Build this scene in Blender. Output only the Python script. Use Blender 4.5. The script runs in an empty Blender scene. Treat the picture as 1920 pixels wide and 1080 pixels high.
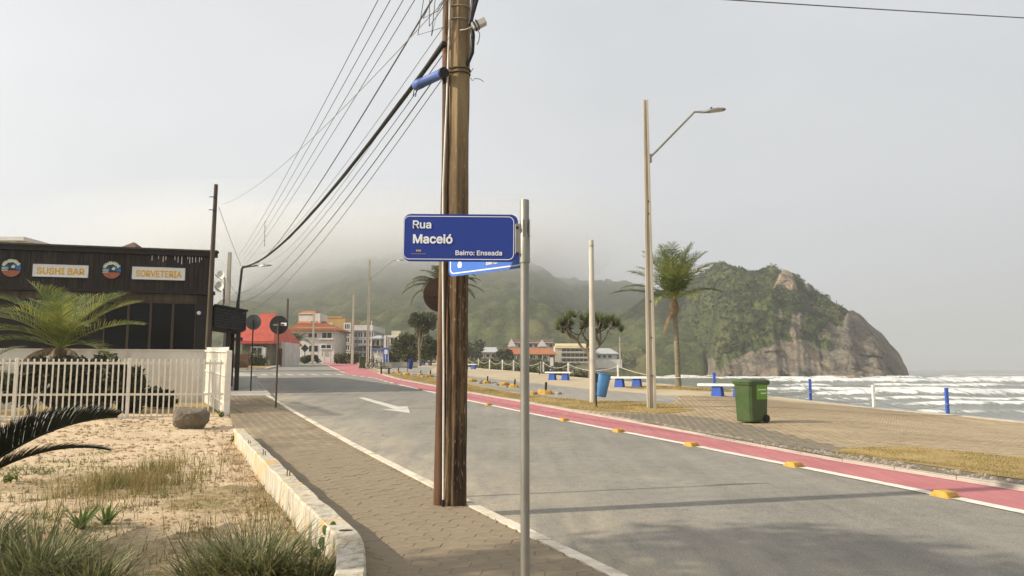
import bpy, bmesh, math, random
import numpy as np
from mathutils import Vector, Matrix

scene = bpy.context.scene
R = math.radians
random.seed(7); rng = np.random.default_rng(7)

# ------------------------------------------------------------------ camera, sky, sun, exposure
F, PITCH, CZ = 1400.0, R(6.2), 1.62
cam_data = bpy.data.cameras.new('camera')
cam = bpy.data.objects.new('camera', cam_data)
scene.collection.objects.link(cam)
cam.location = (0, 0, CZ)
cam.rotation_euler = (math.pi / 2 + PITCH, 0, 0)
cam_data.sensor_width = 36
cam_data.lens = F / 1920 * 36
cam_data.clip_start = 0.05
cam_data.clip_end = 20000
scene.camera = cam

SUN_EL = R(31)
SUN_AZ = math.atan2(-0.97, -0.24)          # compass angle of the sun, clockwise from +Y
world = bpy.data.worlds.new('World')
scene.world = world
world.use_nodes = True
wn, wl = world.node_tree.nodes, world.node_tree.links
wn.clear()
w_out = wn.new('ShaderNodeOutputWorld')
w_bg = wn.new('ShaderNodeBackground')
sky = wn.new('ShaderNodeTexSky')
sky.sky_type = 'NISHITA'
sky.sun_disc = False
sky.sun_elevation = SUN_EL
sky.sun_rotation = SUN_AZ
sky.air_density = 1.2
sky.dust_density = 5.0
sky.ozone_density = 1.0
w_hsv = wn.new('ShaderNodeHueSaturation')
w_hsv.inputs['Saturation'].default_value = 0.35
w_tc = wn.new('ShaderNodeTexCoord')
w_map = wn.new('ShaderNodeMapping')
w_map.inputs['Scale'].default_value = (1.0, 1.0, 2.2)
w_noise = wn.new('ShaderNodeTexNoise')
w_noise.inputs['Scale'].default_value = 1.6
w_noise.inputs['Detail'].default_value = 4
w_ramp = wn.new('ShaderNodeMapRange')
w_ramp.inputs['From Min'].default_value = 0.3
w_ramp.inputs['From Max'].default_value = 0.7
w_ramp.inputs['To Min'].default_value = 0.60
w_ramp.inputs['To Max'].default_value = 0.84
w_mix = wn.new('ShaderNodeMix')
w_mix.data_type = 'RGBA'
w_mix.inputs['B'].default_value = (6.5, 6.5, 6.5, 1)
# thin mist veil over the clear sky, gently brighter towards the sun as mist is
w_dot = wn.new('ShaderNodeVectorMath'); w_dot.operation = 'DOT_PRODUCT'
w_dot.inputs[1].default_value = (math.sin(SUN_AZ) * math.cos(SUN_EL), math.cos(SUN_AZ) * math.cos(SUN_EL), math.sin(SUN_EL))
wl.new(w_tc.outputs['Generated'], w_dot.inputs[0])
w_glow = wn.new('ShaderNodeMapRange')
for k_, q_ in zip(('From Min', 'From Max', 'To Min', 'To Max'), (-1, 1, 5.2, 8.5)): w_glow.inputs[k_].default_value = q_
wl.new(w_dot.outputs['Value'], w_glow.inputs['Value'])
w_veil = wn.new('ShaderNodeMix'); w_veil.data_type = 'RGBA'; w_veil.blend_type = 'MULTIPLY'; w_veil.inputs['Factor'].default_value = 1
w_veil.inputs['A'].default_value = (.975, 1.0, 1.03, 1)
wl.new(w_glow.outputs['Result'], w_veil.inputs['B'])
wl.new(w_veil.outputs['Result'], w_mix.inputs['B'])
wl.new(sky.outputs['Color'], w_hsv.inputs['Color'])
wl.new(w_tc.outputs['Generated'], w_map.inputs['Vector'])
wl.new(w_map.outputs['Vector'], w_noise.inputs['Vector'])
wl.new(w_noise.outputs['Fac'], w_ramp.inputs['Value'])
wl.new(w_ramp.outputs['Result'], w_mix.inputs['Factor'])
wl.new(w_hsv.outputs['Color'], w_mix.inputs['A'])
wl.new(w_mix.outputs['Result'], w_bg.inputs['Color'])
w_bg.inputs['Strength'].default_value = 0.1
wl.new(w_bg.outputs['Background'], w_out.inputs['Surface'])

sun_data = bpy.data.lights.new('sun', 'SUN')
sun_data.energy = 4.7
sun_data.angle = R(.9)
sun_data.color = (1.0, 0.90, 0.74)
sun = bpy.data.objects.new('sun', sun_data)
scene.collection.objects.link(sun)
sun_dir = Vector((math.sin(SUN_AZ) * math.cos(SUN_EL), math.cos(SUN_AZ) * math.cos(SUN_EL), math.sin(SUN_EL)))
sun.rotation_euler = sun_dir.to_track_quat('Z', 'Y').to_euler()
sun.location = (-30, -10, 30)

vs = scene.view_settings
vs.view_transform = 'Standard'
vs.look = 'None'
vs.exposure = 0.32
vs.gamma = 1.0
vs.use_curve_mapping = False
scene.cycles.use_denoising = True
scene.cycles.max_bounces = 6
scene.cycles.diffuse_bounces = 3
scene.cycles.glossy_bounces = 2
scene.cycles.transmission_bounces = 3
scene.cycles.transparent_max_bounces = 6
scene.cycles.volume_bounces = 4
scene.cycles.sample_clamp_indirect = 5

# ------------------------------------------------------------------ helpers
def smooth(a, b, x):
    t = np.clip((np.asarray(x, float) - a) / (b - a), 0, 1)
    return t * t * (3 - 2 * t)

_gy = np.arange(-80, 1000, 0.5)
_gz = np.interp(_gy, [-80, 8, 14, 18.5, 24, 29, 40, 55, 76, 100, 125, 200, 400, 900],
                [0, 0, .06, .15, .27, .42, .75, 1.15, 1.65, 2.12, 2.62, 3.0, 3.6, 4])
_k = np.exp(-np.linspace(-2.5, 2.5, 13) ** 2); _k /= _k.sum()
_gz[6:-6] = np.convolve(_gz, _k, 'valid')

def G(x, y):
    """height of the ground: the street climbs gently away from the camera, the promenade dips seaward"""
    return np.interp(y, _gy, _gz) - .5 * smooth(7, 16, x) * smooth(10, 26, y) * (1 - smooth(45, 70, y))

def ray(u, v):
    d, e = (u - 960) / F, (540 - v) / F
    return (d, math.cos(PITCH) - e * math.sin(PITCH), math.sin(PITCH) + e * math.cos(PITCH))

def at(u, v, Y):
    r = ray(u, v); t = Y / r[1]
    return Vector((r[0] * t, Y, CZ + r[2] * t))

def X(u, Y):
    return at(u, 692, Y).x

def gh(u, v, dz=0.0):
    """point of the sloping ground seen at a place of the photograph"""
    r = ray(u, v)
    t = np.geomspace(2, 400, 6000)
    d = CZ + r[2] * t - G(r[0] * t, r[1] * t) - dz
    k = int(np.argmax(d < 0)) if (d < 0).any() else len(t) - 1
    return Vector((r[0] * t[k], r[1] * t[k], float(G(r[0] * t[k], r[1] * t[k])) + dz))

def tag(o, label=None, cat=None, group=None, kind=None):
    if label: o['label'] = label
    if cat: o['category'] = cat
    if group: o['group'] = group
    if kind: o['kind'] = kind
    return o

def empty(name, loc=(0, 0, 0), rz=0, label=None, cat=None, group=None):
    o = bpy.data.objects.new(name, None)
    scene.collection.objects.link(o)
    o.location = loc
    o.rotation_euler = (0, 0, rz)
    o.empty_display_size = 0.2
    return tag(o, label, cat, group)

def link_mesh(name, me, mat=None, parent=None, loc=None, rot=None):
    o = bpy.data.objects.new(name, me)
    scene.collection.objects.link(o)
    if mat is not None and not me.materials: me.materials.append(mat)
    if parent is not None: o.parent = parent
    if loc is not None: o.location = loc
    if rot is not None: o.rotation_euler = rot
    return o

def np_mesh(name, v, f, smooth_shade=False):
    """fast mesh from arrays; f is an (n,3) or (n,4) array"""
    v = np.asarray(v, np.float32); f = np.asarray(f, np.int32)
    me = bpy.data.meshes.new(name)
    n, k = f.shape
    me.vertices.add(len(v)); me.vertices.foreach_set('co', v.ravel())
    me.loops.add(n * k); me.loops.foreach_set('vertex_index', f.ravel())
    me.polygons.add(n); me.polygons.foreach_set('loop_start', np.arange(0, n * k, k, dtype=np.int32))
    me.polygons.foreach_set('loop_total', np.full(n, k, np.int32))
    if smooth_shade: me.polygons.foreach_set('use_smooth', np.ones(n, bool))
    me.update(); me.validate()
    return me

class MB:
    """collects shapes and links them as one mesh object"""
    def __init__(s): s.v, s.f, s.sm = [], [], []
    def add(s, vs_, fs, sm=False):
        b = len(s.v); s.v += [tuple(p) for p in vs_]
        s.f += [tuple(i + b for i in q) for q in fs]; s.sm += [sm] * len(fs)
        return s
    def box(s, c, size, rot=None, bev=0.0, taper=1.0):
        x, y, z = [k / 2 for k in size]
        if bev:
            b = min(bev, x * .9, y * .9)
            ring = [(-x + b, -y), (x - b, -y), (x, -y + b), (x, y - b), (x - b, y), (-x + b, y), (-x, y - b), (-x, -y + b)]
            zb = min(bev, z * .9)
            lv = [(-z, 1 - b / max(x, y)), (-z + zb, 1), (z - zb, 1), (z, 1 - b / max(x, y))]
            pts = [(px * k, py * k, zz) for zz, k in lv for px, py in ring]
            fs = [(j * 8 + i, j * 8 + (i + 1) % 8, j * 8 + 8 + (i + 1) % 8, j * 8 + 8 + i) for j in range(3) for i in range(8)]
            fs += [tuple(range(7, -1, -1)), tuple(range(24, 32))]
        else:
            pts = [(-x, -y, -z), (x, -y, -z), (x, y, -z), (-x, y, -z), (-x * taper, -y * taper, z), (x * taper, -y * taper, z), (x * taper, y * taper, z), (-x * taper, y * taper, z)]
            fs = [(3, 2, 1, 0), (4, 5, 6, 7), (0, 1, 5, 4), (1, 2, 6, 5), (2, 3, 7, 6), (3, 0, 4, 7)]
        m = rot.to_matrix() if rot is not None and hasattr(rot, 'to_matrix') else rot
        c = Vector(c)
        return s.add([((m @ Vector(p)) if m is not None else Vector(p)) + c for p in pts], fs)
    def bb(s, x0, x1, y0, y1, z0, z1):
        return s.box(((x0 + x1) / 2, (y0 + y1) / 2, (z0 + z1) / 2), (x1 - x0, y1 - y0, z1 - z0))
    def hexa(s, p):
        return s.add(p, [(3, 2, 1, 0), (4, 5, 6, 7), (0, 1, 5, 4), (1, 2, 6, 5), (2, 3, 7, 6), (3, 0, 4, 7)])
    def bar(s, a, b, w, h=None):
        a, b = Vector(a), Vector(b); d = b - a
        return s.box((a + b) / 2, (w, h or w, d.length), d.to_track_quat('Z', 'Y'))
    def tube(s, path, r, n=8, cap=True, sm=True):
        P = [Vector(p) for p in path]; k = len(P)
        rad = r if isinstance(r, (list, tuple, np.ndarray)) else [r] * k
        t0 = (P[1] - P[0]).normalized()
        up = Vector((0, 0, 1)) if abs(t0.z) < .9 else Vector((1, 0, 0))
        a = t0.cross(up).normalized(); vs_ = []
        for i in range(k):
            t = (P[min(i + 1, k - 1)] - P[max(i - 1, 0)]).normalized()
            a = (a - t * a.dot(t)).normalized(); b = t.cross(a)
            for j in range(n):
                w = 2 * math.pi * j / n
                vs_.append(P[i] + (a * math.cos(w) + b * math.sin(w)) * rad[i])
        fs = [(i * n + j, i * n + (j + 1) % n, (i + 1) * n + (j + 1) % n, (i + 1) * n + j) for i in range(k - 1) for j in range(n)]
        s.add(vs_, fs, sm)
        if cap:
            s.add(vs_[:n], [tuple(range(n - 1, -1, -1))]); s.add(vs_[-n:], [tuple(range(n))])
        return s
    def cyl(s, a, b, r, n=16, r2=None):
        return s.tube([a, b], [r, r if r2 is None else r2], n)
    def prism(s, poly, z0, z1):
        n = len(poly)
        z0 = z0 if hasattr(z0, '__len__') else [z0] * n
        z1 = z1 if hasattr(z1, '__len__') else [z1] * n
        vs_ = [(x, y, z) for (x, y), z in zip(poly, z0)] + [(x, y, z) for (x, y), z in zip(poly, z1)]
        fs = [tuple(range(n - 1, -1, -1)), tuple(range(n, 2 * n))] + [(i, (i + 1) % n, n + (i + 1) % n, n + i) for i in range(n)]
        return s.add(vs_, fs)
    def plate(s, poly, y0, y1):
        """outline in x,z given thickness along y"""
        n = len(poly)
        vs_ = [(x, y0, z) for x, z in poly] + [(x, y1, z) for x, z in poly]
        fs = [tuple(range(n)), tuple(range(2 * n - 1, n - 1, -1))] + [((i + 1) % n, i, n + i, n + (i + 1) % n) for i in range(n)]
        return s.add(vs_, fs)
    def sphere(s, c, r, n=10, m=6, squash=(1, 1, 1)):
        vs_ = []; fs = []
        for i in range(m + 1):
            th = math.pi * i / m
            for j in range(n):
                ph = 2 * math.pi * j / n
                vs_.append((c[0] + r * squash[0] * math.sin(th) * math.cos(ph), c[1] + r * squash[1] * math.sin(th) * math.sin(ph), c[2] + r * squash[2] * math.cos(th)))
        for i in range(m):
            for j in range(n):
                fs.append((i * n + j, (i + 1) * n + j, (i + 1) * n + (j + 1) % n, i * n + (j + 1) % n))
        return s.add(vs_, fs, True)
    def mesh(s, name):
        me = bpy.data.meshes.new(name)
        me.from_pydata(s.v, [], s.f)
        me.polygons.foreach_set('use_smooth', s.sm)
        me.update()
        return me
    def build(s, name, mat=None, parent=None, loc=None, rot=None):
        return link_mesh(name, s.mesh(name), mat, parent, loc, rot)

# ---- value noise used to shape terrain, rock and sand
_perm = rng.random((256, 256))
def vnoise(x, y):
    x = np.asarray(x, float); y = np.asarray(y, float)
    xi, yi = np.floor(x).astype(int), np.floor(y).astype(int)
    fx, fy = x - xi, y - yi
    fx = fx * fx * (3 - 2 * fx); fy = fy * fy * (3 - 2 * fy)
    g = lambda a, b: _perm[a % 256, b % 256]
    return (g(xi, yi) * (1 - fx) + g(xi + 1, yi) * fx) * (1 - fy) + (g(xi, yi + 1) * (1 - fx) + g(xi + 1, yi + 1) * fx) * fy
def fbm(x, y, o=4):
    s, a, t = 0, 1, 0
    for k in range(o):
        s = s + a * vnoise(x * 2 ** k + 17.3 * k, y * 2 ** k + 9.1 * k); t += a; a *= .5
    return s / t
_jx, _jy = rng.random((256, 256)), rng.random((256, 256))
_jr = rng.random((256, 256))
def worley(x, y):
    """distance to the nearest jittered point and that point's random number"""
    xi, yi = np.floor(x).astype(int), np.floor(y).astype(int)
    best = np.full(np.shape(x), 9.0); rid = np.zeros(np.shape(x))
    for a in (-1, 0, 1):
        for b in (-1, 0, 1):
            cx, cy = xi + a, yi + b
            d = np.hypot(cx + _jx[cx % 256, cy % 256] - x, cy + _jy[cx % 256, cy % 256] - y)
            m = d < best
            best = np.where(m, d, best); rid = np.where(m, _jr[cx % 256, cy % 256], rid)
    return best, rid

def set_attr(me, name, vals):
    a = me.attributes.new(name, 'FLOAT', 'POINT')
    a.data.foreach_set('value', np.asarray(vals, np.float32).ravel())

def inside(px, py, poly):
    c = np.zeros(np.shape(px), bool); n = len(poly)
    for i in range(n):
        x0, y0 = poly[i]; x1, y1 = poly[(i + 1) % n]
        if y0 == y1: continue
        hit = ((y0 > py) != (y1 > py)) & (px < (x1 - x0) * (py - y0) / (y1 - y0) + x0)
        c ^= hit
    return c

def drape(name, poly, dz, mat, step=1.0, parent=None, bump=None):
    """flat outline cut along a shared grid and laid on the ground dz above it"""
    bm = bmesh.new()
    poly = [(float(p[0]), float(p[1])) for p in poly]
    bm.faces.new([bm.verts.new((x, y, 0)) for x, y in poly])
    xs = [p[0] for p in poly]; ys = [p[1] for p in poly]
    def cut(co, no):
        bmesh.ops.bisect_plane(bm, geom=bm.verts[:] + bm.edges[:] + bm.faces[:], plane_co=co, plane_no=no, dist=1e-6)
    k = math.floor(min(ys) / step) * step + step
    while k < max(ys):
        cut((0, k, 0), (0, 1, 0)); k += step if k < 60 else max(step, 4)
    k = math.floor(min(xs) / step) * step + step
    sx = step if max(xs) - min(xs) < 45 else 4 * step
    k = math.floor(min(xs) / sx) * sx + sx
    while k < max(xs):
        cut((k, 0, 0), (1, 0, 0)); k += sx
    bmesh.ops.triangulate(bm, faces=[f for f in bm.faces if len(f.verts) > 4])
    for v in bm.verts:
        v.co.z = float(G(v.co.x, v.co.y)) + dz + (bump(v.co.x, v.co.y) if bump else 0)
    bmesh.ops.recalc_face_normals(bm, faces=bm.faces[:])
    for f in bm.faces:
        if f.normal.z < 0: f.normal_flip()
    me = bpy.data.meshes.new(name); bm.to_mesh(me); bm.free()
    return link_mesh(name, me, mat, parent)

def lerp_line(pts, y):
    p = sorted(pts, key=lambda q: q[1])
    return float(np.interp(y, [q[1] for q in p], [q[0] for q in p]))

def copy_tree(o, parent=None, loc=None, rz=None):
    c = o.copy(); scene.collection.objects.link(c)
    c.parent = parent
    if loc is not None: c.location = loc
    if rz is not None: c.rotation_euler = (0, 0, rz)
    for ch in o.children: copy_tree(ch, c)
    return c

# ------------------------------------------------------------------ materials
class N:
    """small node-tree writer"""
    def __init__(s, name):
        s.m = bpy.data.materials.new(name); s.m.use_nodes = True
        s.t = s.m.node_tree; s.n = s.t.nodes; s.l = s.t.links
        s.b = s.n['Principled BSDF']; s.out = s.n['Material Output']
        s.tc = s.n.new('ShaderNodeTexCoord')
    def vec(s, scale=(1, 1, 1), src='Object', rot=(0, 0, 0)):
        k = s.n.new('ShaderNodeMapping')
        k.inputs['Scale'].default_value = scale; k.inputs['Rotation'].default_value = rot
        s.l.new(s.tc.outputs[src], k.inputs['Vector']); return k.outputs['Vector']
    def noise(s, scale, detail=5, rough=.55, vec=None, dist=0):
        k = s.n.new('ShaderNodeTexNoise')
        k.inputs['Scale'].default_value = scale; k.inputs['Detail'].default_value = detail
        k.inputs['Roughness'].default_value = rough; k.inputs['Distortion'].default_value = dist
        s.l.new(vec if vec is not None else s.vec(), k.inputs['Vector']); return k.outputs['Fac']
    def vor(s, scale, feature='F1', vec=None, out='Distance'):
        k = s.n.new('ShaderNodeTexVoronoi'); k.feature = feature
        k.inputs['Scale'].default_value = scale
        s.l.new(vec if vec is not None else s.vec(), k.inputs['Vector']); return k.outputs[out]
    def rng(s, val, a, b, c=0., d=1.):
        k = s.n.new('ShaderNodeMapRange')
        for n_, q in zip(('From Min', 'From Max', 'To Min', 'To Max'), (a, b, c, d)): k.inputs[n_].default_value = q
        s.l.new(val, k.inputs['Value']); return k.outputs['Result']
    def mix(s, fac, a, b, mode='MIX'):
        k = s.n.new('ShaderNodeMix'); k.data_type = 'RGBA'; k.blend_type = mode
        for sock, q in (('Factor', fac), ('A', a), ('B', b)):
            if isinstance(q, (int, float)): k.inputs[sock].default_value = q
            elif isinstance(q, tuple): k.inputs[sock].default_value = (*q[:3], 1)
            else: s.l.new(q, k.inputs[sock])
        return k.outputs['Result']
    def math(s, op, a, b=0.5):
        k = s.n.new('ShaderNodeMath'); k.operation = op
        for i, q in enumerate((a, b)):
            if isinstance(q, (int, float)): k.inputs[i].default_value = q
            else: s.l.new(q, k.inputs[i])
        return k.outputs[0]
    def attr(s, name):
        k = s.n.new('ShaderNodeAttribute'); k.attribute_name = name; return k.outputs['Fac']
    def rand(s):
        k = s.n.new('ShaderNodeObjectInfo'); return k.outputs['Random']
    def geo_rand(s):
        k = s.n.new('ShaderNodeNewGeometry'); return k.outputs['Random Per Island']
    def color(s, c):
        if isinstance(c, tuple): s.b.inputs['Base Color'].default_value = (*c[:3], 1)
        else: s.l.new(c, s.b.inputs['Base Color'])
    def bump(s, h, strength=.3, dist=.02):
        k = s.n.new('ShaderNodeBump')
        k.inputs['Strength'].default_value = strength; k.inputs['Distance'].default_value = dist
        s.l.new(h, k.inputs['Height']); s.l.new(k.outputs['Normal'], s.b.inputs['Normal'])
    def done(s, rough=.8, metal=0., spec=.3):
        if isinstance(rough, (int, float)): s.b.inputs['Roughness'].default_value = rough
        else: s.l.new(rough, s.b.inputs['Roughness'])
        s.b.inputs['Metallic'].default_value = metal
        s.b.inputs['Specular IOR Level'].default_value = spec
        return s.m

def pm(name, a, b=None, scale=4., rough=.8, bump=.15, bscale=None, metal=0., spec=.3, dirt=None, dscale=1.2, damt=.5, stretch=(1, 1, 1), bdist=.01, per=0.):
    """painted, cast or natural surface: two tones, dirt patches, grain"""
    k = N(name)
    v = k.vec(stretch)
    b = b or tuple(c * .75 for c in a)
    c = k.mix(k.rng(k.noise(scale, 6, .6, v), .35, .65), a, b)
    if per:
        c = k.mix(k.math('MULTIPLY', k.rand(), per), c, tuple(q * .45 for q in a))
    if dirt:
        d = k.rng(k.noise(dscale, 7, .65, v), .5, .72, 0, damt)
        c = k.mix(d, c, dirt)
    k.color(c)
    if bump: k.bump(k.noise(bscale or scale * 6, 6, .6, v), bump, bdist)
    return k.done(k.rng(k.noise(scale * 1.7, 4, .5, v), .3, .7, max(rough - .12, 0), min(rough + .1, 1)), metal, spec)

def leafmat(name, a, b, c=None, trans=.25, rough=.55, scale=.6):
    k = N(name)
    col = k.mix(k.geo_rand(), a, b)
    col = k.mix(k.rng(k.noise(scale, 3, .5), .4, .65), col, c or tuple(q * .55 for q in a))
    k.color(col)
    k.done(rough, 0, .35)
    tr = k.n.new('ShaderNodeBsdfTranslucent'); k.l.new(col, tr.inputs['Color'])
    mx = k.n.new('ShaderNodeMixShader'); mx.inputs[0].default_value = trans
    k.l.new(k.b.outputs[0], mx.inputs[1]); k.l.new(tr.outputs[0], mx.inputs[2])
    k.l.new(mx.outputs[0], k.out.inputs['Surface'])
    return k.m

# ------------------------------------------------------------------ setting: materials
def asphalt(name, a=(.262, .243, .208), b=(.200, .186, .159), dust=(.47, .40, .285), kerb=True):
    k = N(name)
    grain = k.noise(58, 4, .75)
    c = k.mix(k.rng(k.noise(.35, 6, .6), .35, .65), a, b)
    c = k.mix(k.rng(k.noise(1.3, 5, .6, k.vec((2.0, .14, 1), rot=(0, 0, R(-23)))), .42, .70, 0, .5), c, tuple(q * 1.28 for q in a))
    c = k.mix(k.rng(k.noise(4.5, 6, .7), .45, .68, 0, .45), c, tuple(q * .72 for q in b))
    if kerb:
        sep = k.n.new('ShaderNodeSeparateXYZ'); k.l.new(k.tc.outputs['Object'], sep.inputs[0])
        d = k.math('ADD', k.math('MULTIPLY', sep.outputs['Y'], .43), k.math('ADD', sep.outputs['X'], -3.29))
        sand = k.math('MULTIPLY', k.rng(d, .1, 2.4, 1, 0), k.rng(k.noise(1.5, 6, .7, k.vec((1.4, .35, 1), rot=(0, 0, R(-23)))), .38, .62, .1, .85))
        c = k.mix(sand, c, dust)
    c = k.mix(k.rng(k.noise(.5, 6, .7), .56, .75, 0, .4), c, dust)
    dv = k.n.new('ShaderNodeVectorMath'); dv.operation = 'ADD'
    nz = k.n.new('ShaderNodeTexNoise'); nz.inputs['Scale'].default_value = 1.2; nz.inputs['Detail'].default_value = 5
    k.l.new(k.vec(), nz.inputs['Vector']); k.l.new(k.vec(), dv.inputs[0]); k.l.new(nz.outputs['Color'], dv.inputs[1])
    cr = k.rng(k.vor(.28, 'DISTANCE_TO_EDGE', dv.outputs[0]), 0, .006, .75, 0)
    c = k.mix(k.math('MULTIPLY', cr, k.rng(k.noise(.22, 3, .5), .5, .6)), c, (.09, .08, .065))
    c = k.mix(k.rng(k.noise(1.7, 3, .5), .68, .76, 0, .45), c, (.13, .12, .10))
    c = k.mix(k.rng(grain, .36, .50, .55, 0), c, tuple(q * .42 for q in b))
    c = k.mix(k.rng(grain, .54, .68, 0, .55), c, tuple(min(q * 1.75, .62) for q in a))
    k.color(c)
    k.bump(grain, .5, .008)
    return k.done(.9, 0, .2)

M = {}
M['asphalt'] = asphalt('asphalt')
M['path_asphalt'] = asphalt('path_asphalt', (.29, .272, .235), (.24, .225, .195), (.42, .36, .27), False)
M['hex'] = pm('hex_paver', (.285, .230, .158), (.210, .168, .116), 1.1, .92, .5, 70, dirt=(.42, .335, .215), dscale=.7, damt=.8, per=.12, spec=.15)
M['mortar'] = pm('paver_bedding', (.28, .215, .14), (.19, .145, .095), 3, .95, .5, 60, dirt=(.30, .24, .155), dscale=.8, damt=.95, spec=.1)
M['concrete'] = pm('pale_concrete', (.42, .39, .33), (.33, .31, .27), 1.6, .9, .3, 60, dirt=(.25, .22, .18), dscale=.9, damt=.5)
M['white_paint'] = pm('worn_white_paint', (.72, .69, .61), (.60, .56, .47), 5, .8, .3, 80, dirt=(.33, .29, .22), dscale=3.2, damt=.75)
M['kerb_white'] = pm('limewashed_kerb', (.70, .64, .52), (.56, .49, .38), 4, .9, .4, 60, dirt=(.28, .23, .16), dscale=2.6, damt=.85)
def pink():
    k = N('cycle_lane_paint')
    along = k.vec((3.2, .22, 1), rot=(0, 0, R(-20)))
    c = k.mix(k.rng(k.noise(.6, 5, .6), .35, .65), (.43, .158, .16), (.36, .128, .134))
    c = k.mix(k.rng(k.noise(1.6, 6, .65, along), .46, .68, 0, .7), c, (.29, .125, .13))
    c = k.mix(k.rng(k.noise(4.5, 6, .7, along), .5, .68, 0, .45), c, (.55, .25, .235))
    c = k.mix(k.rng(k.noise(60, 4, .7), .45, .8, 0, .35), c, (.62, .27, .26))
    c = k.mix(k.rng(k.noise(.8, 6, .7), .58, .78, 0, .6), c, (.42, .29, .22))
    k.color(c); k.bump(k.noise(110, 4, .6), .25, .004)
    return k.done(.85, 0, .25)
M['pink'] = pink()
M['pinkline'] = pm('faded_pink_line', (.70, .49, .43), (.58, .36, .31), 6, .85, .2, 80, dirt=(.40, .30, .23), dscale=3, damt=.7)
M['tan'] = pm('tan_paver', (.38, .30, .195), (.31, .24, .155), .8, .92, .3, 60, dirt=(.44, .36, .24), dscale=.35, damt=.7, per=.12, spec=.15)
M['grey'] = pm('grey_paver', (.235, .20, .148), (.18, .157, .12), 1.0, .92, .3, 60, dirt=(.33, .275, .19), dscale=.5, damt=.6, per=.15, spec=.15)
M['joint_sand'] = pm('joint_sand', (.47, .39, .27), (.38, .30, .20), 2, .95, .2, 60, spec=.1)
M['prom'] = pm('sandy_paving', (.46, .38, .26), (.38, .31, .21), .5, .93, .2, 40, dirt=(.30, .25, .18), dscale=.25, damt=.5, spec=.15)
M['gravel'] = pm('gravelly_dirt', (.27, .22, .16), (.17, .14, .105), 6, .95, .9, 55, dirt=(.36, .30, .21), dscale=2, damt=.7, bdist=.03, spec=.1)
M['drysoil'] = pm('dry_turf_soil', (.38, .27, .12), (.27, .20, .085), 1.4, .95, .6, 40, dirt=(.20, .17, .07), dscale=2.2, damt=.6, spec=.1)
def sandmat():
    k = N('garden_sand')
    c = k.mix(k.rng(k.noise(.9, 6, .6), .35, .65), (.64, .50, .335), (.54, .41, .265))
    c = k.mix(k.rng(k.noise(5, 6, .7), .54, .7, 0, .55), c, (.29, .20, .11))
    c = k.mix(k.rng(k.noise(34, 3, .6), .56, .68, 0, .8), c, (.17, .12, .065))
    c = k.mix(k.math('MULTIPLY', k.attr('turf'), k.rng(k.noise(9, 5, .6), .3, .6, .35, 1)), c, (.20, .155, .065))
    k.color(c); k.bump(k.noise(24, 6, .65), .8, .03)
    return k.done(.95, 0, .1)
M['sand'] = sandmat()
M['arrow_paint'] = pm('faded_arrow_paint', (.58, .55, .48), (.46, .43, .37), 4, .85, .2, 60, dirt=(.33, .30, .25), dscale=3, damt=.7)
M['faint_paint'] = pm('worn_crossing_paint', (.46, .44, .40), (.36, .34, .30), 3, .85, .2, 60, dirt=(.30, .28, .24), dscale=2, damt=.9)
def terr():
    k = N('open_ground')
    g = k.mix(k.rng(k.noise(.12, 6, .6), .35, .65), (.13, .125, .055), (.20, .17, .08))
    s = k.mix(k.rng(k.noise(.1, 5, .6), .35, .65), (.52, .45, .34), (.43, .36, .26))
    k.color(k.mix(k.attr('sandy'), g, s)); k.bump(k.noise(2, 6, .6), .5, .08)
    return k.done(.95, 0, .1)
M['terrain'] = terr()

# ------------------------------------------------------------------ setting: plan of the street
K = lambda y: .86 - .43 * (y - 5.65)                      # road-side edge of the left kerb
WHITE = [(8.7, -6), (7.2, 3), (5.80, 8.6), (5.31, 10.3), (4.66, 12.3), (3.65, 15.3), (1.94, 19.7), (.15, 24.4), (-1.86, 29.4),
         (-4.35, 36.1), (-6.55, 42), (-9.3, 50.5), (-12.0, 56), (-15.6, 68), (-19.6, 82), (-25, 102), (-32, 125)]
CYC = [(10.2, -6), (8.7, 3), (6.75, 10), (6.22, 11.3), (5.54, 13.1), (5.04, 14.7), (4.43, 16.6), (3.76, 18.7), (2.92, 21.2), (1.72, 24.5), (.2, 28.5), (-2.0, 33.7), (-4.6, 40.7),
       (-7.2, 47.7), (-9.6, 56), (-12.9, 69), (-16.8, 84), (-21.4, 105), (-26, 125)]
SEA = [(19, 8), (18.4, 16), (17.2, 23), (16.3, 27.5), (14.6, 30.3), (12.9, 33), (9.9, 37.2), (6.3, 44), (3.9, 50.5), (2.2, 57),
       (.1, 64.5), (-2.2, 71), (-4.7, 80), (-7, 92), (-9, 110), (-5, 150), (10, 250), (35, 440), (60, 540)]
SHORE = [(24, 8), (23, 20), (19, 33), (12, 45), (8.5, 57), (7, 70), (7.5, 85), (14, 120), (33, 250), (60, 440), (95, 540), (150, 560), (260, 600)]

# open ground reaching from the street to the foot of the hills, dropping to the sea on the right
gx = np.concatenate([np.arange(-420, -40, 12.), np.arange(-40, 30, 1.), np.arange(30, 330, 6.)])
gy = np.concatenate([np.arange(-60, -8, 6.), np.arange(-8, 80, 1.), np.arange(80, 700, 6.)])
tx, ty = np.meshgrid(gx, gy)
e_ = np.interp(ty, [p[1] for p in SEA], [p[0] for p in SEA]); s_ = np.interp(ty, [p[1] for p in SHORE], [p[0] for p in SHORE])
tt = np.clip((tx - e_ - .6) / np.maximum(s_ - e_, 1), 0, 3)
base = G(tx, ty) - .08 - .06 * (ty > 80)
tz = base * (1 - np.clip(tt, 0, 1)) + (-2.55) * np.clip(tt, 0, 1) - 1.6 * np.clip(tt - 1, 0, 2)
tz += np.where(ty > 130, (fbm(tx * .05, ty * .05) - .5) * 2.0 * np.clip(1 - tt, 0, 1), 0)
ny, nx = tx.shape
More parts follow.
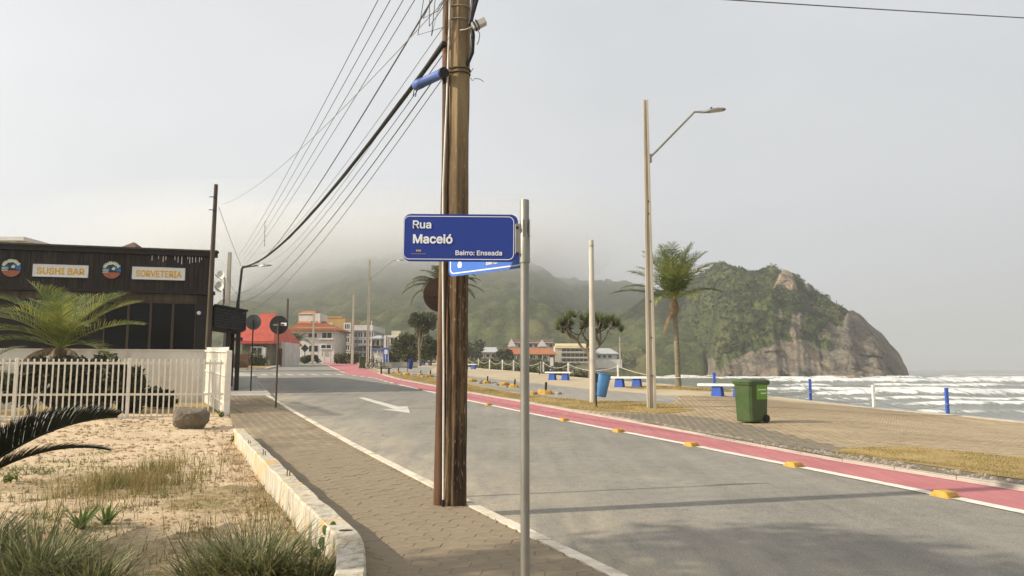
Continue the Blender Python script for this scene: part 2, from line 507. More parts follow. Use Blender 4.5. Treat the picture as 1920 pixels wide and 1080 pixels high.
idx = np.arange(nx * ny).reshape(ny, nx)
quads = np.stack([idx[:-1, :-1], idx[:-1, 1:], idx[1:, 1:], idx[1:, :-1]], -1).reshape(-1, 4)
me = np_mesh('terrain', np.stack([tx, ty, tz], -1).reshape(-1, 3), quads, True)
set_attr(me, 'sandy', smooth(.02, .15, tt + (fbm(tx * .08, ty * .08) - .5) * .3))
tag(link_mesh('terrain', me, M['terrain']), 'open sandy and grassy ground beside the street', None, None, 'structure')

# road with the side street that branches off behind the restaurant
road_poly = [(WHITE[0][0] + .1, -6)] + [(x + .1, y) for x, y in WHITE[1:]] + [(-60, 125), (-60, 114), (-33, 112), (-23.3, 71.5), (-60, 64), (-60, 54), (-20.5, 57.5), (-16.9, 49.2)]
road_poly += [(K(y) - .05, y) for y in (40, 30, 20, 10, 0, -6)]
road = drape('road', road_poly, 0, M['asphalt'])
tag(road, 'grey asphalt road climbing away between the pavement and the pink cycle lane', None, None, 'structure')
def strip(name, line, w0, w1, dz, mat, parent, y0=-6, y1=125, step=1.0):
    L = [p for p in line if y0 <= p[1] <= y1]
    if not L or L[0][1] > y0: L = [(lerp_line(line, y0), y0)] + L
    if L[-1][1] < y1: L = L + [(lerp_line(line, y1), y1)]
    return drape(name, [(x + w0, y) for x, y in L] + [(x + w1, y) for x, y in reversed(L)], dz, mat, step, parent)
ap = [gh(u, v, .004) for u, v in ((672, 746), (682, 745), (748, 762.5), (764, 761.5), (769, 774.5), (716, 767.5), (738, 766.5))]
drape('lane_arrow', [(p.x, p.y) for p in ap], .004, M['arrow_paint'], 1.0, road)
for i in range(10):
    cx = -20.2 + i * .92; cy = 55.2 + .10 * i
    drape('crossing_stripe', [(cx, cy), (cx + .45, cy + .05), (cx - .75, cy + 2.9), (cx - 1.2, cy + 2.85)], .004, M['faint_paint'], 1.0, road)
strip('edge_line', WHITE, -.10, .10, .010, M['white_paint'], road, -6, 41)
for i in range(7):
    y0 = 42.5 + i * 2.0
    strip('edge_dash', WHITE, -.10, .10, .010, M['white_paint'], road, y0, y0 + 1.25)
strip('edge_line', WHITE, -.10, .10, .010, M['pinkline'], road, 62, 124, 4.0)

lane = drape('cycle_lane', [(x, y) for x, y in WHITE] + [(x, y) for x, y in reversed(CYC)], .005, M['pink'])
tag(lane, 'pink painted cycle lane running along the promenade side of the road', None, None, 'structure')
strip('border_line', CYC, -.07, .05, .011, M['pinkline'], lane)

# left pavement: bedding slab, hexagonal pavers, limewashed kerb stones
WALL_OUT = [(-5.45, 15.4), (-1.16, 6.0), (-.945, 5.05), (-.875, 4.6), (-.95, 4.15), (-1.25, 3.7), (-1.8, 3.35), (-2.6, 3.18), (-6, 3.1), (-12, 3.0)]
side_poly = [(K(-6) - .16, -6), (K(30) - .16, 30), (-12.5, 30), (-11.25, 27.7), (-8.2, 21.9), (-5.6, 15.6)] + [(x - .04, y) for x, y in WALL_OUT[1:]] + [(-12, -6)]
sidewalk = drape('sidewalk', side_poly, .1165, M['mortar'])
tag(sidewalk, 'brown sandy pavement of worn hexagonal blocks left of the road', None, None, 'structure')
def hexmesh(name, s=.134, h=.03, mat=None):
    r = [(math.cos(R(60 * i)) , math.sin(R(60 * i))) for i in range(6)]
    vs_ = [(x * s, y * s, -h) for x, y in r] + [(x * s, y * s, -.004) for x, y in r] + [(x * (s - .004), y * (s - .004), 0) for x, y in r]
    fs = [tuple(range(12, 18))] + [(k * 6 + i, k * 6 + (i + 1) % 6, k * 6 + 6 + (i + 1) % 6, k * 6 + 6 + i) for k in (0, 1) for i in range(6)]
    me = bpy.data.meshes.new(name); me.from_pydata(vs_, [], fs); me.materials.append(mat); me.update()
    return me, vs_, fs
def project(x, y, z):
    z = z - CZ
    f = y * math.cos(PITCH) + z * math.sin(PITCH); up = -y * math.sin(PITCH) + z * math.cos(PITCH)
    return 960 + F * x / f, 540 - F * up / f
hm, hv, hf = hexmesh('hex_paver', mat=M['hex'])
ang = R(24); ca, sa = math.cos(ang), math.sin(ang)
A = .134 * 1.5 + .002; B = .134 * math.sqrt(3) + .0025
cells = []
for i in range(-160, 160):
    for j in range(-160, 160):
        a, b = i * A, j * B + (B / 2 if i % 2 else 0)
        cells.append((a * ca - b * sa, a * sa + b * ca))
cells = np.array(cells)
keep = inside(cells[:, 0], cells[:, 1], side_poly) & (cells[:, 1] < 29.8) & (cells[:, 1] > 1)
for dx, dy in ((.1, 0), (-.1, 0), (0, .1), (0, -.1)):
    keep &= inside(cells[:, 0] + dx, cells[:, 1] + dy, side_poly)
cells = cells[keep]
pu = np.array([project(x, y, .12) if y > 1 else (-1, 9999) for x, y in cells])
seen = (pu[:, 0] > -20) & (pu[:, 0] < 1940) & (pu[:, 1] < 1095)
order = np.argsort(np.where(seen, cells[:, 1], 999))
rest_v, rest_f = [], []
HN = len(hv)
for rank, k in enumerate(order):
    x, y = cells[k]; z = float(G(x, y)) + .12 + random.uniform(-.0022, .0022)
    if rank < 300 and seen[k]:
        o = link_mesh('hex_paver', hm, None, sidewalk, (x, y, z), (random.uniform(-.012, .012), random.uniform(-.012, .012), ang))
    else:
        b = len(rest_v)
        rest_v += [(x + p[0] * ca - p[1] * sa, y + p[0] * sa + p[1] * ca, z + p[2]) for p in hv]
        rest_f += [tuple(q + b for q in f) for f in hf]
mb = MB(); mb.v, mb.f, mb.sm = rest_v, rest_f, [False] * len(rest_f)
tag(mb.build('paver_field', M['hex'], sidewalk), kind='stuff')
for i in range(40):
    y0, y1 = -4 + i * .9, -4 + i * .9 + .885
    if y1 > 31: break
    z0, z1 = float(G(K(y0), y0)), float(G(K(y1), y1)); j = random.uniform(-.006, .006)
    p = [(K(y0) - .15 + j, y0, z0 - .1), (K(y0) + j, y0, z0 - .1), (K(y1) + j, y1, z1 - .1), (K(y1) - .15 + j, y1, z1 - .1)]
    top = .128 + random.uniform(-.006, .006)
    MB().hexa(p + [(p[0][0], y0, z0 + top), (p[1][0] - .012, y0, z0 + top - .004), (p[2][0] - .012, y1, z1 + top - .004), (p[3][0], y1, z1 + top)]).build('kerb_stone', M['kerb_white'], sidewalk)

# lighter concrete pavement further on, along the restaurant and round its corner
p2 = [(K(30.05) - .02, 30.05), (-16.95, 49.2), (-18.6, 54.0), (-21, 57), (-26, 58), (-40, 55.5), (-40, 50), (-24, 50), (-16, 33), (-12.5, 30.05)]
pav2 = drape('concrete_pavement', p2, .12, M['concrete'])
tag(pav2, 'pale concrete pavement running round the restaurant corner', None, None, 'structure')
pts = p2[0:6]
for i in range(5):
    a, b = Vector(pts[i]), Vector(pts[i + 1]); n = max(1, int((b - a).length / 2.5))
    for q in range(n):
        c, d = a.lerp(b, q / n), a.lerp(b, (q + .985) / n)
        w = Vector((-(d - c).y, (d - c).x)).normalized() * .14
        c0, d0 = c - w * .5, d - w * .5
        zc, zd = float(G(*c)), float(G(*d))
        MB().hexa([(c0.x, c0.y, zc - .1), (d0.x, d0.y, zd - .1), (d0.x + w.x, d0.y + w.y, zd - .1), (c0.x + w.x, c0.y + w.y, zc - .1),
                   (c0.x, c0.y, zc + .133), (d0.x, d0.y, zd + .133), (d0.x + w.x, d0.y + w.y, zd + .133), (c0.x + w.x, c0.y + w.y, zc + .133)]).build('kerb_stone', M['concrete'], pav2)
p3 = [(-60, 64.4), (-23.6, 71.9), (-33.2, 112), (-60, 113.8)]
far_pav = tag(drape('far_pavement', p3, .12, M['concrete'], 2.0), 'far corner pavement across the side street', None, None, 'structure')
for (a, b) in (((-60, 64.4), (-23.6, 71.9)), ((-23.6, 71.9), (-33.2, 112))):
    for q in range(10):
        c, d = Vector(a).lerp(Vector(b), q / 10), Vector(a).lerp(Vector(b), (q + .99) / 10)
        m = MB(); zc, zd = float(G(*c)), float(G(*d))
        m.hexa([(c.x - .1, c.y - .1, zc - .1), (d.x - .1, d.y - .1, zd - .1), (d.x + .1, d.y + .1, zd - .1), (c.x + .1, c.y + .1, zc - .1),
                (c.x - .1, c.y - .1, zc + .16), (d.x - .1, d.y - .1, zd + .16), (d.x + .1, d.y + .1, zd + .16), (c.x + .1, c.y + .1, zc + .16)])
        m.build('kerb_stone', M['kerb_white'], far_pav)
p4 = [(-60, 66.4), (-24.4, 74), (-33.6, 111), (-60, 112)]
tag(drape('roadside_turf', p4, .135, M['drysoil'], 2.0), 'worn turf strip in front of the red roofed house', None, None, 'structure')

# promenade
prom_poly = [(x + .05, y) for x, y in CYC] + [(-20, 125), (-8.5, 125)] + [(x, y) for x, y in reversed([p for p in SEA if p[1] <= 112])] + [(19, -6)]
prom = drape('promenade', prom_poly, .05, M['prom'])
tag(prom, 'sandy promenade between the cycle lane and the sea edge', None, None, 'structure')
for i in range(60):
    y0 = 2 + i * 1.0; y1 = y0 + .985
    x0, x1 = lerp_line(CYC, y0) + .05, lerp_line(CYC, y1) + .05; z0, z1 = float(G(x0, y0)), float(G(x1, y1)); h = .057 + random.uniform(-.008, .006)
    MB().hexa([(x0, y0, z0 - .1), (x0 + .1, y0, z0 - .1), (x1 + .1, y1, z1 - .1), (x1, y1, z1 - .1), (x0 + .01, y0, z0 + h), (x0 + .1, y0, z0 + h), (x1 + .1, y1, z1 + h), (x1 + .01, y1, z1 + h)]).build('edging_stone', M['concrete'], prom)
VERGE_FAR = [gh(u, v, .06) for u, v in ((1305, 769), (1262, 759), (1180, 753), (1110, 752), (1030, 746), (960, 736), (860, 717), (760, 702), (716, 698))]
VERGE_FAR = [(p.x, p.y) for p in VERGE_FAR] + [(-11.3, 64), (-13.5, 73), (-16.5, 84)] + [(x + .25, y) for x, y in reversed(CYC) if 24 < y < 83]
p_ = gh(1150, 772, .06); VERGE_FAR += [(max(p_.x, lerp_line(CYC, p_.y) + .25), p_.y)]
p_ = gh(1250, 776, .06); VERGE_FAR += [(p_.x, p_.y)]
VERGE_NEAR = [(p.x, p.y) for p in (gh(u, v, .06) for u, v in ((1548, 846), (1610, 839), (1700, 838), (1820, 848), (1920, 859)))] + [(12.5, 11.5), (12.6, 7.5), (8.3, 7.4)]
VERGE_NEAR = [(max(x, lerp_line(CYC, y) + .5), y) for x, y in VERGE_NEAR]
VERGE_NEAR[-1] = (9.0, 7.4)
VERGE_NEAR += [(lerp_line(CYC, y) + (.62 if y < 13 else .5), y) for y in (8.5, 9.5, 10.5, 11.5, 12.5, 13.3)]
PATH = [(p.x, p.y) for p in (gh(u, v, .06) for u, v in ((1262, 757), (1180, 751), (1110, 750), (1030, 744), (960, 734), (860, 715), (760, 701), (716, 697)))]
PATH += [(-11, 66), (-13, 75), (-13.5, 84), (-8.5, 84), (-8, 76)] + [(p.x, p.y) for p in (gh(u, v, .06) for u, v in ((800, 698), (860, 703), (960, 714), (1080, 727), (1200, 737), (1275, 744)))]
path = drape('service_path', PATH, .058, M['path_asphalt'], 1.0)
tag(path, 'grey asphalt service path along the promenade', None, None, 'structure')
tag(drape('verge_soil', VERGE_FAR, .066, M['drysoil']), 'dry turf verge round the lamp posts', None, None, 'structure')
tag(drape('verge_soil', VERGE_NEAR, .066, M['drysoil']), 'dry turf verge beside the near cycle lane', None, None, 'structure')
grav = [(lerp_line(CYC, y) + .06, y) for y in np.arange(4, 21, 1.)] + [(lerp_line(CYC, y) + (.62 if y < 14.5 else .30), y) for y in np.arange(20, 3, -1.)]
tag(drape('gravel_strip', grav, .060, M['gravel']), 'narrow strip of loose gravel beside the cycle lane', None, None, 'structure')

# paving blocks of the promenade: rows across, one block by one
GREY = [(p.x, p.y) for p in (gh(u, v, .06) for u, v in ((1150, 774), (1260, 777), (1330, 783), (1420, 800), (1560, 834), (1640, 852), (1560, 866), (1380, 832), (1250, 806), (1150, 788)))]
bw, bl = .20, .20
def blockmesh(name, mat):
    w, l, h, b = bw / 2 - .007, bl / 2 - .007, .02, .002
    vs_ = [(-w, -l, -h), (w, -l, -h), (w, l, -h), (-w, l, -h), (-w, -l, -b), (w, -l, -b), (w, l, -b), (-w, l, -b),
           (-w + b, -l + b, 0), (w - b, -l + b, 0), (w - b, l - b, 0), (-w + b, l - b, 0)]
    fs = [(8, 9, 10, 11)] + [(k + i, k + (i + 1) % 4, k + 4 + (i + 1) % 4, k + 4 + i) for k in (0, 4) for i in range(4)]
    me = bpy.data.meshes.new(name); me.from_pydata(vs_, [], fs); me.materials.append(mat); me.update()
    return me, vs_, fs
tm, bv, bf = blockmesh('paving_block', M['tan']); gm, _, _ = blockmesh('paving_block', M['grey'])
ang2 = R(18); ca, sa = math.cos(ang2), math.sin(ang2)
cells = np.array([(a * bl + (bl / 2 if j % 2 else 0), j * bw) for j in range(-20, 190) for a in range(-30, 150)])
cells = np.stack([cells[:, 0] * ca - cells[:, 1] * sa, cells[:, 0] * sa + cells[:, 1] * ca], -1)
keep = inside(cells[:, 0], cells[:, 1], prom_poly) & (cells[:, 1] > 11.5) & (cells[:, 1] < 31)
keep &= cells[:, 0] > np.interp(cells[:, 1], [p[1] for p in CYC], [p[0] for p in CYC]) + .2
keep &= ~inside(cells[:, 0], cells[:, 1], VERGE_FAR) & ~inside(cells[:, 0], cells[:, 1], VERGE_NEAR) & ~inside(cells[:, 0], cells[:, 1], PATH) & ~inside(cells[:, 0], cells[:, 1], grav)
keep &= cells[:, 0] < np.interp(cells[:, 1], [p[1] for p in SEA], [p[0] for p in SEA]) - .2
cells = cells[keep]
pu = np.array([project(x, y, .1) for x, y in cells])
cells = cells[(pu[:, 0] < 2300)]
pu = np.array([project(x, y, .1) for x, y in cells])
isgrey = inside(cells[:, 0], cells[:, 1], GREY)
order = np.argsort(np.where(pu[:, 0] < 1930, np.where(isgrey, cells[:, 1] - 3, cells[:, 1]), 999))
acc = {0: MB(), 1: MB()}
jz = [(lerp_line(CYC, y) + .16, y) for y in np.arange(11.5, 31.1, 1.)] + [(lerp_line(SEA, y) - .1, y) for y in np.arange(31, 11.4, -1.)]
drape('joint_sand', jz, .0555, M['joint_sand'], 1.0, prom)
for rank, k in enumerate(order):
    x, y = cells[k]; z = float(G(x, y)) + .062 + random.uniform(-.002, .0015); gflag = int(isgrey[k])
    if rank < 300:
        link_mesh('paving_block', gm if gflag else tm, None, prom, (x, y, z), (random.uniform(-.01, .01), random.uniform(-.01, .01), ang2))
    else:
        acc[gflag].add([(x + p[0] * ca - p[1] * sa, y + p[0] * sa + p[1] * ca, z + p[2]) for p in bv], bf)
tag(acc[0].build('block_paving', M['tan'], prom), kind='stuff')
if acc[1].v: tag(acc[1].build('block_paving', M['grey'], prom), kind='stuff')
# low concrete edging at the sea end of the promenade
el = [p for p in SEA if 12 <= p[1] <= 112]
for (a, b) in zip(el[:-1], el[1:]):
    n = max(1, int(math.dist(a, b) / 3))
    for q in range(n):
        c, d = Vector(a).lerp(Vector(b), q / n), Vector(a).lerp(Vector(b), (q + .99) / n)
        zc, zd = float(G(*c)), float(G(*d))
        MB().hexa([(c.x - .02, c.y, zc - 1.2), (d.x - .02, d.y, zd - 1.2), (d.x + .3, d.y + .1, zd - 1.2), (c.x + .3, c.y + .1, zc - 1.2),
                   (c.x - .02, c.y, zc + .075), (d.x - .02, d.y, zd + .075), (d.x + .3, d.y + .1, zd + .07), (c.x + .3, c.y + .1, zc + .07)]).build('edging_block', M['concrete'], prom)

# ------------------------------------------------------------------ sea
def seamat():
    k = N('sea_water')
    foam = k.attr('foam')
    n = k.noise(.55, 8, .72, k.vec((1.1, .45, 1)), .6)
    f = k.rng(k.math('ADD', foam, k.rng(n, .32, .68, -.60, .34)), .40, .74)
    w = k.mix(k.rng(k.noise(.04, 4, .6), .35, .65), (.13, .140, .108), (.17, .168, .128))
    k.color(k.mix(f, w, (.66, .66, .63)))
    k.bump(k.noise(1.1, 7, .65, k.vec((.5, 1.3, 1))), .5, .25)
    k.l.new(k.rng(f, 0, 1, .16, .9), k.b.inputs['Roughness'])
    k.b.inputs['Specular IOR Level'].default_value = .5
    return k.m
ys = np.concatenate([np.linspace(22, 60, 90), np.geomspace(60.5, 420, 420), np.geomspace(425, 6400, 120)])
aa = np.linspace(-.25, 1.7, 520)
sx, sy = np.meshgrid(aa, ys); sx = sx * sy
sz = np.zeros_like(sx); foam = np.zeros_like(sx)
# breaking waves: distance, slant, start and end across, height
for (d0, sl, xa, xb, h, w) in ((74, .06, 10, 60, .35, 2.6), (83, .10, 34, 75, .45, 3.0), (97, .07, 16, 68, .5, 3.2), (110, .02, 46, 140, .85, 4.2), (122, .05, 20, 60, .45, 4),
                               (138, .04, 26, 90, .55, 4.5), (152, .03, 70, 200, .8, 5), (176, .05, 36, 120, .6, 6), (205, .02, 70, 260, 1.2, 8), (228, .03, 40, 170, .7, 7),
                               (262, .04, 110, 330, .9, 9), (300, .05, 45, 150, .9, 10), (335, .03, 70, 178, 1.0, 9), (350, .0, 190, 290, .5, 9), (420, .02, 230, 420, .5, 12), (520, .0, 280, 420, .5, 14)):
    s = sy - (d0 - sl * (sx - xa)) + (fbm(sx * .05, sy * .012 + d0) - .5) * h * 22
    win = smooth(xa - 12, xa + 6, sx) * (1 - smooth(xb - 10, xb + 14, sx))
    win *= smooth(.36, .56, fbm(sx * .03 + d0, sy * .004, 3)) * .9 + .1
    prof = np.exp(-(s / w) ** 2) + .35 * np.exp(-((s - w * 1.6) / (w * 2)) ** 2)
    sz += h * prof * win * 1.25
    foam += win * (np.exp(-((s + w * .3) / (w * .6)) ** 2) * 1.2 + .26 * np.exp(-((s + w * 2.2) / (w * 1.5)) ** 2))
sz += (fbm(sx * .12, sy * .3) - .5) * .5 * smooth(60, 120, sy) + (fbm(sx * .02, sy * .06) - .5) * .7 * smooth(100, 300, sy)
shx = np.interp(sy, [p[1] for p in SHORE], [p[0] for p in SHORE])
foam += .5 * (1 - smooth(2, 14, sx - shx)) * (sy < 580)
foam += smooth(.74, .82, fbm(sx * .02, sy * .05 + 40, 4)) * .7 * smooth(300, 500, sy) * (1 - smooth(700, 1200, sy))
foam = np.clip(foam, 0, 1.1) * .8
# surf round the foot of the headland is added below
ny, nx = sx.shape
idx = np.arange(nx * ny).reshape(ny, nx)
quads = np.stack([idx[:-1, :-1], idx[:-1, 1:], idx[1:, 1:], idx[1:, :-1]], -1).reshape(-1, 4)
FOOT = [(.17, 545), (.236, 470), (.262, 380), (.28, 338), (.33, 322), (.386, 318), (.44, 322), (.49, 345), (.52, 385), (.535, 432)]
fa = np.interp(sx / sy, [p[0] for p in FOOT], [p[1] for p in FOOT])
foam = np.maximum(foam, np.exp(-((sy - fa + 7) / 8) ** 2) * smooth(.27, .3, sx / sy) * (1 - smooth(.50, .54, sx / sy)) * (.5 + .7 * fbm(sx * .1, sy * .1, 3)))
sz += 1.2 * np.exp(-((sy - fa + 5) / 4) ** 2) * smooth(.27, .3, sx / sy) * (1 - smooth(.5, .53, sx / sy)) * smooth(.45, .7, fbm(sx * .09, sy * .02, 3))
me = np_mesh('sea', np.stack([sx, sy, -2.5 + sz], -1).reshape(-1, 3), quads, True)
set_attr(me, 'foam', foam)
tag(link_mesh('sea', me, seamat()), 'grey green sea with rows of breaking white waves', None, None, 'structure')

# ------------------------------------------------------------------ hills
def forest_mat(name, rock=False):
    k = N(name)
    v = k.vec((1, 1, .8))
    c = k.mix(k.attr('tone'), (.032, .047, .014), (.125, .145, .042))
    c = k.mix(k.rng(k.noise(.11, 5, .6, v), .36, .64, 0, .75), c, (.072, .080, .036))
    c = k.mix(k.rng(k.noise(.5, 6, .7, v), .46, .62, 0, .85), c, (.018, .023, .010))
    c = k.mix(k.rng(k.noise(.035, 4, .6, v), .55, .7, 0, .6), c, (.14, .115, .055))
    h = k.noise(.75, 8, .72, v)
    if rock:
        st = k.noise(.16, 8, .7, k.vec((1, .9, .75), rot=(0, R(38), 0)), 1.2)
        r = k.mix(k.rng(st, .36, .62), (.265, .232, .178), (.085, .072, .055))
        r = k.mix(k.rng(k.noise(.06, 5, .6), .45, .6), r, (.215, .17, .125))
        r = k.mix(k.rng(k.noise(.9, 6, .7), .52, .68, 0, .75), r, (.085, .072, .052))
        r = k.mix(k.rng(k.noise(.03, 3, .5, k.vec((1, 1, 1))), .57, .66, 0, .8), r, (.34, .255, .165))
        r = k.mix(k.rng(k.vor(.16, 'DISTANCE_TO_EDGE', k.vec((1, 1, .5), rot=(0, R(20), 0))), 0, .05, .85, 0), r, (.055, .045, .035))
        m_ = k.rng(k.math('ADD', k.attr('rock'), k.rng(k.noise(.22, 6, .7), .3, .7, -.3, .3)), .42, .58)
        c = k.mix(m_, c, r)
    k.color(c); k.bump(h, .9, 1.3)
    return k.done(.95, 0, .1)

hx, hy = np.meshgrid(np.arange(-620, 232, 2.4), np.arange(370, 900, 2.4))
RX = [-620, -420, -330, -290, -262, -236, -193, -120, 0, 25, 50, 85, 118, 180, 240, 330]
RZ = [10, 22, 40, 58, 86, 100, 108, 112, 106, 97, 85, 81, 77, 50, -8, -20]
rz = np.interp(hx * 750 / np.clip(hy, 600, 900), RX, RZ)
t = np.clip((hy - 395 - 40 * (fbm(hx * .006, hy * 0, 3) - .5) * 2) / 350, 0, 1)
hz = 2 + rz * np.power(np.sin(t * math.pi / 2), 1.25)
hz += (fbm(hx * .013, hy * .013, 4) - .5) * 34 * np.sin(t * math.pi) + (fbm(hx * .03 + hy * .01, hy * .02, 3) - .5) * 10 * t
hz -= np.clip((hy - 750) / 150, 0, 1) ** 2 * 30
wd, wr = worley(hx / 9.5, hy / 9.5)
hz += (1 - np.clip(wd, 0, 1) ** 2) * (2.2 + 4 * wr) * smooth(0, .06, t)
hz = hz - 70 * smooth(.255, .30, hx / hy) - 6 * (1 - smooth(0, .03, t))
ny, nx = hx.shape
idx = np.arange(nx * ny).reshape(ny, nx)
quads = np.stack([idx[:-1, :-1], idx[:-1, 1:], idx[1:, 1:], idx[1:, :-1]], -1).reshape(-1, 4)
me = np_mesh('hill', np.stack([hx, hy, hz], -1).reshape(-1, 3), quads, True)
set_attr(me, 'tone', wr)
tag(link_mesh('hill', me, forest_mat('hill_forest')), 'long forested hill behind the houses with its top lost in fog', None, None, 'structure')

# headland: dome of forest and bare granite dropping into the sea
SA = [(u - 960) / F for u in (1120, 1180, 1230, 1265, 1300, 1330, 1365, 1400, 1420, 1450, 1470, 1490, 1520, 1570, 1610, 1650, 1680, 1694, 1701)]
SV = [566, 552, 548, 536, 519, 506, 502, 503, 513, 506, 511, 522, 546, 567, 591, 626, 666, 690, 707]
ha = np.linspace(.10, .531, 400)
hd = np.linspace(0, 1.5, 330)
pa, pd = np.meshgrid(ha, hd)
yf = np.interp(pa, [p[0] for p in FOOT], [p[1] for p in FOOT])
yf = yf + (fbm(pa * 60, pa * 0, 3) - .5) * 16
yr = np.interp(pa, [.1, .2, .26, .3, .45, .5, .531], [660, 620, 520, 450, 430, 432, 436])
py = yf + (yr - yf) * pd; px = pa * py
yf = yf - 14 * smooth(.24, .30, pa) * (1 - smooth(.48, .52, pa)); py = yf + (yr - yf) * pd; px = pa * py
zr = CZ + (692 - np.interp(pa, SA, SV)) / F * yr - 4.6 * (1 - smooth(.455, .475, pa))
tq = np.clip((pd - .2) / .8, 0, 1)
prof = np.where(pd < 1, .17 * np.clip(pd / .2, 0, 1) ** .8 + .83 * np.sin(tq * math.pi / 2) ** 1.05, 1 - ((pd - 1) / .5) ** 2 * 1.05)
pz = -4.5 + (zr + 4.5) * prof
edge = smooth(.02, .12, pd) * (1 - smooth(.93, 1.0, pd)) * np.clip((zr + 4) / 30, 0, 1)
pz += (fbm(px * .03, py * .03, 4) - .5) * 14 * edge
# where rock shows, as seen in the photograph: outcrop below the top, slabs on the seaward end, ledges above the water
up_ = np.array(960 + F * pa); vp_ = 692 - (pz - CZ) / py * F
def blob(poly, soft=6):
    return inside(up_, vp_, poly).astype(float)
rock = np.zeros_like(px)
for poly in ([(1452, 552), (1462, 528), (1476, 514), (1490, 524), (1498, 556), (1478, 552)], [(1508, 548), (1520, 540), (1532, 552), (1520, 558)],
             [(1476, 628), (1484, 596), (1500, 588), (1508, 600), (1503, 632), (1486, 642)], [(1446, 604), (1462, 590), (1476, 600), (1460, 608)],
             [(1530, 640), (1542, 620), (1556, 612), (1575, 622), (1590, 596), (1612, 592), (1660, 624), (1690, 668), (1712, 712), (1540, 718), (1290, 722), (1340, 700), (1385, 672), (1402, 660), (1420, 662), (1450, 646), (1500, 640), (1548, 662), (1560, 650)],
             [(1296, 712), (1306, 690), (1330, 672), (1342, 680), (1330, 712)]):
    rock = np.maximum(rock, blob(poly))
def blur(a, n=2):
    for _ in range(n):
        b = np.pad(a, 1, mode='edge'); a = (b[:-2, 1:-1] + b[2:, 1:-1] + b[1:-1, :-2] + b[1:-1, 2:] + b[1:-1, 1:-1]) / 5
    return a
rock = np.maximum(blur(rock, 3), smooth(.05, .0, pd))
w1, r1 = worley(px / 7.0, py / 7.0)
w2, r2 = worley(px / 13 + pz / 18, pz / 7.5 - px / 45 + 40)
w3, r3 = worley(px / 5.0 + pz / 9, pz / 3.4 - px / 14 + 90)
veg = 1 - np.clip(rock * 1.4, 0, 1)
pz += veg * (1 - np.clip(w1, 0, 1) ** 2) * (1.6 + 3.6 * r1) * smooth(.0, .08, pd)
low = np.clip(1 - (pz + 3) / 26, 0, 1)
pz += np.clip(rock, 0, 1) * ((fbm(px * .12, py * .12, 3) - .5) * 1.6) * np.clip((zr + 2) / 20, 0, 1)
pz += 4.6 * np.clip(rock, 0, 1) * (1 - smooth(.455, .475, pa)) * smooth(.45, .6, pd)
py -= np.clip(rock, 0, 1) * ((1 - np.clip(w2, 0, 1) ** 2) * (2.0 + 6 * r2) * (.4 + .6 * low) + (1 - np.clip(w3, 0, 1) ** 2) * 1.7 * (.3 + .7 * low)) * np.clip((zr + 2) / 25, 0, 1)
ny, nx = px.shape
idx = np.arange(nx * ny).reshape(ny, nx)
quads = np.stack([idx[:-1, :-1], idx[:-1, 1:], idx[1:, 1:], idx[1:, :-1]], -1).reshape(-1, 4)
hv3 = np.stack([px, py, pz], -1).reshape(-1, 3)
me = np_mesh('headland', hv3, quads, True)
set_attr(me, 'tone', r1); set_attr(me, 'rock', rock)
tag(link_mesh('headland', me, forest_mat('headland_surface', True)), 'rounded headland of green scrub and bare granite slabs in the sea', None, None, 'structure')

# tree crowns standing out of the headland's scrub
cand = np.argwhere((veg > .9) & (pd > .08) & (pd < 1.06) & (pa > .16))
sel = cand[rng.choice(len(cand), 3800)]
lv = []
for (i, j) in sel:
    c = np.array([px[i, j], py[i, j], pz[i, j]]); r = rng.uniform(.7, 1.9) * (1.3 if rng.random() < .15 else 1)
    n = 22
    d = rng.normal(size=(n, 3)); d /= np.linalg.norm(d, axis=1)[:, None]; d[:, 2] = np.abs(d[:, 2]) * .9
    p = c + d * r * rng.uniform(.6, 1.1, (n, 1)) * (1, 1, .8)
    s = rng.uniform(.28, .62, (n, 1, 1)) * (r / 1.8)
    q = rng.normal(size=(n, 3, 3)) * s
    lv.append((p[:, None, :] + q))
lv = np.concatenate(lv).reshape(-1, 3)
me = np_mesh('scrub_canopy', lv, np.arange(len(lv)).reshape(-1, 3))
M['scrub'] = leafmat('headland_scrub', (.036, .054, .015), (.130, .150, .045), (.020, .030, .010), .15, .8, .05)
tag(link_mesh('scrub_canopy', me, M['scrub']), 'dense green scrub and tree crowns covering the headland', None, None, 'stuff')

# ------------------------------------------------------------------ air
def volume(name, density, col):
    m = bpy.data.materials.new(name); m.use_nodes = True
    n, l = m.node_tree.nodes, m.node_tree.links
    n.remove(n['Principled BSDF'])
    pv = n.new('ShaderNodeVolumePrincipled')
    pv.inputs['Color'].default_value = (*col, 1)
    pv.inputs['Density'].default_value = density
    pv.inputs['Anisotropy'].default_value = 0.55
    l.new(pv.outputs['Volume'], n['Material Output'].inputs['Volume'])
    return m
haze = MB().bb(-3000, 6000, -300, 6600, -9, 150).build('haze', volume('sea_mist', .00046, (.93, .935, .935)))
tag(haze, 'thin sea mist hanging over the whole bay', None, None, 'stuff')

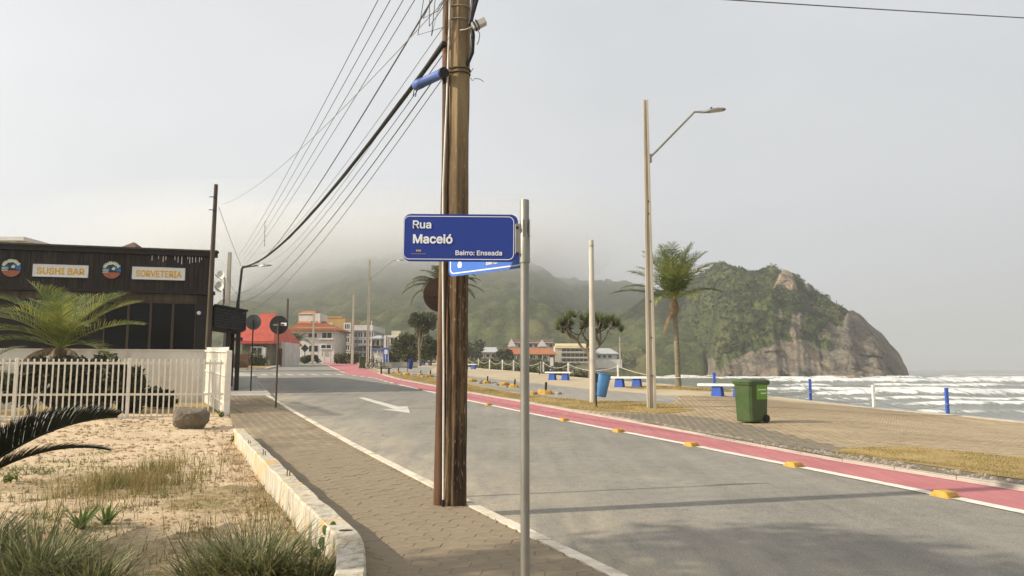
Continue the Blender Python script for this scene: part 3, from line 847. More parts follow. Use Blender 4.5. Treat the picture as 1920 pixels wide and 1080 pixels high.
fx0, fy0 = np.meshgrid(np.linspace(0, 1, 40), np.linspace(0, 1, 24))
for n_, (zb, zt, den, x0, x1, y0, y1) in enumerate(((26, 147, .0027, -350, 120, 450, 900), (52, 140, .003, -335, 85, 480, 880), (64, 134, .006, -320, 60, 510, 860), (74, 128, .012, -305, 35, 550, 850))):
    bx = x0 + (x1 - x0) * fx0; by = y0 + (y1 - y0) * fy0
    rim = np.clip(np.minimum(np.minimum(fx0, 1 - fx0) * 5, np.minimum(fy0, 1 - fy0) * 4), 0, 1) ** .5
    zm = (zb + zt) / 2
    lo = zm + (zb + (fbm(bx * .012 + n_ * 7, by * .012, 3) - .5) * 34 - zm) * rim
    hi = zm + (np.minimum(zt + (fbm(bx * .01, by * .01 + n_ * 5, 3) - .5) * 24, 148.5 - n_) - zm) * rim
    ny, nx = bx.shape
    idx = np.arange(nx * ny).reshape(ny, nx); o_ = nx * ny
    q = np.stack([idx[:-1, :-1], idx[:-1, 1:], idx[1:, 1:], idx[1:, :-1]], -1).reshape(-1, 4)
    ring = np.concatenate([idx[0, :], idx[1:, -1], idx[-1, -2::-1], idx[-2:0:-1, 0]])
    nxt = np.roll(ring, -1)
    wall_ = np.stack([ring + o_, nxt + o_, nxt, ring], -1)
    vv = np.concatenate([np.stack([bx, by, hi], -1).reshape(-1, 3), np.stack([bx, by, lo - .5], -1).reshape(-1, 3)])
    me = np_mesh('fog_bank', vv, np.concatenate([q, q[:, ::-1] + o_, wall_]))
    tag(link_mesh('fog_bank', me, volume('hill_fog', den, (.93, .93, .925))), 'low fog bank swallowing the top of the forested hill', None, None, 'stuff')

# ------------------------------------------------------------------ object materials
M['galv'] = pm('galvanised_steel', (.33, .315, .28), (.24, .23, .20), 8, .5, .15, 60, .75, dirt=(.20, .16, .11), dscale=3, damt=.6, stretch=(1, 1, .3))
M['pole_conc'] = pm('pole_concrete', (.46, .41, .32), (.36, .32, .25), 2.5, .9, .35, 50, dirt=(.22, .18, .13), dscale=1.6, damt=.6, stretch=(1, 1, .25))
M['dark_metal'] = pm('dark_metal', (.035, .033, .03), (.02, .02, .02), 6, .55, .1, 40, .3)
M['black'] = pm('black_rubber', (.018, .018, .018), (.012, .012, .012), 6, .6, .1)
def woodpole():
    k = N('weathered_pole_wood')
    v = k.vec((1, 1, .05))
    g = k.noise(26, 7, .7, v)
    c = k.mix(k.rng(g, .40, .60), (.185, .118, .060), (.048, .029, .016))
    c = k.mix(k.rng(k.noise(5, 5, .6, k.vec((1, 1, .12))), .48, .66, 0, .8), c, (.045, .030, .019))
    up = k.n.new('ShaderNodeSeparateXYZ'); k.l.new(k.tc.outputs['Object'], up.inputs[0])
    c = k.mix(k.math('MULTIPLY', k.rng(up.outputs['Z'], 2.9, 4.6, 0, .9), k.rng(k.noise(3, 5, .6, k.vec((1, 1, .25))), .3, .6, .35, 1)), c, (.30, .22, .12))
    c = k.mix(k.rng(k.noise(40, 3, .6, k.vec((1, 1, .3))), .60, .72, 0, .6), c, (.40, .34, .25))
    c = k.mix(k.rng(k.noise(17, 5, .6, k.vec((1, 1, .035))), .57, .63, 0, .85), c, (.022, .015, .010))
    k.color(c); k.bump(g, .8, .012)
    return k.done(.85, 0, .2)
M['polewood'] = woodpole()
M['rustwood'] = pm('rust_stained_timber', (.155, .080, .042), (.052, .028, .016), 9, .85, .6, 40, dirt=(.32, .23, .13), dscale=5, damt=.8, stretch=(1, 1, .1))
M['oldwood'] = pm('old_dark_timber', (.11, .085, .058), (.06, .045, .03), 6, .9, .5, 30, stretch=(1, 1, .12))
M['pvc'] = pm('white_plastic_pipe', (.72, .70, .64), (.62, .59, .52), 4, .5, .05, dirt=(.34, .28, .2), dscale=3, damt=.5)
M['sign_blue'] = pm('street_sign_blue', (.024, .050, .275), (.020, .043, .24), 2, .45, .03, 90, dirt=(.03, .055, .2), dscale=5, damt=.3, spec=.25)
M['sign_light'] = pm('faded_sign_blue', (.035, .17, .62), (.03, .13, .52), 3, .4, .03, spec=.5)
M['sign_white'] = pm('reflective_white', (.80, .80, .80), (.74, .74, .75), 6, .5, 0)
M['gold'] = pm('small_gold_print', (.55, .42, .10), (.45, .33, .08), 6, .5, 0)
M['cable'] = pm('cable_sheath', (.022, .021, .02), (.015, .015, .015), 6, .6, 0)
M['wire'] = pm('grey_wire', (.14, .135, .13), (.10, .10, .095), 6, .6, 0)
M['wire_pale'] = pm('bare_wire', (.33, .33, .32), (.28, .28, .27), 6, .5, 0, metal=.3)
M['closure_blue'] = pm('blue_plastic_cover', (.085, .15, .42), (.07, .125, .36), 5, .5, .05, dirt=(.14, .16, .25), dscale=4, damt=.5)
M['bin_green'] = pm('green_bin_plastic', (.052, .088, .024), (.040, .070, .019), 3, .5, .05, 60, dirt=(.11, .11, .06), dscale=2.5, damt=.45, spec=.4)
M['bin_label'] = pm('bright_green_label', (.145, .33, .035), (.13, .29, .03), 4, .5, 0)
M['bin_blue'] = pm('blue_bin_plastic', (.07, .22, .46), (.055, .18, .40), 3, .45, .05, 60, dirt=(.18, .25, .34), dscale=3, damt=.5, spec=.5)
M['bin_navy'] = pm('navy_bin_plastic', (.022, .05, .20), (.018, .04, .16), 3, .5, .05)
M['bench_blue'] = pm('blue_painted_concrete', (.035, .10, .42), (.03, .08, .35), 4, .7, .2, 50, dirt=(.12, .15, .25), dscale=3, damt=.5)
M['white_wall'] = pm('white_render', (.74, .70, .62), (.66, .62, .54), 2, .88, .2, 40, dirt=(.42, .36, .27), dscale=1.5, damt=.6, stretch=(1, 1, .5))
M['fence_white'] = pm('cream_white_enamel', (.78, .74, .64), (.70, .66, .56), 4, .6, .08, 60, dirt=(.50, .40, .27), dscale=5, damt=.5)
M['post_white'] = pm('white_post_paint', (.75, .73, .67), (.66, .63, .56), 5, .7, .15, 60, dirt=(.42, .35, .26), dscale=5, damt=.5)
M['rope'] = pm('pale_rope', (.55, .50, .40), (.45, .40, .31), 20, .9, .3, 80)
M['yellow'] = pm('yellow_road_paint', (.52, .31, .06), (.40, .24, .045), 8, .75, .3, 60, dirt=(.26, .17, .06), dscale=8, damt=.7)
M['reflector'] = pm('amber_reflector', (.30, .15, .03), (.22, .10, .02), 20, .3, 0, spec=.6)
M['rubble'] = pm('broken_concrete', (.36, .32, .26), (.24, .21, .17), 7, .95, .5, 40)
M['sign_back'] = pm('sign_back_black', (.022, .02, .018), (.015, .014, .013), 3, .55, .05, dirt=(.05, .04, .03), dscale=4, damt=.5)
M['sign_grey'] = pm('sign_back_grey', (.085, .09, .088), (.07, .073, .072), 3, .6, .05)
M['sign_rust'] = pm('sign_back_brown', (.055, .028, .02), (.035, .02, .015), 4, .7, .1)
def plaster():
    k = N('limewashed_plaster')
    c = k.mix(k.rng(k.noise(3, 6, .6), .35, .65), (.58, .53, .43), (.47, .42, .33))
    st = k.noise(11, 6, .7, k.vec((1, 1, .16)))
    c = k.mix(k.rng(st, .46, .64, 0, .75), c, (.20, .17, .125))
    c = k.mix(k.rng(k.noise(2.2, 5, .6), .52, .62, 0, .8), c, (.55, .36, .15))
    c = k.mix(k.rng(k.noise(16, 5, .7), .58, .68, 0, .7), c, (.32, .29, .24))
    k.color(c); k.bump(k.noise(30, 7, .65), .5, .012)
    return k.done(.92, 0, .15)
M['plaster'] = plaster()

FONT = None
try:
    import os
    fp_ = os.path.join(bpy.utils.system_resource('DATAFILES'), 'fonts', 'Inter.woff2')
    if os.path.exists(fp_): FONT = bpy.data.fonts.load(fp_)      # Blender's own sans face; the built-in face is used when it is absent
except Exception:
    FONT = None
def text_mesh(txt, size, offset=0.0, extrude=.001, align='LEFT', spacing=1.0):
    cu = bpy.data.curves.new('lettering', 'FONT')
    cu.body = txt; cu.size = size; cu.offset = offset; cu.extrude = extrude; cu.align_x = align; cu.space_character = spacing
    cu.resolution_u = 3
    if FONT: cu.font = FONT
    o = bpy.data.objects.new('lettering', cu); scene.collection.objects.link(o)
    bpy.context.view_layer.update()
    me = bpy.data.meshes.new_from_object(o.evaluated_get(bpy.context.evaluated_depsgraph_get()))
    bpy.data.objects.remove(o); bpy.data.curves.remove(cu)
    return me
def lettering(txt, size, mat, parent, loc, rz=0, offset=0., extrude=.001, align='LEFT', width=None, height=None, spacing=1.0, name='lettering'):
    src = text_mesh(txt, size, 0.0, extrude, align, spacing)
    bm = bmesh.new()
    for k_, (dx, dy) in enumerate(((0, 0), (1, 0), (-1, 0), (0, 1), (0, -1), (.7, .7), (-.7, -.7), (.7, -.7), (-.7, .7)) if offset else ((0, 0),)):
        n0 = len(bm.verts); bm.from_mesh(src); bm.verts.ensure_lookup_table()      # strokes thickened by close copies
        for v_ in bm.verts[n0:]: v_.co += Vector((dx * offset, dy * offset, k_ * .00012))
    me = bpy.data.meshes.new(name); bm.to_mesh(me); bm.free(); bpy.data.meshes.remove(src)
    co = np.zeros(len(me.vertices) * 3, np.float32); me.vertices.foreach_get('co', co); co = co.reshape(-1, 3)
    w, h = np.ptp(co[:, 0]), np.ptp(co[:, 1])
    sx = width / w if width else 1; sy = height / h if height else (sx if width else 1)
    if width is None and height: sx = sy
    me.materials.clear(); me.materials.append(mat)
    o = link_mesh(name, me, None, parent, loc, (math.pi / 2, 0, rz)); o.scale = (sx, sy, 1)
    return o
def rrect(w, h, r, n=6, cx=0, cz=0):
    out = []
    for (sx, sz, a0) in ((1, -1, -90), (1, 1, 0), (-1, 1, 90), (-1, -1, 180)):
        for i in range(n + 1):
            a = R(a0 + 90 * i / n)
            out.append((cx + sx * (w / 2 - r) + r * math.cos(a), cz + sz * (h / 2 - r) + r * math.sin(a)))
    return out
def ring_plate(mb, outer, inner, y0, y1):
    n = len(outer)
    vs_ = [(x, y0, z) for x, z in outer] + [(x, y0, z) for x, z in inner] + [(x, y1, z) for x, z in outer] + [(x, y1, z) for x, z in inner]
    fs = []
    for i in range(n):
        j = (i + 1) % n
        fs += [(i, j, n + j, n + i), (2 * n + j, 2 * n + i, 3 * n + i, 3 * n + j), (j, i, 2 * n + i, 2 * n + j), (n + i, n + j, 3 * n + j, 3 * n + i)]
    mb.add(vs_, fs)

# ------------------------------------------------------------------ street name sign
YS = 3.25
px_ = YS / F
base = at(984, 692, YS)
ss = empty('street_sign', (base.x, YS, .12), 0, 'blue street name sign reading Rua Maceió on galvanised pipe post', 'street sign')
zt = lambda v: at(960, v, YS).z - .12
MB().tube([(0, 0, -.3), (0, 0, zt(490))], .0195, 16).build('post', M['galv'], ss)
MB().tube([(0, 0, zt(493)), (0, 0, zt(441)), (0, 0, zt(438))], [.0235, .0235, .0215], 16).tube([(0, 0, zt(440)), (0, 0, zt(376)), (0, 0, zt(375))], [.0205, .0205, .0185], 16).build('sleeve', M['galv'], ss)
MB().box((-.006, 0, zt(429)), (.005, .05, .075)).box((.021, 0, zt(429)), (.005, .05, .075)).build('clamp', M['galv'], ss)
bx = at(864, 447, YS); wS, hS = 217 * px_, 91 * px_
bl = empty('name_plate', (bx.x - base.x, -.012, bx.z - .12), 0); bl.parent = ss; bl.rotation_euler = (0, R(.35), 0)
# name plate: one panel with frame line, lettering and crest as its own pieces
plate = MB().plate(rrect(wS, hS, .033), -.0015, .0015).build('name_plate', M['sign_blue'], ss, (bx.x - base.x, -.012, bx.z - .12), (0, R(.45), 0))
bpy.data.objects.remove(bl)
m = MB(); ring_plate(m, rrect(wS - .018, hS - .018, .026, cx=-.008), rrect(wS - .024, hS - .024, .023, cx=-.008), -.0026, -.0012)
m.build('border_line', M['sign_white'], plate)
def sign_xy(u, v): return ((u - 864) * px_, (447 - v) * px_)
x_, z_ = sign_xy(772, 429); lettering('Rua', .06, M['sign_white'], plate, (x_, -.002, z_), width=35 * px_, height=15.5 * px_, offset=.0011)
x_, z_ = sign_xy(773, 457.5); lettering('Maceió', .06, M['sign_white'], plate, (x_, -.002, z_), width=75 * px_, height=18.5 * px_, offset=.0016)
x_, z_ = sign_xy(854, 480); lettering('Bairro: Enseada', .03, M['sign_white'], plate, (x_, -.002, z_), width=88 * px_, height=9.5 * px_, offset=.0005)
x_, z_ = sign_xy(785, 472)
m = MB()
for k_ in (-1, 0, 1): m.plate([(x_ + k_ * .0075 + .0036 * math.cos(R(a)), z_ + .0046 * math.sin(R(a))) for a in range(0, 360, 45)], -.0024, -.001)
m.build('crest', M['gold'], plate)
m = MB(); x_, z_ = sign_xy(785, 478.5)
for i in range(13): m.plate([(x_ - .032 + i * .005, z_), (x_ - .0285 + i * .005, z_), (x_ - .0285 + i * .005, z_ + .0018), (x_ - .032 + i * .005, z_ + .0018)], -.0022, -.001)
m.build('crest_caption', M['gold'], plate)
MB().box((bx.x - base.x + wS / 2 + .001, -.012, zt(449)), (.028, .008, .062 * 2.2), bev=.003).build('bracket', M['galv'], ss)
for v_ in (428, 476): MB().cyl((bx.x - base.x + wS / 2 - .003, -.014, zt(v_)), (bx.x - base.x + wS / 2 - .003, -.021, zt(v_)), .0065, 6).build('bolt', M['dark_metal'], ss)
rz2 = math.atan2(.32, -.339) - math.pi
p2_ = MB().plate(rrect(.50, .2, .033, cx=-.25), -.0015, .0015).build('cross_street_plate', M['sign_light'], ss, (.0, .022, zt(470) + .028), (0, 0, rz2))
tag(p2_, 'faded light blue second name plate angled away behind')
m = MB(); ring_plate(m, rrect(.478, .178, .026, cx=-.25), rrect(.466, .166, .022, cx=-.25), -.0026, -.0012); m.build('border_line', M['sign_white'], p2_)
lettering('Bairro:', .03, M['sign_white'], p2_, (-.24, -.002, -.066), width=.075, offset=.0006)
m = MB(); m.plate([(-.43, -.062), (-.41, -.062), (-.404, -.05), (-.41, -.034), (-.42, -.028), (-.43, -.034), (-.436, -.05)], -.0024, -.001); m.build('crest', M['sign_white'], p2_)

# ------------------------------------------------------------------ big wooden utility pole by the kerb
UY = 8.5; ub = Vector((X(855, UY), UY, .11))
up = empty('utility_pole', ub, 0, 'thick brown wooden utility pole rising beside the kerb in the foreground', 'utility pole')
H = 8.2; n = 40; rows = 60
vs_, fs = [], []
grain = [.012 * math.sin(7 * 2 * math.pi * j / n) + random.uniform(-.007, .007) - (.018 if j in (9, 23, 31, 36) else 0) for j in range(n)]
for i in range(rows + 1):
    z = -.3 + (H + .3) * i / rows; r0 = .128 - .0015 * z - (.004 * math.sin(z * 2.1))
    for j in range(n):
        a = 2 * math.pi * j / n + .05 * math.sin(z * .7)
        r = r0 + grain[j] * .55 + .004 * math.sin(j * 3.1 + z * 5) * math.sin(z * 1.7 + j)
        vs_.append((r * math.cos(a) + .0015 * z, r * math.sin(a), z))
for i in range(rows):
    for j in range(n): fs.append((i * n + j, i * n + (j + 1) % n, (i + 1) * n + (j + 1) % n, (i + 1) * n + j))
fs.append(tuple(range(rows * n, rows * n + n)))
MB().add(vs_, fs, True).build('shaft', M['polewood'], up)
# older timber strapped to the left side, a little splayed at the foot
m = MB(); vs_ = []; k = 24
for i in range(k + 1):
    z = -.25 + 8.0 * i / k
    cx = -.172 + .038 * min(1, (z + .25) / 5.0) + .004 * math.sin(z * 2); w = .062 - .0035 * z; w = max(w, .047)
    for j in range(10):
        a = 2 * math.pi * j / 10; q = w * (1 + .13 * math.sin(j * 2.7 + z * 1.3))
        vs_.append((cx + q * math.cos(a), -.03 + q * math.sin(a) * .9, z))
fs = [(i * 10 + j, i * 10 + (j + 1) % 10, (i + 1) * 10 + (j + 1) % 10, (i + 1) * 10 + j) for i in range(k) for j in range(10)] + [tuple(range(k * 10, k * 10 + 10))]
m.add(vs_, fs, True).build('side_timber', M['rustwood'], up)
MB().tube([(-.118, -.128, .0), (-.128, -.125, 1.5), (-.152, -.105, 2.75), (-.158, -.09, 3.6), (-.125, -.10, 4.6), (-.102, -.11, 5.6), (-.085, -.115, 7.9)], .0115, 10).build('conduit', M['pvc'], up)
MB().tube([(-.118, -.128, -.02), (-.117, -.128, .09)], .0165, 10).build('conduit_shoe', M['black'], up)
for z in (4.97, 5.02, 5.62, 5.78, 6.35):
    m = MB(); ring = [(.132 * math.cos(R(a)) + .0015 * z, .132 * math.sin(R(a)), z + .01 * math.sin(R(a * 1))) for a in range(0, 361, 15)]
    m.tube(ring, .009 if z < 5.1 else .006, 6).build('strap', M['oldwood'] if z < 5.1 else M['wire_pale'], up)
MB().tube([(.13, -.05, 4.93), (.17, -.06, 4.87), (.2, -.06, 4.9), (.26, -.06, 4.89), (.3, -.06, 4.86)], .004, 6).tube([(.13, -.05, 4.95), (.18, -.07, 5.02)], .004, 6).build('loose_wire_end', M['wire'], up)
MB().box((.0, 0, 7.55), (1.9, .1, .11)).box((0, -.12, 7.55), (.12, .06, .2)).build('crossarm', M['oldwood'], up)
for x in (-.8, -.45, .45, .8):
    MB().tube([(x, 0, 7.6), (x, 0, 7.68), (x, 0, 7.7), (x, 0, 7.76), (x, 0, 7.78)], [.02, .04, .025, .035, .01], 10).build('insulator', M['sign_white'], up)
m = MB()
m.tube([(.10, -.07, 5.05), (.165, -.09, 5.2), (.175, -.1, 5.4), (.15, -.1, 5.6), (.18, -.1, 5.9), (.30, -.08, 6.25), (.36, -.05, 6.6), (.30, 0, 7.3)], .026, 8)
for i in range(7):
    r = random.uniform
    m.tube([(.14 + r(-.02, .02), -.11, 5.6 + r(-.1, .1)), (.2 + r(-.02, .05), -.12, 5.9 + r(-.1, .1)), (.3 + r(-.04, .08), -.1, 6.05 + r(-.1, .1)), (.38 + r(-.03, .1), -.07, 6.3 + r(-.1, .1)), (.36 + r(-.05, .1), -.05, 6.7)], random.choice((.008, .012, .016)), 6)
m.build('cable_coil', M['cable'], up)
m = MB()
for i in range(4):
    r = random.uniform
    m.tube([(-.1 + r(-.05, .02), -.13, 5.95 + r(-.1, .1)), (-.2 + r(-.1, .05), -.16, 5.6 + r(-.2, .2)), (-.38 + r(-.1, .1), -.14, 5.55 + r(-.25, .2)), (-.3 + r(-.1, .1), -.12, 5.95 + r(-.1, .2)), (.05, -.14, 6.2 + r(-.1, .15))], .005, 6)
m.build('loose_loop', M['wire'], up)

# terminal box held out on the right of the pole
tb = at(898, 45, 8.3)
t = empty('terminal_box', tb, 0, 'small grey ribbed terminal box fixed to the right side of wooden pole', 'terminal box')
e = Matrix.Rotation(R(-28), 3, 'Y')
MB().box((0, 0, 0), (.17, .085, .085), e, bev=.01).build('housing', pm('grey_box_plastic', (.50, .49, .46), (.42, .41, .38), 6, .5, .05), t)
m = MB()
for k_ in (-.055, -.02): m.box(e @ Vector((k_, 0, 0)), (.014, .094, .094), e)
m.build('band', M['black'], t)
MB().tube([(-.08, 0, -.04), (-.15, .02, -.06), (-.22, .06, -.05)], .012, 8).build('arm', M['galv'], t)
MB().tube([(-.02, 0, -.06), (.01, 0, -.12), (.0, 0, -.2), (-.02, 0, -.25)], .006, 6).build('tail_cable', M['wire'], t)

# blue splice cover hanging on the cable bundle
a_, b_ = at(830, 137, 8.35), at(779, 161, 8.9)
sc_ = empty('splice_cover', (a_ + b_) / 2, 0, 'blue cylindrical splice cover hanging where the cable bundle meets the pole', 'splice cover')
a_, b_ = a_ - (a_ + b_) / 2, b_ - (a_ + b_) / 2
MB().tube([a_, a_.lerp(b_, .75), a_.lerp(b_, .752), a_.lerp(b_, .97), b_], [.058, .058, .062, .062, .05], 18).build('sleeve', M['closure_blue'], sc_)
MB().tube([a_ - (b_ - a_) * .06, a_], .062, 16).build('end_cap', M['black'], sc_)
MB().tube([b_, b_ + Vector((-.02, .02, -.05)), b_ + Vector((-.03, .02, -.12)), b_ + Vector((.0, .02, -.13)), b_ + Vector((.01, .02, -.06)), b_], .006, 6).build('wire_loop', M['cable'], sc_)

# ------------------------------------------------------------------ overhead cables
def sagline(a, b, sag, n=22):
    a, b = Vector(a), Vector(b)
    return [a.lerp(b, i / n) - Vector((0, 0, sag * 4 * (i / n) * (1 - i / n))) for i in range(n + 1)]
def cable(a, b, sag, r, mat, label, pts=None, name='overhead_cable'):
    o = MB().tube(pts or sagline(a, b, sag), r, 6).build(name, mat)
    return tag(o, label, 'cable', 'overhead cables')
A0 = Vector((ub.x - .16, UY - .1, at(830, 88, UY).z)); B0 = at(455, 500, 33)
bundle = sagline(A0, B0, .62, 30)
o = MB()
for k_ in range(5):
    dx, dz = random.uniform(-.025, .025), random.uniform(-.03, .03)
    o.tube([p + Vector((dx * math.sin(i * .8 + k_), 0, dz * math.cos(i * .9 + k_ * 2))) for i, p in enumerate(bundle)], .014, 6)
o.tube(bundle, .03, 8)
o = o.build('cable_bundle', M['cable']); tag(o, 'thick black sagging cable bundle from the wooden pole down towards the restaurant', 'cable', 'overhead cables')
cable(B0, at(443, 580, 33.6), .02, .035, M['cable'], 'short black cable dropping from the bundle end to the awning roof')
A1 = Vector((ub.x - .14, UY, A0.z + .12))
for k_, (u, v, Y, zz, lab) in enumerate(((432, 548, 42, -.05, 'uppermost of the thin dark cables just below the black bundle'), (426, 560, 44, -.2, 'middle thin dark cable below the black bundle'), (420, 575, 46, -.34, 'lowest thin dark cable below the black bundle'))):
    cable(A1 + Vector((0, 0, zz - .1)), at(u, v, Y), .95 + .22 * k_, .006 + .003 * (k_ == 1), M['wire'], lab)
for k_, (x, zz, u, v, lab) in enumerate(((-.9, 7.72, 448, 478, 'leftmost of four parallel power wires at the top of the sky'), (-.55, 7.72, 452, 483, 'second from the left of four parallel power wires'), (-.2, 7.70, 456, 489, 'third from the left of four parallel power wires'), (.1, 7.68, 460, 495, 'rightmost of four parallel power wires running to the far pole'))):
    cable((ub.x + x * .55 + .22, UY, zz - .25), at(u, v, 62), .35, .008, M['wire'], lab)
cable((ub.x - .13, UY, 6.35), at(462, 500, 60), 1.0, .013, M['wire'], 'single darker power wire right of the four parallel wires')
cable((ub.x - .13, UY, 6.05), at(414, 384, 30), .45, .006, M['wire_pale'], 'thin pale service wire crossing to the leaning dark pole')
cable((ub.x - .13, UY, 5.75), at(466, 470, 58), 1.2, .006, M['wire_pale'], 'thin pale wire just above the black bundle')
cable((ub.x - .13, UY, 5.6), at(470, 478, 58), 1.5, .006, M['wire_pale'], 'faint second pale wire hugging the black bundle')
cable((ub.x + .1, UY, at(860, -34, UY).z), at(2500, 62, 13), .05, .008, M['wire'], 'lone dark wire crossing the top right corner of the sky')
cable(at(410, 388, 30), at(452, 498, 33), .05, .010, M['wire'], 'short wire slanting from the leaning dark pole to the bundle end')
cable(at(425, 520, 36), at(455, 560, 60), .2, .008, M['wire'], 'short low wire leaving the pole behind the restaurant', None)
sp = MB(); p0 = at(497, 416, 40); p1 = at(496, 460, 40)
sp.tube([p0, p1], .012, 6)
for i in range(6): sp.sphere(p0.lerp(p1, i / 5), .035, 8, 5)
tag(sp.build('wire_spacer', M['wire']), 'short vertical spacer rod clipped across the power wires', 'wire spacer')

# ------------------------------------------------------------------ lamp posts and other poles
def conc_shaft(h, w0=.30, d0=.22, w1=.16, d1=.13, rec=.055):
    """tapered concrete post of double T section with a recessed web"""
    m = MB(); sec = lambda w, d, r: [(-w / 2, -d / 2), (-w / 2 + w * .28, -d / 2), (-w / 2 + w * .34, -d / 2 + r), (w / 2 - w * .34, -d / 2 + r), (w / 2 - w * .28, -d / 2), (w / 2, -d / 2),
                                     (w / 2, d / 2), (w / 2 - w * .28, d / 2), (w / 2 - w * .34, d / 2 - r), (-w / 2 + w * .34, d / 2 - r), (-w / 2 + w * .28, d / 2), (-w / 2, d / 2)]
    vs_ = []; L = (-.4, h * .45, h)
    for z in L:
        t_ = max(z, 0) / h
        vs_ += [(x, y, z) for x, y in sec(w0 + (w1 - w0) * t_, d0 + (d1 - d0) * t_, rec * (1 - .5 * t_))]
    n = 12
    fs = [(i * n + j, i * n + (j + 1) % n, (i + 1) * n + (j + 1) % n, (i + 1) * n + j) for i in range(2) for j in range(n)] + [tuple(range(2 * n, 3 * n))]
    return m.add(vs_, fs)
def lamp_head(parent, loc, rz, sc=1.0):
    hd = MB()
    prof = [(-.42, .035, .03), (-.30, .06, .05), (-.1, .13, .075), (.15, .16, .075), (.36, .14, .05), (.44, .08, .03)]
    vs_ = []
    for (x, w, h) in prof:
        vs_ += [(x * sc, -w * sc, 0), (x * sc, w * sc, 0), (x * sc, w * .8 * sc, h * sc), (x * sc, -w * .8 * sc, h * sc)]
    fs = [(i * 4 + j, i * 4 + (j + 1) % 4, i * 4 + 4 + (j + 1) % 4, i * 4 + 4 + j) for i in range(5) for j in range(4)] + [(3, 2, 1, 0), (20, 21, 22, 23)]
    hd.add(vs_, fs)
    h = hd.build('lamp_head', M['galv'], parent, loc, (0, R(-6), rz))
    MB().box((.12 * sc, 0, -.008), (.42 * sc, .22 * sc, .02), bev=.008).build('lens', M['lens'], h)
    MB().cyl((-.02, 0, .07 * sc), (-.02, 0, .15 * sc), .035 * sc, 10).build('photocell', M['black'], h)
    return h
M['lens'] = pm('lamp_lens', (.55, .52, .44), (.45, .42, .36), 6, .2, 0, spec=.6)
def lamp_post(u, vb, vt, arm, rz, label, name='street_lamp'):
    p = gh(u, vb, .06); h = at(u, vt, p.y).z - p.z
    L = empty(name, p, rz, label, 'street lamp', 'street lamps of the promenade')
    conc_shaft(h).build('shaft', M['pole_conc'], L)
    if arm:
        za, dx, dz, s = arm
        MB().tube([(.06, 0, za), (.16, 0, za + .06), (dx * .78, 0, za + dz * .92), (dx * .84, 0, za + dz), (dx, 0, za + dz)], .038 * s, 8).build('arm', M['galv'], L)
        MB().box((.10, 0, za - .02), (.14, .12, .30), bev=.02).build('arm_clamp', M['galv'], L)
        lamp_head(L, (dx + .3 * s, 0, za + dz), 0, s)
    for z in (1.05, 2.3, 3.5, h * .62, h * .66):
        t_ = z / h; MB().cyl((.02, -(.11 - .045 * t_) - .01, z), (.02, -.05, z), .022, 8).build('bolt_hole', M['dark_metal'], L)
    return L
p = gh(1222, 765, .06); zz = lambda v: at(1222, v, p.y).z - p.z
px1 = p.y / F
lamp_post(1222, 765, 188, (zz(296), (1332 - 1222) * px1, zz(212) - zz(296), 1.0), R(-4), 'tall concrete street lamp with long arm reaching right beside the coconut palm')
p = gh(689, 690, .06); zz2 = lambda v: at(689, v, p.y).z - p.z
lamp_post(689, 690, 487, (zz2(523), (742 - 689) * p.y / F, zz2(489) - zz2(523), 1.0), R(-3), 'distant concrete street lamp with arm beside the far green bin')
p = gh(1112, 755, .06)
t = empty('concrete_post', p, 0, 'plain slender concrete post without lamp beside the blue litter bin', 'post')
h = at(1112, 450, p.y).z - p.z
MB().tube([(0, 0, -.3), (0, 0, h * .5), (0, 0, h - .02), (0, 0, h)], [.125, .105, .085, .07], 14).build('shaft', pm('grey_smooth_concrete', (.50, .47, .39), (.42, .39, .32), 2, .85, .2, 40, dirt=(.28, .24, .18), dscale=2, damt=.5, stretch=(1, 1, .3)), t)
MB().tube([(0, 0, h - .25), (0, 0, h - .2)], .092, 14).build('collar', M['galv'], t)

def plain_pole(name, u, vb, vt, Y, r, mat, label, cat, lean=0, sq=False, dz=0, extra=None):
    b = at(u, vb, Y); h = at(u, vt, Y).z - b.z
    t = empty(name, b, 0, label, cat)
    m = MB()
    if sq:
        m.hexa([(-r, -r, -.5), (r, -r, -.5), (r, r, -.5), (-r, r, -.5), (lean - r * .6, -r * .6, h), (lean + r * .6, -r * .6, h), (lean + r * .6, r * .6, h), (lean - r * .6, r * .6, h)])
    else:
        m.tube([(0, 0, -.5), (lean * .5, 0, h * .5), (lean, 0, h)], [r, r * .85, r * .7], 12)
    m.build('shaft', mat, t)
    if extra: extra(t, h)
    return t
def pins(t, h):
    for k_ in (.93, .86):
        MB().cyl((-.16, -.1, h * k_), (.18, -.1, h * k_), .02, 6).build('step_bolt', M['dark_metal'], t)
plain_pole('utility_pole', 387, 700, 346, 31.4, .115, M['oldwood'], 'leaning dark wooden pole at the restaurant corner', 'utility pole', lean=.06, extra=pins)
plain_pole('utility_pole', 422, 690, 473, 47, .15, M['pole_conc'], 'concrete pole rising behind the restaurant awning', 'utility pole', sq=True)
def far_arm(t, h):
    MB().tube([(.1, 0, h - 2.2), (1.4, 0, h - 1.2), (2.4, 0, h - .9)], .035, 6).build('arm', M['galv'], t)
    MB().box((2.7, 0, h - .9), (.7, .22, .09), bev=.03).build('lamp_head', M['galv'], t)
plain_pole('utility_pole', 536, 678, 560, 112, .2, M['oldwood'], 'grey wooden pole left of the white house with orange roof', 'utility pole')
plain_pole('utility_pole', 586, 682, 588, 106, .17, M['pole_conc'], 'short concrete pole right in front of the white house', 'utility pole', sq=True)
plain_pole('utility_pole', 660, 690, 553, 108, .19, M['pole_conc'], 'faint concrete pole between ochre block and white topped building', 'utility pole', sq=True)
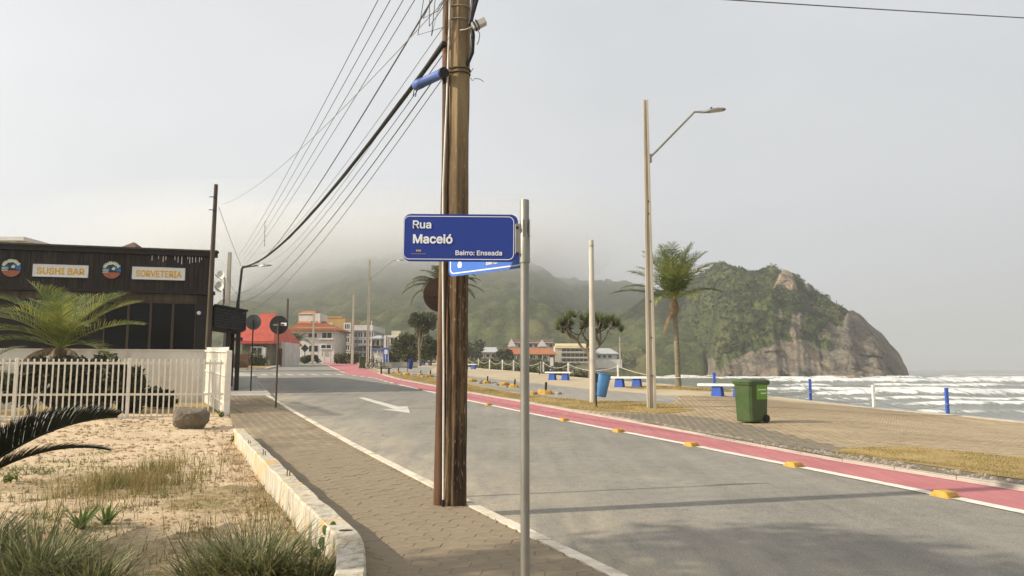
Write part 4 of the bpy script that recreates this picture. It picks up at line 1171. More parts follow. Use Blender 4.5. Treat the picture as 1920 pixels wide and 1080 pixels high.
plain_pole('utility_pole', 1163, 680, 632, 230, .2, M['pole_conc'], 'far thin pole right of the last white house on the beach', 'utility pole',
           extra=lambda t, h: MB().box((0, 0, h * .82), (2.4, .15, .15)).build('crossarm', M['oldwood'], t))
plain_pole('white_mast', 695, 690, 602, 80, .05, M['post_white'], 'thin white mast just right of the distant street lamp', 'mast')
# arm lamp behind the awning
b = at(447, 575, 45)
t = empty('street_lamp', (b.x, 45, float(G(b.x, 45)) + .1), 0, 'dark bent arm street lamp rising behind the restaurant awning', 'street lamp', 'street lamps of the promenade')
hh = lambda v: at(447, v, 45).z - t.location.z
MB().tube([(0, 0, -.3), (0, 0, hh(560)), (.12, 0, hh(503))], .07, 10).build('shaft', M['dark_metal'], t)
MB().tube([(.12, 0, hh(503)), (.5, 0, hh(500)), (1.1, 0, hh(498))], .04, 8).build('arm', M['dark_metal'], t)
lamp_head(t, (1.5, 0, hh(499)), 0, 1.0)

# ------------------------------------------------------------------ round traffic signs seen from behind
def disc_sign(u, v, r_px, vb, Ydz, mat, postmat, label, sticker=False, yoff=0, pole_r=.03):
    p = gh(u, vb, .12) if Ydz is None else at(u, vb, Ydz)
    c = at(u, v, p.y); rr = r_px * p.y / F
    t = empty('traffic_sign', p, 0, label, 'traffic sign', 'round traffic signs seen from behind')
    MB().tube([(0, 0, -.3), (0, 0, c.z - p.z + rr * .3)], pole_r, 10).build('post', postmat, t)
    MB().plate([(rr * math.cos(R(a)), rr * math.sin(R(a))) for a in range(0, 360, 8)], .035, .043).build('disc', mat, t, (0, 0, c.z - p.z))
    MB().box((0, .032, c.z - p.z), (rr * 1.2, .006, .05)).build('back_bar', M['galv'] if sticker else mat, t)
    if sticker:
        MB().box((rr * .52, .031, c.z - p.z + rr * .06), (rr * .62, .004, rr * .34)).build('sticker', M['sign_white'], t)
    return t
disc_sign(517, 609, 17.5, 764, None, M['sign_back'], M['oldwood'], 'black backed round traffic sign with small white sticker near the kerb', True)
disc_sign(470, 604, 14.5, 733, None, M['sign_grey'], M['dark_metal'], 'grey backed round traffic sign by the restaurant awning')
disc_sign(822, 552, 33, 905, 9.6, M['sign_rust'], M['rustwood'], 'large brown backed round traffic sign half hidden behind wooden utility pole')
b = gh(434, 722, .12)
t = empty('street_sign', b, 0, 'small distant blue street name sign on thin post beyond the restaurant', 'street sign')
h = at(434, 633, b.y).z - b.z
MB().tube([(0, 0, -.2), (0, 0, h)], .03, 8).build('post', M['dark_metal'], t)
MB().box((.18, -.03, h - .08), (.62, .02, .17)).build('name_plate', M['sign_blue'], t)
b = gh(447, 690, .12)
t = empty('sign_post', b, 0, 'bare pale grey sign post in front of the brown timber fence', 'post')
MB().tube([(0, 0, -.2), (0, 0, at(447, 632, b.y).z - b.z)], .045, 8).build('post', M['galv'], t)
MB().tube([(0, 0, at(447, 632, b.y).z - b.z), (0, 0, at(447, 630, b.y).z - b.z)], .05, 8).build('post_cap', M['galv'], t)
b = at(571, 684, 113)
t = empty('warning_sign', b, 0, 'small dark diamond warning sign in front of the white house', 'traffic sign')
h = at(571, 653, 113).z - b.z
MB().tube([(0, 0, -.3), (0, 0, h)], .06, 8).build('post', M['dark_metal'], t)
MB().plate([(0, -.62), (.62, 0), (0, .62), (-.62, 0)], -.08, -.05).build('panel', M['sign_back'], t, (0, 0, h))

# ------------------------------------------------------------------ wheeled bins and litter bins
def wheelie(u, vb, vt, rz, label, logo=True):
    p = gh(u, vb, .064); h = at(u, vt, p.y).z - p.z
    s = h / 1.08
    t = empty('wheeled_bin', p, rz, label, 'wheeled bin', 'green wheeled bins')
    w0, d0, w1, d1 = .51, .60, .58, .70
    def sec(w, d, z, oy=0): return [(-w / 2 + .05, -d / 2 + oy, z), (w / 2 - .05, -d / 2 + oy, z), (w / 2, -d / 2 + .05 + oy, z), (w / 2, d / 2 - .05 + oy, z), (w / 2 - .05, d / 2 + oy, z), (-w / 2 + .05, d / 2 + oy, z), (-w / 2, d / 2 - .05 + oy, z), (-w / 2, -d / 2 + .05 + oy, z)]
    L = [sec(w0 - .03, d0 - .03, .03), sec(w0, d0, .06), sec(w1 - .02, d1 - .04, .93), sec(w1 + .03, d1 + .02, .935), sec(w1 + .035, d1 + .025, .985)]
    vs_ = [(x * s, y * s, z * s) for l in L for x, y, z in l]
    fs = [(i * 8 + j, i * 8 + (j + 1) % 8, i * 8 + 8 + (j + 1) % 8, i * 8 + 8 + j) for i in range(4) for j in range(8)] + [tuple(range(7, -1, -1)), tuple(range(32, 40))]
    body = MB().add(vs_, fs).build('body', M['bin_green'], t)
    L = [sec(w1 + .06, d1 + .05, .987), sec(w1 + .06, d1 + .05, 1.015), sec(w1 + .02, d1 + .01, 1.045), sec(w1 - .16, d1 - .2, 1.075)]
    vs_ = [(x * s, y * s, z * s) for l in L for x, y, z in l]
    fs = [(i * 8 + j, i * 8 + (j + 1) % 8, i * 8 + 8 + (j + 1) % 8, i * 8 + 8 + j) for i in range(3) for j in range(8)] + [tuple(range(7, -1, -1)), tuple(range(24, 32))]
    lid = MB().add(vs_, fs).build('lid', M['bin_green'], t)
    MB().tube([(-.22 * s, .37 * s, .93 * s), (-.22 * s, .43 * s, .98 * s), (.22 * s, .43 * s, .98 * s), (.22 * s, .37 * s, .93 * s)], .016 * s, 8).build('handle', M['bin_green'], t)
    for sx in (-1, 1):
        w = MB().tube([(sx * .235 * s, .22 * s, .1 * s), (sx * .29 * s, .22 * s, .1 * s)], .1 * s, 18).build('wheel', M['black'], t)
        MB().tube([(sx * .285 * s, .22 * s, .1 * s), (sx * .297 * s, .22 * s, .1 * s)], .055 * s, 12).build('hub', M['dark_metal'], w)
    m = MB(); m.cyl((-.24 * s, .22 * s, .1 * s), (.24 * s, .22 * s, .1 * s), .014 * s, 8); m.build('axle', M['dark_metal'], t)
    MB().box((0, 0, .5 * s), (.3 * s, .02, .02)).build('rib', M['bin_green'], body)
    if logo:
        tl = math.atan2((w1 - .02 - w0) / 2, .87)
        lb = MB().box((0, 0, 0), (.38 * s, .008, .36 * s)).build('label_panel', M['bin_label'], t, (.2795 * s, .075 * s, .755 * s), (R(0), 0, math.pi / 2))
        lb.rotation_euler = Matrix.Rotation(math.pi / 2, 3, 'Z').to_euler(); lb.rotation_euler = (Matrix.Rotation(-tl * -1, 3, 'Y') @ Matrix.Rotation(math.pi / 2, 3, 'Z')).to_euler()
        for k_, (zz_, w_) in enumerate(((.06, .30), (-.03, .20))):
            m = MB()
            for i in range(9): m.box((-w_ / 2 + i * w_ / 9 + .015 + .05 * k_, -.006, zz_), (w_ / 9 * .7, .004, .03))
            m.build('label_line', M['sign_white'], lb)
    return t
wheelie(1410, 792, 710, R(-60), 'dark green wheeled bin with bright green label on the promenade paving')
wheelie(679, 691, 668, R(10), 'far dark green wheeled bin behind the distant street lamp', False)
def litter(u, vb, u2, vt, vbot, mat, label, lean, postdz=.06):
    p = gh(u, vb, postdz); k_ = p.y / F; z = lambda v: at(u, v, p.y).z - p.z
    t = empty('litter_bin', p, 0, label, 'litter bin', 'blue litter bins on posts')
    MB().tube([(0, 0, -.2), (0, 0, z(vt) + .04)], .028, 8).build('post', M['dark_metal'], t)
    h = z(vt) - z(vbot); w = .44
    m = MB(); vs_ = []
    for (f, wx) in ((0, .30), (.04, .36), (.9, .47), (1, .47)):
        for a in range(0, 360, 18):
            ca_, sa_ = math.cos(R(a)), math.sin(R(a))
            sq = 1 / max(abs(ca_), abs(sa_)) ** .6
            vs_.append((wx / 2 * ca_ * sq * .92, wx / 2 * sa_ * sq * .8, f * h))
    n = 20
    fs = [(i * n + j, i * n + (j + 1) % n, (i + 1) * n + (j + 1) % n, (i + 1) * n + j) for i in range(3) for j in range(n)] + [tuple(range(n - 1, -1, -1))]
    bk = m.add(vs_, fs, True).build('bucket', mat, t, ((u2 - u) * k_, 0, z(vbot)), (0, lean, 0))
    m = MB(); n = 20
    ringp = [(vs_[3 * n + j][0] * 1.04, vs_[3 * n + j][1] * 1.04, h) for j in range(n)] + [(vs_[3 * n][0] * 1.04, vs_[3 * n][1] * 1.04, h)]
    m.tube(ringp, .02, 6).build('rim', mat, bk)
    MB().add([(x * .9, y * .9, h - .06) for x, y, z_ in vs_[3 * n:]], [tuple(range(n))]).build('opening', M['black'], bk)
    MB().box(((u2 - u) * k_ * .35, 0, z(vt) - .15), (abs(u2 - u) * k_ * .8, .08, .3)).build('bracket', M['dark_metal'], t)
    return t
litter(1118, 762, 1127, 701, 744, M['bin_blue'], 'light blue tilted litter bin on dark post beside the slender concrete post', R(10))
litter(764, 697, 769, 674, 692, M['bin_navy'], 'navy blue litter bin on post in the far verge', R(5))

# ------------------------------------------------------------------ benches
def bench(u, vb, rz, label, k=1.0, L=1.7):
    p = gh(u, vb, .056)
    t = empty('bench', p, rz, label, 'bench', 'white topped benches on blue blocks')
    MB().box((0, 0, .45 * k), (L * k, .48 * k, .09 * k), bev=.02).build('seat', M['post_white'], t)
    for s in (-1, 1):
        m = MB(); w, d = .42 * k, .40 * k
        m.hexa([(s * .42 * k - w / 2, -d / 2, -.02), (s * .42 * k + w / 2, -d / 2, -.02), (s * .42 * k + w / 2, d / 2, -.02), (s * .42 * k - w / 2, d / 2, -.02),
                (s * .42 * k - w * .38, -d * .4, .405 * k), (s * .42 * k + w * .38, -d * .4, .405 * k), (s * .42 * k + w * .38, d * .4, .405 * k), (s * .42 * k - w * .38, d * .4, .405 * k)])
        m.build('leg', M['bench_blue'], t)
    return t
bench(1366, 744, R(-34), 'bench with blue block legs half hidden behind the green bin', 1.08, 2.3)
bench(1178, 726, R(-26), 'bench with blue block legs between slender post and tall lamp', 1.06, 2.4)
bench(1048, 712.5, R(-24), 'bench with blue block legs next to the rope fence gap', 1.0, 1.7)
bench(880, 692, R(-20), 'far bench with blue block legs just right of wooden pole', 1.0, 1.6)
bench(800, 684, R(-10), 'farthest bench with blue block legs under the trees', 1.1, 2.4)

# ------------------------------------------------------------------ rope fence along the sea edge
rf = empty('rope_fence', (0, 0, 0), 0, 'rope fence of white and blue posts along the sea edge of promenade', 'fence')
posts = [(1777, 775, .95, 1), (1639, 763, .9, 0), (1520, 750, .95, 1), (1340, 741, .95, 1), (1159, 714, .95, 0), (1066, 707, .95, 0), (1019, 700.5, .95, 0), (1013, 700.5, .95, 0), (963, 695.5, .95, 0), (942, 694, .95, 0), (918, 692, .95, 0), (897, 689.5, .95, 0), (877, 687, .95, 0), (858, 685.5, .95, 0)]
tops = []
for (u, v, h, blue) in posts:
    p = gh(u, v, .06)
    h_ = h
    MB().box((0, 0, h_ / 2 - .1), (.11, .11, h_ + .2), bev=.012).build('post', M['bench_blue'] if blue else M['post_white'], rf, p, (0, 0, random.uniform(-.2, .2)))
    tops.append(p + Vector((0, 0, h_ - .1)))
    if blue:
        MB().tube([(-.075, -.075, .34), (.075, -.075, .34), (.075, .075, .34), (-.075, .075, .34), (-.075, -.075, .34)], .012, 6).build('rope_knot', M['rope'], rf, p)
for i in range(len(tops) - 1):
    a, b = tops[i], tops[i + 1]
    if i == 6: continue
    low = i < 3
    if low:
        a = a - Vector((0, 0, .5)); b = b - Vector((0, 0, .5))
    MB().tube(sagline(a, b, .28 if low else .33, 12), .010 if low else .016, 6).build('rope', M['wire'] if low else M['rope'], rf)
bt = gh(1035, 703, .06)
t = empty('notice_board', bt, 0, 'small white notice board on post near the rope fence gap', 'notice board')
MB().box((0, 0, .6), (.07, .07, 1.3)).build('post', M['bench_blue'], t); MB().box((-.02, -.06, .95), (.24, .03, .62)).build('panel', M['post_white'], t)
bt = gh(1042, 703, .06)
t = empty('railing', bt, 0, 'dark sloping handrail leading down to the beach', 'handrail')
m = MB(); MB().bar((-1.2, 1.6, 1.1), (1.5, .4, .35), .06).build('rail', M['dark_metal'], t)
for x, y, z in ((-1.1, 1.55, 1.05), (0.1, 1.0, .72), (1.4, .45, .37)): MB().bar((x, y, -.3), (x, y, z), .05).build('post', M['dark_metal'], t)

# ------------------------------------------------------------------ yellow lane studs on the white line
st_lab = ['nearest yellow lane stud on the white line at the right edge', 'second nearest yellow lane stud on the white cycle lane line', 'yellow lane stud level with the green wheeled bin', 'yellow lane stud in front of the tall lamp post',
          'yellow lane stud below the blue litter bin', 'small yellow lane stud just right of wooden pole', 'farthest small lane stud left of wooden pole']
proto = None
for (u, v), lab in zip(((1772, 930), (1489, 874), (1297, 835.5), (1160, 809.5), (1058, 788.5), (916, 759.5), (788, 731)), st_lab):
    p = gh(u, v, .010)
    slope = math.atan2(lerp_line(WHITE, p.y + 1) - lerp_line(WHITE, p.y - 1), 2)
    if proto is None:
        proto = empty('lane_stud', p, -slope)
        m = MB(); w, l, h = .085, .13, .055
        m.hexa([(-w, -l, -.01), (w, -l, -.01), (w, l, -.01), (-w, l, -.01), (-w * .8, -l * .55, h), (w * .8, -l * .55, h), (w * .8, l * .55, h), (-w * .8, l * .55, h)])
        m.build('body', M['yellow'], proto)
        for s in (-1, 1):
            m = MB(); a = math.atan2(h, l * .45)
            m.box((0, s * (l * .79), h * .49), (.11, .006, .045), Matrix.Rotation(s * (math.pi / 2 - a), 3, 'X')); m.build('reflector', M['reflector'], proto)
        o = proto
    else: o = copy_tree(proto, None, p, -slope)
    o.scale = (1.2, 1.2, 1.2)
    tag(o, lab, 'lane stud', 'yellow studs along the cycle lane')

# ------------------------------------------------------------------ broken yellow bollard stumps on the verge
def chunk(seed, sx, sy, sz):
    r = random.Random(seed); vs_ = []
    for z, k_ in ((-.03, 1), (sz * .6, .95), (sz, .7)):
        for a in range(0, 360, 45): vs_.append((sx * k_ * math.cos(R(a)) * r.uniform(.8, 1.1), sy * k_ * math.sin(R(a)) * r.uniform(.8, 1.1), z * r.uniform(.85, 1.1)))
    fs = [(i * 8 + j, i * 8 + (j + 1) % 8, i * 8 + 8 + (j + 1) % 8, i * 8 + 8 + j) for i in range(2) for j in range(8)] + [tuple(range(16, 24))]
    return MB().add(vs_, fs)
for i, (u, v, s, stub, lab) in enumerate(((1022, 739, 1.0, 1, 'broken yellow concrete stump with black stub, nearest one right of sign post'), (964, 726.5, .8, 1, 'broken yellow stump with dark stub just left of the sign post'), (946, 722.5, .85, 0, 'low broken yellow stump, second left of the sign post'),
                                   (913, 719, .8, 1, 'small broken yellow stump with thin dark stub midway to wooden pole'), (885, 715.5, .9, 0, 'broken yellow stump right beside the wooden pole'), (806, 707, .9, 1, 'mossy broken stump with stub left of wooden pole'),
                                   (788, 703.5, .7, 1, 'thin dark stub on small base left of wooden pole'), (762, 703, .9, 0, 'olive yellow stump under the navy litter bin'), (746, 699.5, .8, 1, 'farthest yellowish stump left of the navy litter bin'))):
    p = gh(u, v, .066)
    t = empty('concrete_stump', p, random.uniform(-.5, .5), lab, 'stump', 'broken yellow stumps along the verge')
    chunk(i, .34 * s, .22 * s, .19 * s).build('block', M['yellow'], t, (0, 0, 0))
    chunk(i + 30, .17 * s, .16 * s, .12 * s).build('lump', M['yellow'] if i < 1 else M['rubble'], t, (-.5 * s, .05, 0))
    chunk(i + 60, .2 * s, .15 * s, .1 * s).build('rubble', M['rubble'], t, (.55 * s, .02, 0))
    if stub: MB().tube([(.02, 0, .1), (.05, 0, .5 * s)], .05 * s, 8).build('stub', M['black'], t)

# ------------------------------------------------------------------ garden: sand, low wall, fence, boulder
gxs, gys = np.meshgrid(np.arange(-16.5, -.4, .14), np.arange(2.6, 22.6, .14))
gpoly = [(-16.5, 2.6), (-1.0, 2.6), (-.85, 4.6), (-1.05, 6.0), (-5.4, 15.5), (-8.2, 22.0), (-8.2, 22.5), (-16.5, 22.5)]
cmask = inside((gxs[:-1, :-1] + gxs[1:, 1:]) / 2, (gys[:-1, :-1] + gys[1:, 1:]) / 2, gpoly)
turf = smooth(.50, .62, fbm(gxs * .35 + 3, gys * .5 + 8, 4)) * (1 - smooth(10.5, 15, gys + (fbm(gxs, gys, 2) - .5) * 3)) * .9
turf = np.maximum(turf, (1 - smooth(6.5, 9, gys)) * .55)
gz_ = G(gxs, gys) + .045 + (fbm(gxs * .8, gys * .8, 4) - .5) * .10 + (fbm(gxs * 3.2, gys * 3.2, 3) - .5) * .055
gz_ += .03 * smooth(.55, .75, fbm(gxs * 2.2 + 40, gys * 2.2, 3))
ny, nx = gxs.shape
idx = np.arange(nx * ny).reshape(ny, nx)
quads = np.stack([idx[:-1, :-1], idx[:-1, 1:], idx[1:, 1:], idx[1:, :-1]], -1)[cmask]
me = np_mesh('sandy_garden', np.stack([gxs, gys, gz_], -1).reshape(-1, 3), quads, True)
set_attr(me, 'turf', turf)
tag(link_mesh('sandy_garden', me, M['sand']), 'pale lumpy sand of the front garden behind the low wall', None, None, 'structure')
def sandz(x, y):
    return float(G(x, y)) + .045 + (float(fbm(x * .8, y * .8, 4)) - .5) * .10 + (float(fbm(x * 3.2, y * 3.2, 3)) - .5) * .055

lw = empty('low_wall', (0, 0, 0), 0, 'low whitewashed garden wall curving round at its near end', 'wall')
dense = []
for (a, b) in zip(WALL_OUT[:-1], WALL_OUT[1:]):
    n = max(2, int(math.dist(a, b) / .18))
    dense += [Vector(a).lerp(Vector(b), i / n) for i in range(n)]
dense.append(Vector(WALL_OUT[-1]))
for _ in range(2):
    dense = [dense[0]] + [(dense[i - 1] + dense[i] * 2 + dense[i + 1]) / 4 for i in range(1, len(dense) - 1)] + [dense[-1]]
vs_ = []
for i, p in enumerate(dense):
    t_ = (dense[min(i + 1, len(dense) - 1)] - dense[max(i - 1, 0)]).normalized(); nrm = Vector((t_.y, -t_.x))
    if i == 0: nrm = Vector((-.9, -.43))
    g = float(G(p.x, p.y)); top = .335 + .012 * math.sin(i * .9) * random.random(); w = .2
    ri = random.uniform(-.002, .002); ro = random.uniform(-.002, .002)
    q = p + nrm * (w + ri); o_ = p + nrm * ro
    qb = p + nrm * (w + .012)
    vs_ += [(o_.x, o_.y, g - .15), (o_.x, o_.y, g + top - .02), (o_.x + nrm.x * .015, o_.y + nrm.y * .015, g + top), (q.x - nrm.x * .015, q.y - nrm.y * .015, g + top), (q.x, q.y, g + top - .02), (qb.x, qb.y, g - .15)]
n = len(dense)
fs = [(i * 6 + j, i * 6 + j + 1, i * 6 + 7 + j, i * 6 + 6 + j) for i in range(n - 1) for j in range(5)] + [tuple(range(5, -1, -1)), tuple(range(n * 6 - 6, n * 6))]
MB().add([v for v in vs_], fs).build('wall_body', M['plaster'], lw)
def wall_pt(f):
    k_ = f * (len(dense) - 1); i = int(k_); return dense[i].lerp(dense[min(i + 1, len(dense) - 1)], k_ - i)
for (u, v, h) in ((555, 883, .075), (507, 843, .08), (478, 822, .06)):
    p = gh(u, v + 10, .335); p.x -= .0
    m = MB(); m.tube([(0, 0, -.05), (.004, 0, h)], .007, 6); m.build('rebar_stub', M['rustwood'], lw, (p.x - .11, p.y, p.z))
    m = MB(); m.tube([(0, 0, -.05), (-.004, 0, h * .7)], .009, 6); m.build('rebar_stub', M['galv'], lw, (p.x - .08, p.y + .02, p.z))
p = gh(668, 995, .336)
MB().prism([(.055 * math.cos(R(a)), .03 * math.sin(R(a))) for a in range(0, 360, 30)], -.002, .004).build('post_hole', M['black'], lw, (p.x - .085, p.y, p.z), (0, 0, R(4)))

# boulder
def rockmesh(seed, r, sq, n=3):
    bm = bmesh.new(); bmesh.ops.create_icosphere(bm, subdivisions=n, radius=1)
    rr = np.random.default_rng(seed)
    planes = [(Vector(rr.normal(size=3)).normalized(), rr.uniform(.55, .82)) for _ in range(13)]
    for v in bm.verts:
        for d, k_ in planes:
            s = v.co.dot(d) - k_
            if s > 0: v.co -= d * s * .9
        v.co += Vector((float(vnoise(v.co.x * 4 + 9, v.co.y * 4 + v.co.z * 3)) - .5, float(vnoise(v.co.y * 4 + 3, v.co.z * 4)) - .5, float(vnoise(v.co.x * 4, v.co.z * 4)) - .5)) * .16
        v.co = Vector((v.co.x * sq[0], v.co.y * sq[1], v.co.z * sq[2])) * r
    me = bpy.data.meshes.new('rock'); bm.to_mesh(me); bm.free()
    return me
p = gh(342, 808, .05)
wb = 80 * p.y / F
bo = link_mesh('boulder', rockmesh(5, wb / 2, (1.08, .9, .72)), pm('boulder_stone', (.235, .20, .145), (.115, .092, .066), 6, .92, 1.0, 18, dirt=(.38, .33, .24), dscale=12, damt=.75, bdist=.06), None, (p.x, p.y + .3, p.z + .21), (0, R(4), .6))
tag(bo, 'rough grey brown boulder lying on the sand by the white fence', 'boulder')

# white fence with bars, return panel of boards, rendered wall behind
wf = empty('white_fence', (0, 0, 0), 0, 'white metal bar fence closing off the palm garden', 'fence')
FA, FB = Vector((-8.26, 21.9)), Vector((-16.6, 19.3))
fz = lambda p: float(G(p.x, p.y)) + .06
barm = MB().box((0, 0, .83), (.038, .038, 1.62), bev=.006).mesh('bar'); barm.materials.append(M['fence_white'])
nb = 58; rzf = math.atan2(FA.y - FB.y, FA.x - FB.x)
tops_v = at(100, 673, 20.8).z
for i in range(nb + 1):
    p = FA.lerp(FB, (i + .5) / (nb + 1)); z = fz(p)
    o = link_mesh('bar', barm, None, wf, (p.x, p.y, z), (0, random.uniform(-.006, .006), rzf)); o.scale = (1, 1, (tops_v - z) / 1.64)
for f in (0.0, .30, .615, .93):
    p = FA.lerp(FB, f); z = fz(p)
    h = (at(422, 657, 21.9).z - z) if f == 0 else tops_v - z + .02
    MB().box((0, 0, h / 2 - .1), (.15 if f == 0 else .085, .12 if f == 0 else .085, h + .2), bev=.008).build('post', M['fence_white'], wf, (p.x, p.y - .0, z), (0, 0, rzf))
for v_, hh_ in ((681, .07), (739, .06), (781, .05)):
    a, b = at(418, v_, 21.85), Vector((FB.x, FB.y, 0)); b.z = at(0, v_, 20.2).z
    MB().box((a + b) / 2 + Vector((.01, .028, 0)), ((a - b).length, .03, hh_), Vector((a - b)).to_track_quat('X', 'Z').to_matrix()).build('rail', M['fence_white'], wf)
RB = Vector((-11.3, 27.7))
rzr = math.atan2(RB.y - FA.y, RB.x - FA.x)
for i in range(22):
    p = FA.lerp(RB, (i + .9) / 23); z = fz(p)
    MB().box((0, 0, .98), (.17, .03, 2.0), bev=.004).build('board', M['fence_white'], wf, (p.x, p.y, z), (0, 0, rzr + random.uniform(-.03, .03)))
for zz_ in (.35, 1.15, 1.85):
    a, b = FA.lerp(RB, .04), FA.lerp(RB, .98); dr = (RB - FA).normalized()
    a3 = Vector((a.x - .045, a.y - .03, fz(a) + zz_)); b3 = Vector((b.x - .045, b.y - .03, fz(b) + zz_))
    MB().bar(a3, b3, .035, .05).build('rail', M['fence_white'], wf)
gw = empty('garden_wall', (0, 0, 0), 0, 'white rendered wall behind the fence in front of the restaurant windows', 'wall')
WA, WB = Vector((-11.32, 27.85)), Vector((-26, 23.9))
zt_ = at(300, 657, 27).z
m = MB(); n_ = Vector((-.26, .966)) * .2
m.hexa([(WB.x, WB.y, -.3), (WA.x, WA.y, -.3), (WA.x + n_.x, WA.y + n_.y, -.3), (WB.x + n_.x, WB.y + n_.y, -.3), (WB.x, WB.y, zt_), (WA.x, WA.y, zt_), (WA.x + n_.x, WA.y + n_.y, zt_), (WB.x + n_.x, WB.y + n_.y, zt_)])
m.build('wall_body', M['white_wall'], gw)
m = MB(); n_ = Vector((-.26, .966)) * .24; o_ = Vector((-.26, .966)) * -.02
m.hexa([(WB.x + o_.x, WB.y + o_.y, zt_), (WA.x + o_.x + .02, WA.y + o_.y, zt_), (WA.x + n_.x + .02, WA.y + n_.y, zt_), (WB.x + n_.x, WB.y + n_.y, zt_), (WB.x + o_.x, WB.y + o_.y, zt_ + .05), (WA.x + o_.x + .02, WA.y + o_.y, zt_ + .05), (WA.x + n_.x + .02, WA.y + n_.y, zt_ + .05), (WB.x + n_.x, WB.y + n_.y, zt_ + .05)])
m.build('coping', M['white_wall'], gw)
bedp = [(-16.5, 19.5), (-8.4, 22.0), (-11.3, 27.7), (-16.5, 26.4)]
tag(drape('planting_bed', bedp, .03, M['drysoil'], 1.0), 'shaded earth bed between the white fence and the rendered wall', None, None, 'structure')

# ------------------------------------------------------------------ restaurant
M['plank'] = pm('dark_stained_plank', (.030, .021, .016), (.019, .014, .011), 3, .7, .35, 30, dirt=(.075, .052, .036), dscale=2.5, damt=.6, stretch=(1, 1, .12), per=.45)
M['darkwood'] = pm('black_brown_timber', (.022, .017, .014), (.015, .012, .010), 3, .65, .2, 30)
M['dark_glass'] = pm('dark_window_glass', (.012, .013, .013), (.008, .009, .009), 1, .12, 0, spec=.1)
M['tile_red'] = pm('red_roof_tile', (.58, .13, .09), (.46, .10, .07), 1.2, .8, .3, 8, dirt=(.26, .10, .07), dscale=.8, damt=.5)
M['tile_orange'] = pm('orange_roof_tile', (.44, .17, .07), (.34, .13, .055), 1.2, .85, .3, 8, dirt=(.24, .12, .06), dscale=.8, damt=.5)
M['tile_brown'] = pm('brown_roof_tile', (.14, .075, .055), (.09, .05, .04), 1.2, .85, .3, 8)
M['lightbox'] = pm('sign_face_white', (.80, .77, .74), (.72, .70, .68), 3, .5, .02)
M['letter_orange'] = pm('orange_letters', (.75, .46, .03), (.68, .38, .025), 8, .5, 0)
RZ_R = math.atan2(2.1, 7.9)
CR = Vector((-13.3, 33.0, float(G(-13.3, 33)) + .1))
rs = empty('restaurant', CR, RZ_R, 'single storey restaurant clad in black brown timber with flat parapet', 'restaurant')
cr, sr = math.cos(RZ_R), math.sin(RZ_R)
def fac(u, v):
    """point of the facade plane seen at a place of the photograph"""
    r = ray(u, v); nrm = Vector((-sr, cr, 0)); t_ = Vector((CR.x, CR.y, 0)).dot(nrm) / (r[0] * nrm.x + r[1] * nrm.y)
    return Vector((r[0] * t_, r[1] * t_, CZ + r[2] * t_))
def loc(p):
    d = p - CR; return Vector((d.x * cr + d.y * sr, -d.x * sr + d.y * cr, d.z))
zP1 = loc(fac(395, 482)).z; zP0 = loc(fac(390, 548)).z; zTop = loc(fac(395, 473)).z
SK = -.17
MB().hexa([(-20, .25, -.4), (0, .25, -.4), (SK * 18, 18, -.4), (-20 + SK * 18, 18, -.4), (-20, .25, zTop - .25), (0, .25, zTop - .25), (SK * 18, 18, zTop - .25), (-20 + SK * 18, 18, zTop - .25)]).build('wall', M['darkwood'], rs)
pb = MB().bb(-20, 0, .10, .24, zP0 + .05, zP1).build('parapet', M['darkwood'], rs)
pw = .205; x = -.02; i = 0
while x > -12.5:
    w = pw * random.uniform(.93, 1.04)
    MB().box((x - w / 2, .055 - random.uniform(0, .008), (zP0 + zP1) / 2), (w - .009, .05, zP1 - zP0 - .004), bev=.006).build('plank', M['plank'], pb)
    x -= w
MB().bb(-20.1, .12, -.12, .3, zP1 + .01, zTop).build('parapet_cap', M['darkwood'], rs)
MB().bb(-20.1, .16, -.2, .34, zTop + .003, zTop + .07).build('cap_flashing', M['oldwood'], rs)
MB().bb(-20.05, .08, -.06, .3, zP0 - .1, zP0 + .04).build('fascia_beam', M['darkwood'], rs)
zW1 = loc(fac(300, 565)).z
MB().bb(-12, -.05, .12, .24, zW1, zP0 - .11).build('lintel', M['oldwood'], rs)
xs_ = [loc(fac(u, 610)).x for u in (192, 238, 280, 322, 366)]
for a, b in zip(xs_[:-1], xs_[1:]):
    wdw = MB().bb(a + .03, b - .03, .20, .235, .9, zW1 - .06).build('window', M['dark_glass'], rs)
    m = MB(); ring_plate(m, [(a, .86), (b, .86), (b, zW1 - .01), (a, zW1 - .01)], [(a + .05, .92), (b - .05, .92), (b - .05, zW1 - .07), (a + .05, zW1 - .07)], .14, .245)
    m.build('frame', M['oldwood'], wdw)
MB().bb(-12, -.05, .10, .24, -.3, .85).build('plinth', M['darkwood'], rs)
MB().bb(xs_[-1] + .02, 0.02, .05, .245, -.3, zP0 - .1).build('corner_pillar', M['darkwood'], rs)
x = loc(fac(372, 610)).x
m = MB(); m.sphere((0, 0, 0), .09, 10, 6); m.build('wall_light', M['sign_white'], rs, (loc(fac(373, 587)).x, -.02, loc(fac(373, 587)).z))
for u in (285, 297, 306, 311, 328, 334, 341, 352, 356, 361, 367, 374, 378):
    p = loc(fac(u, 484)); l = random.uniform(.12, .36)
    MB().bb(p.x - .012, p.x + .012, .0, .02, zP1 - l - .02, zP1 - .02).build('light_strip', M['lightbox'], rs)
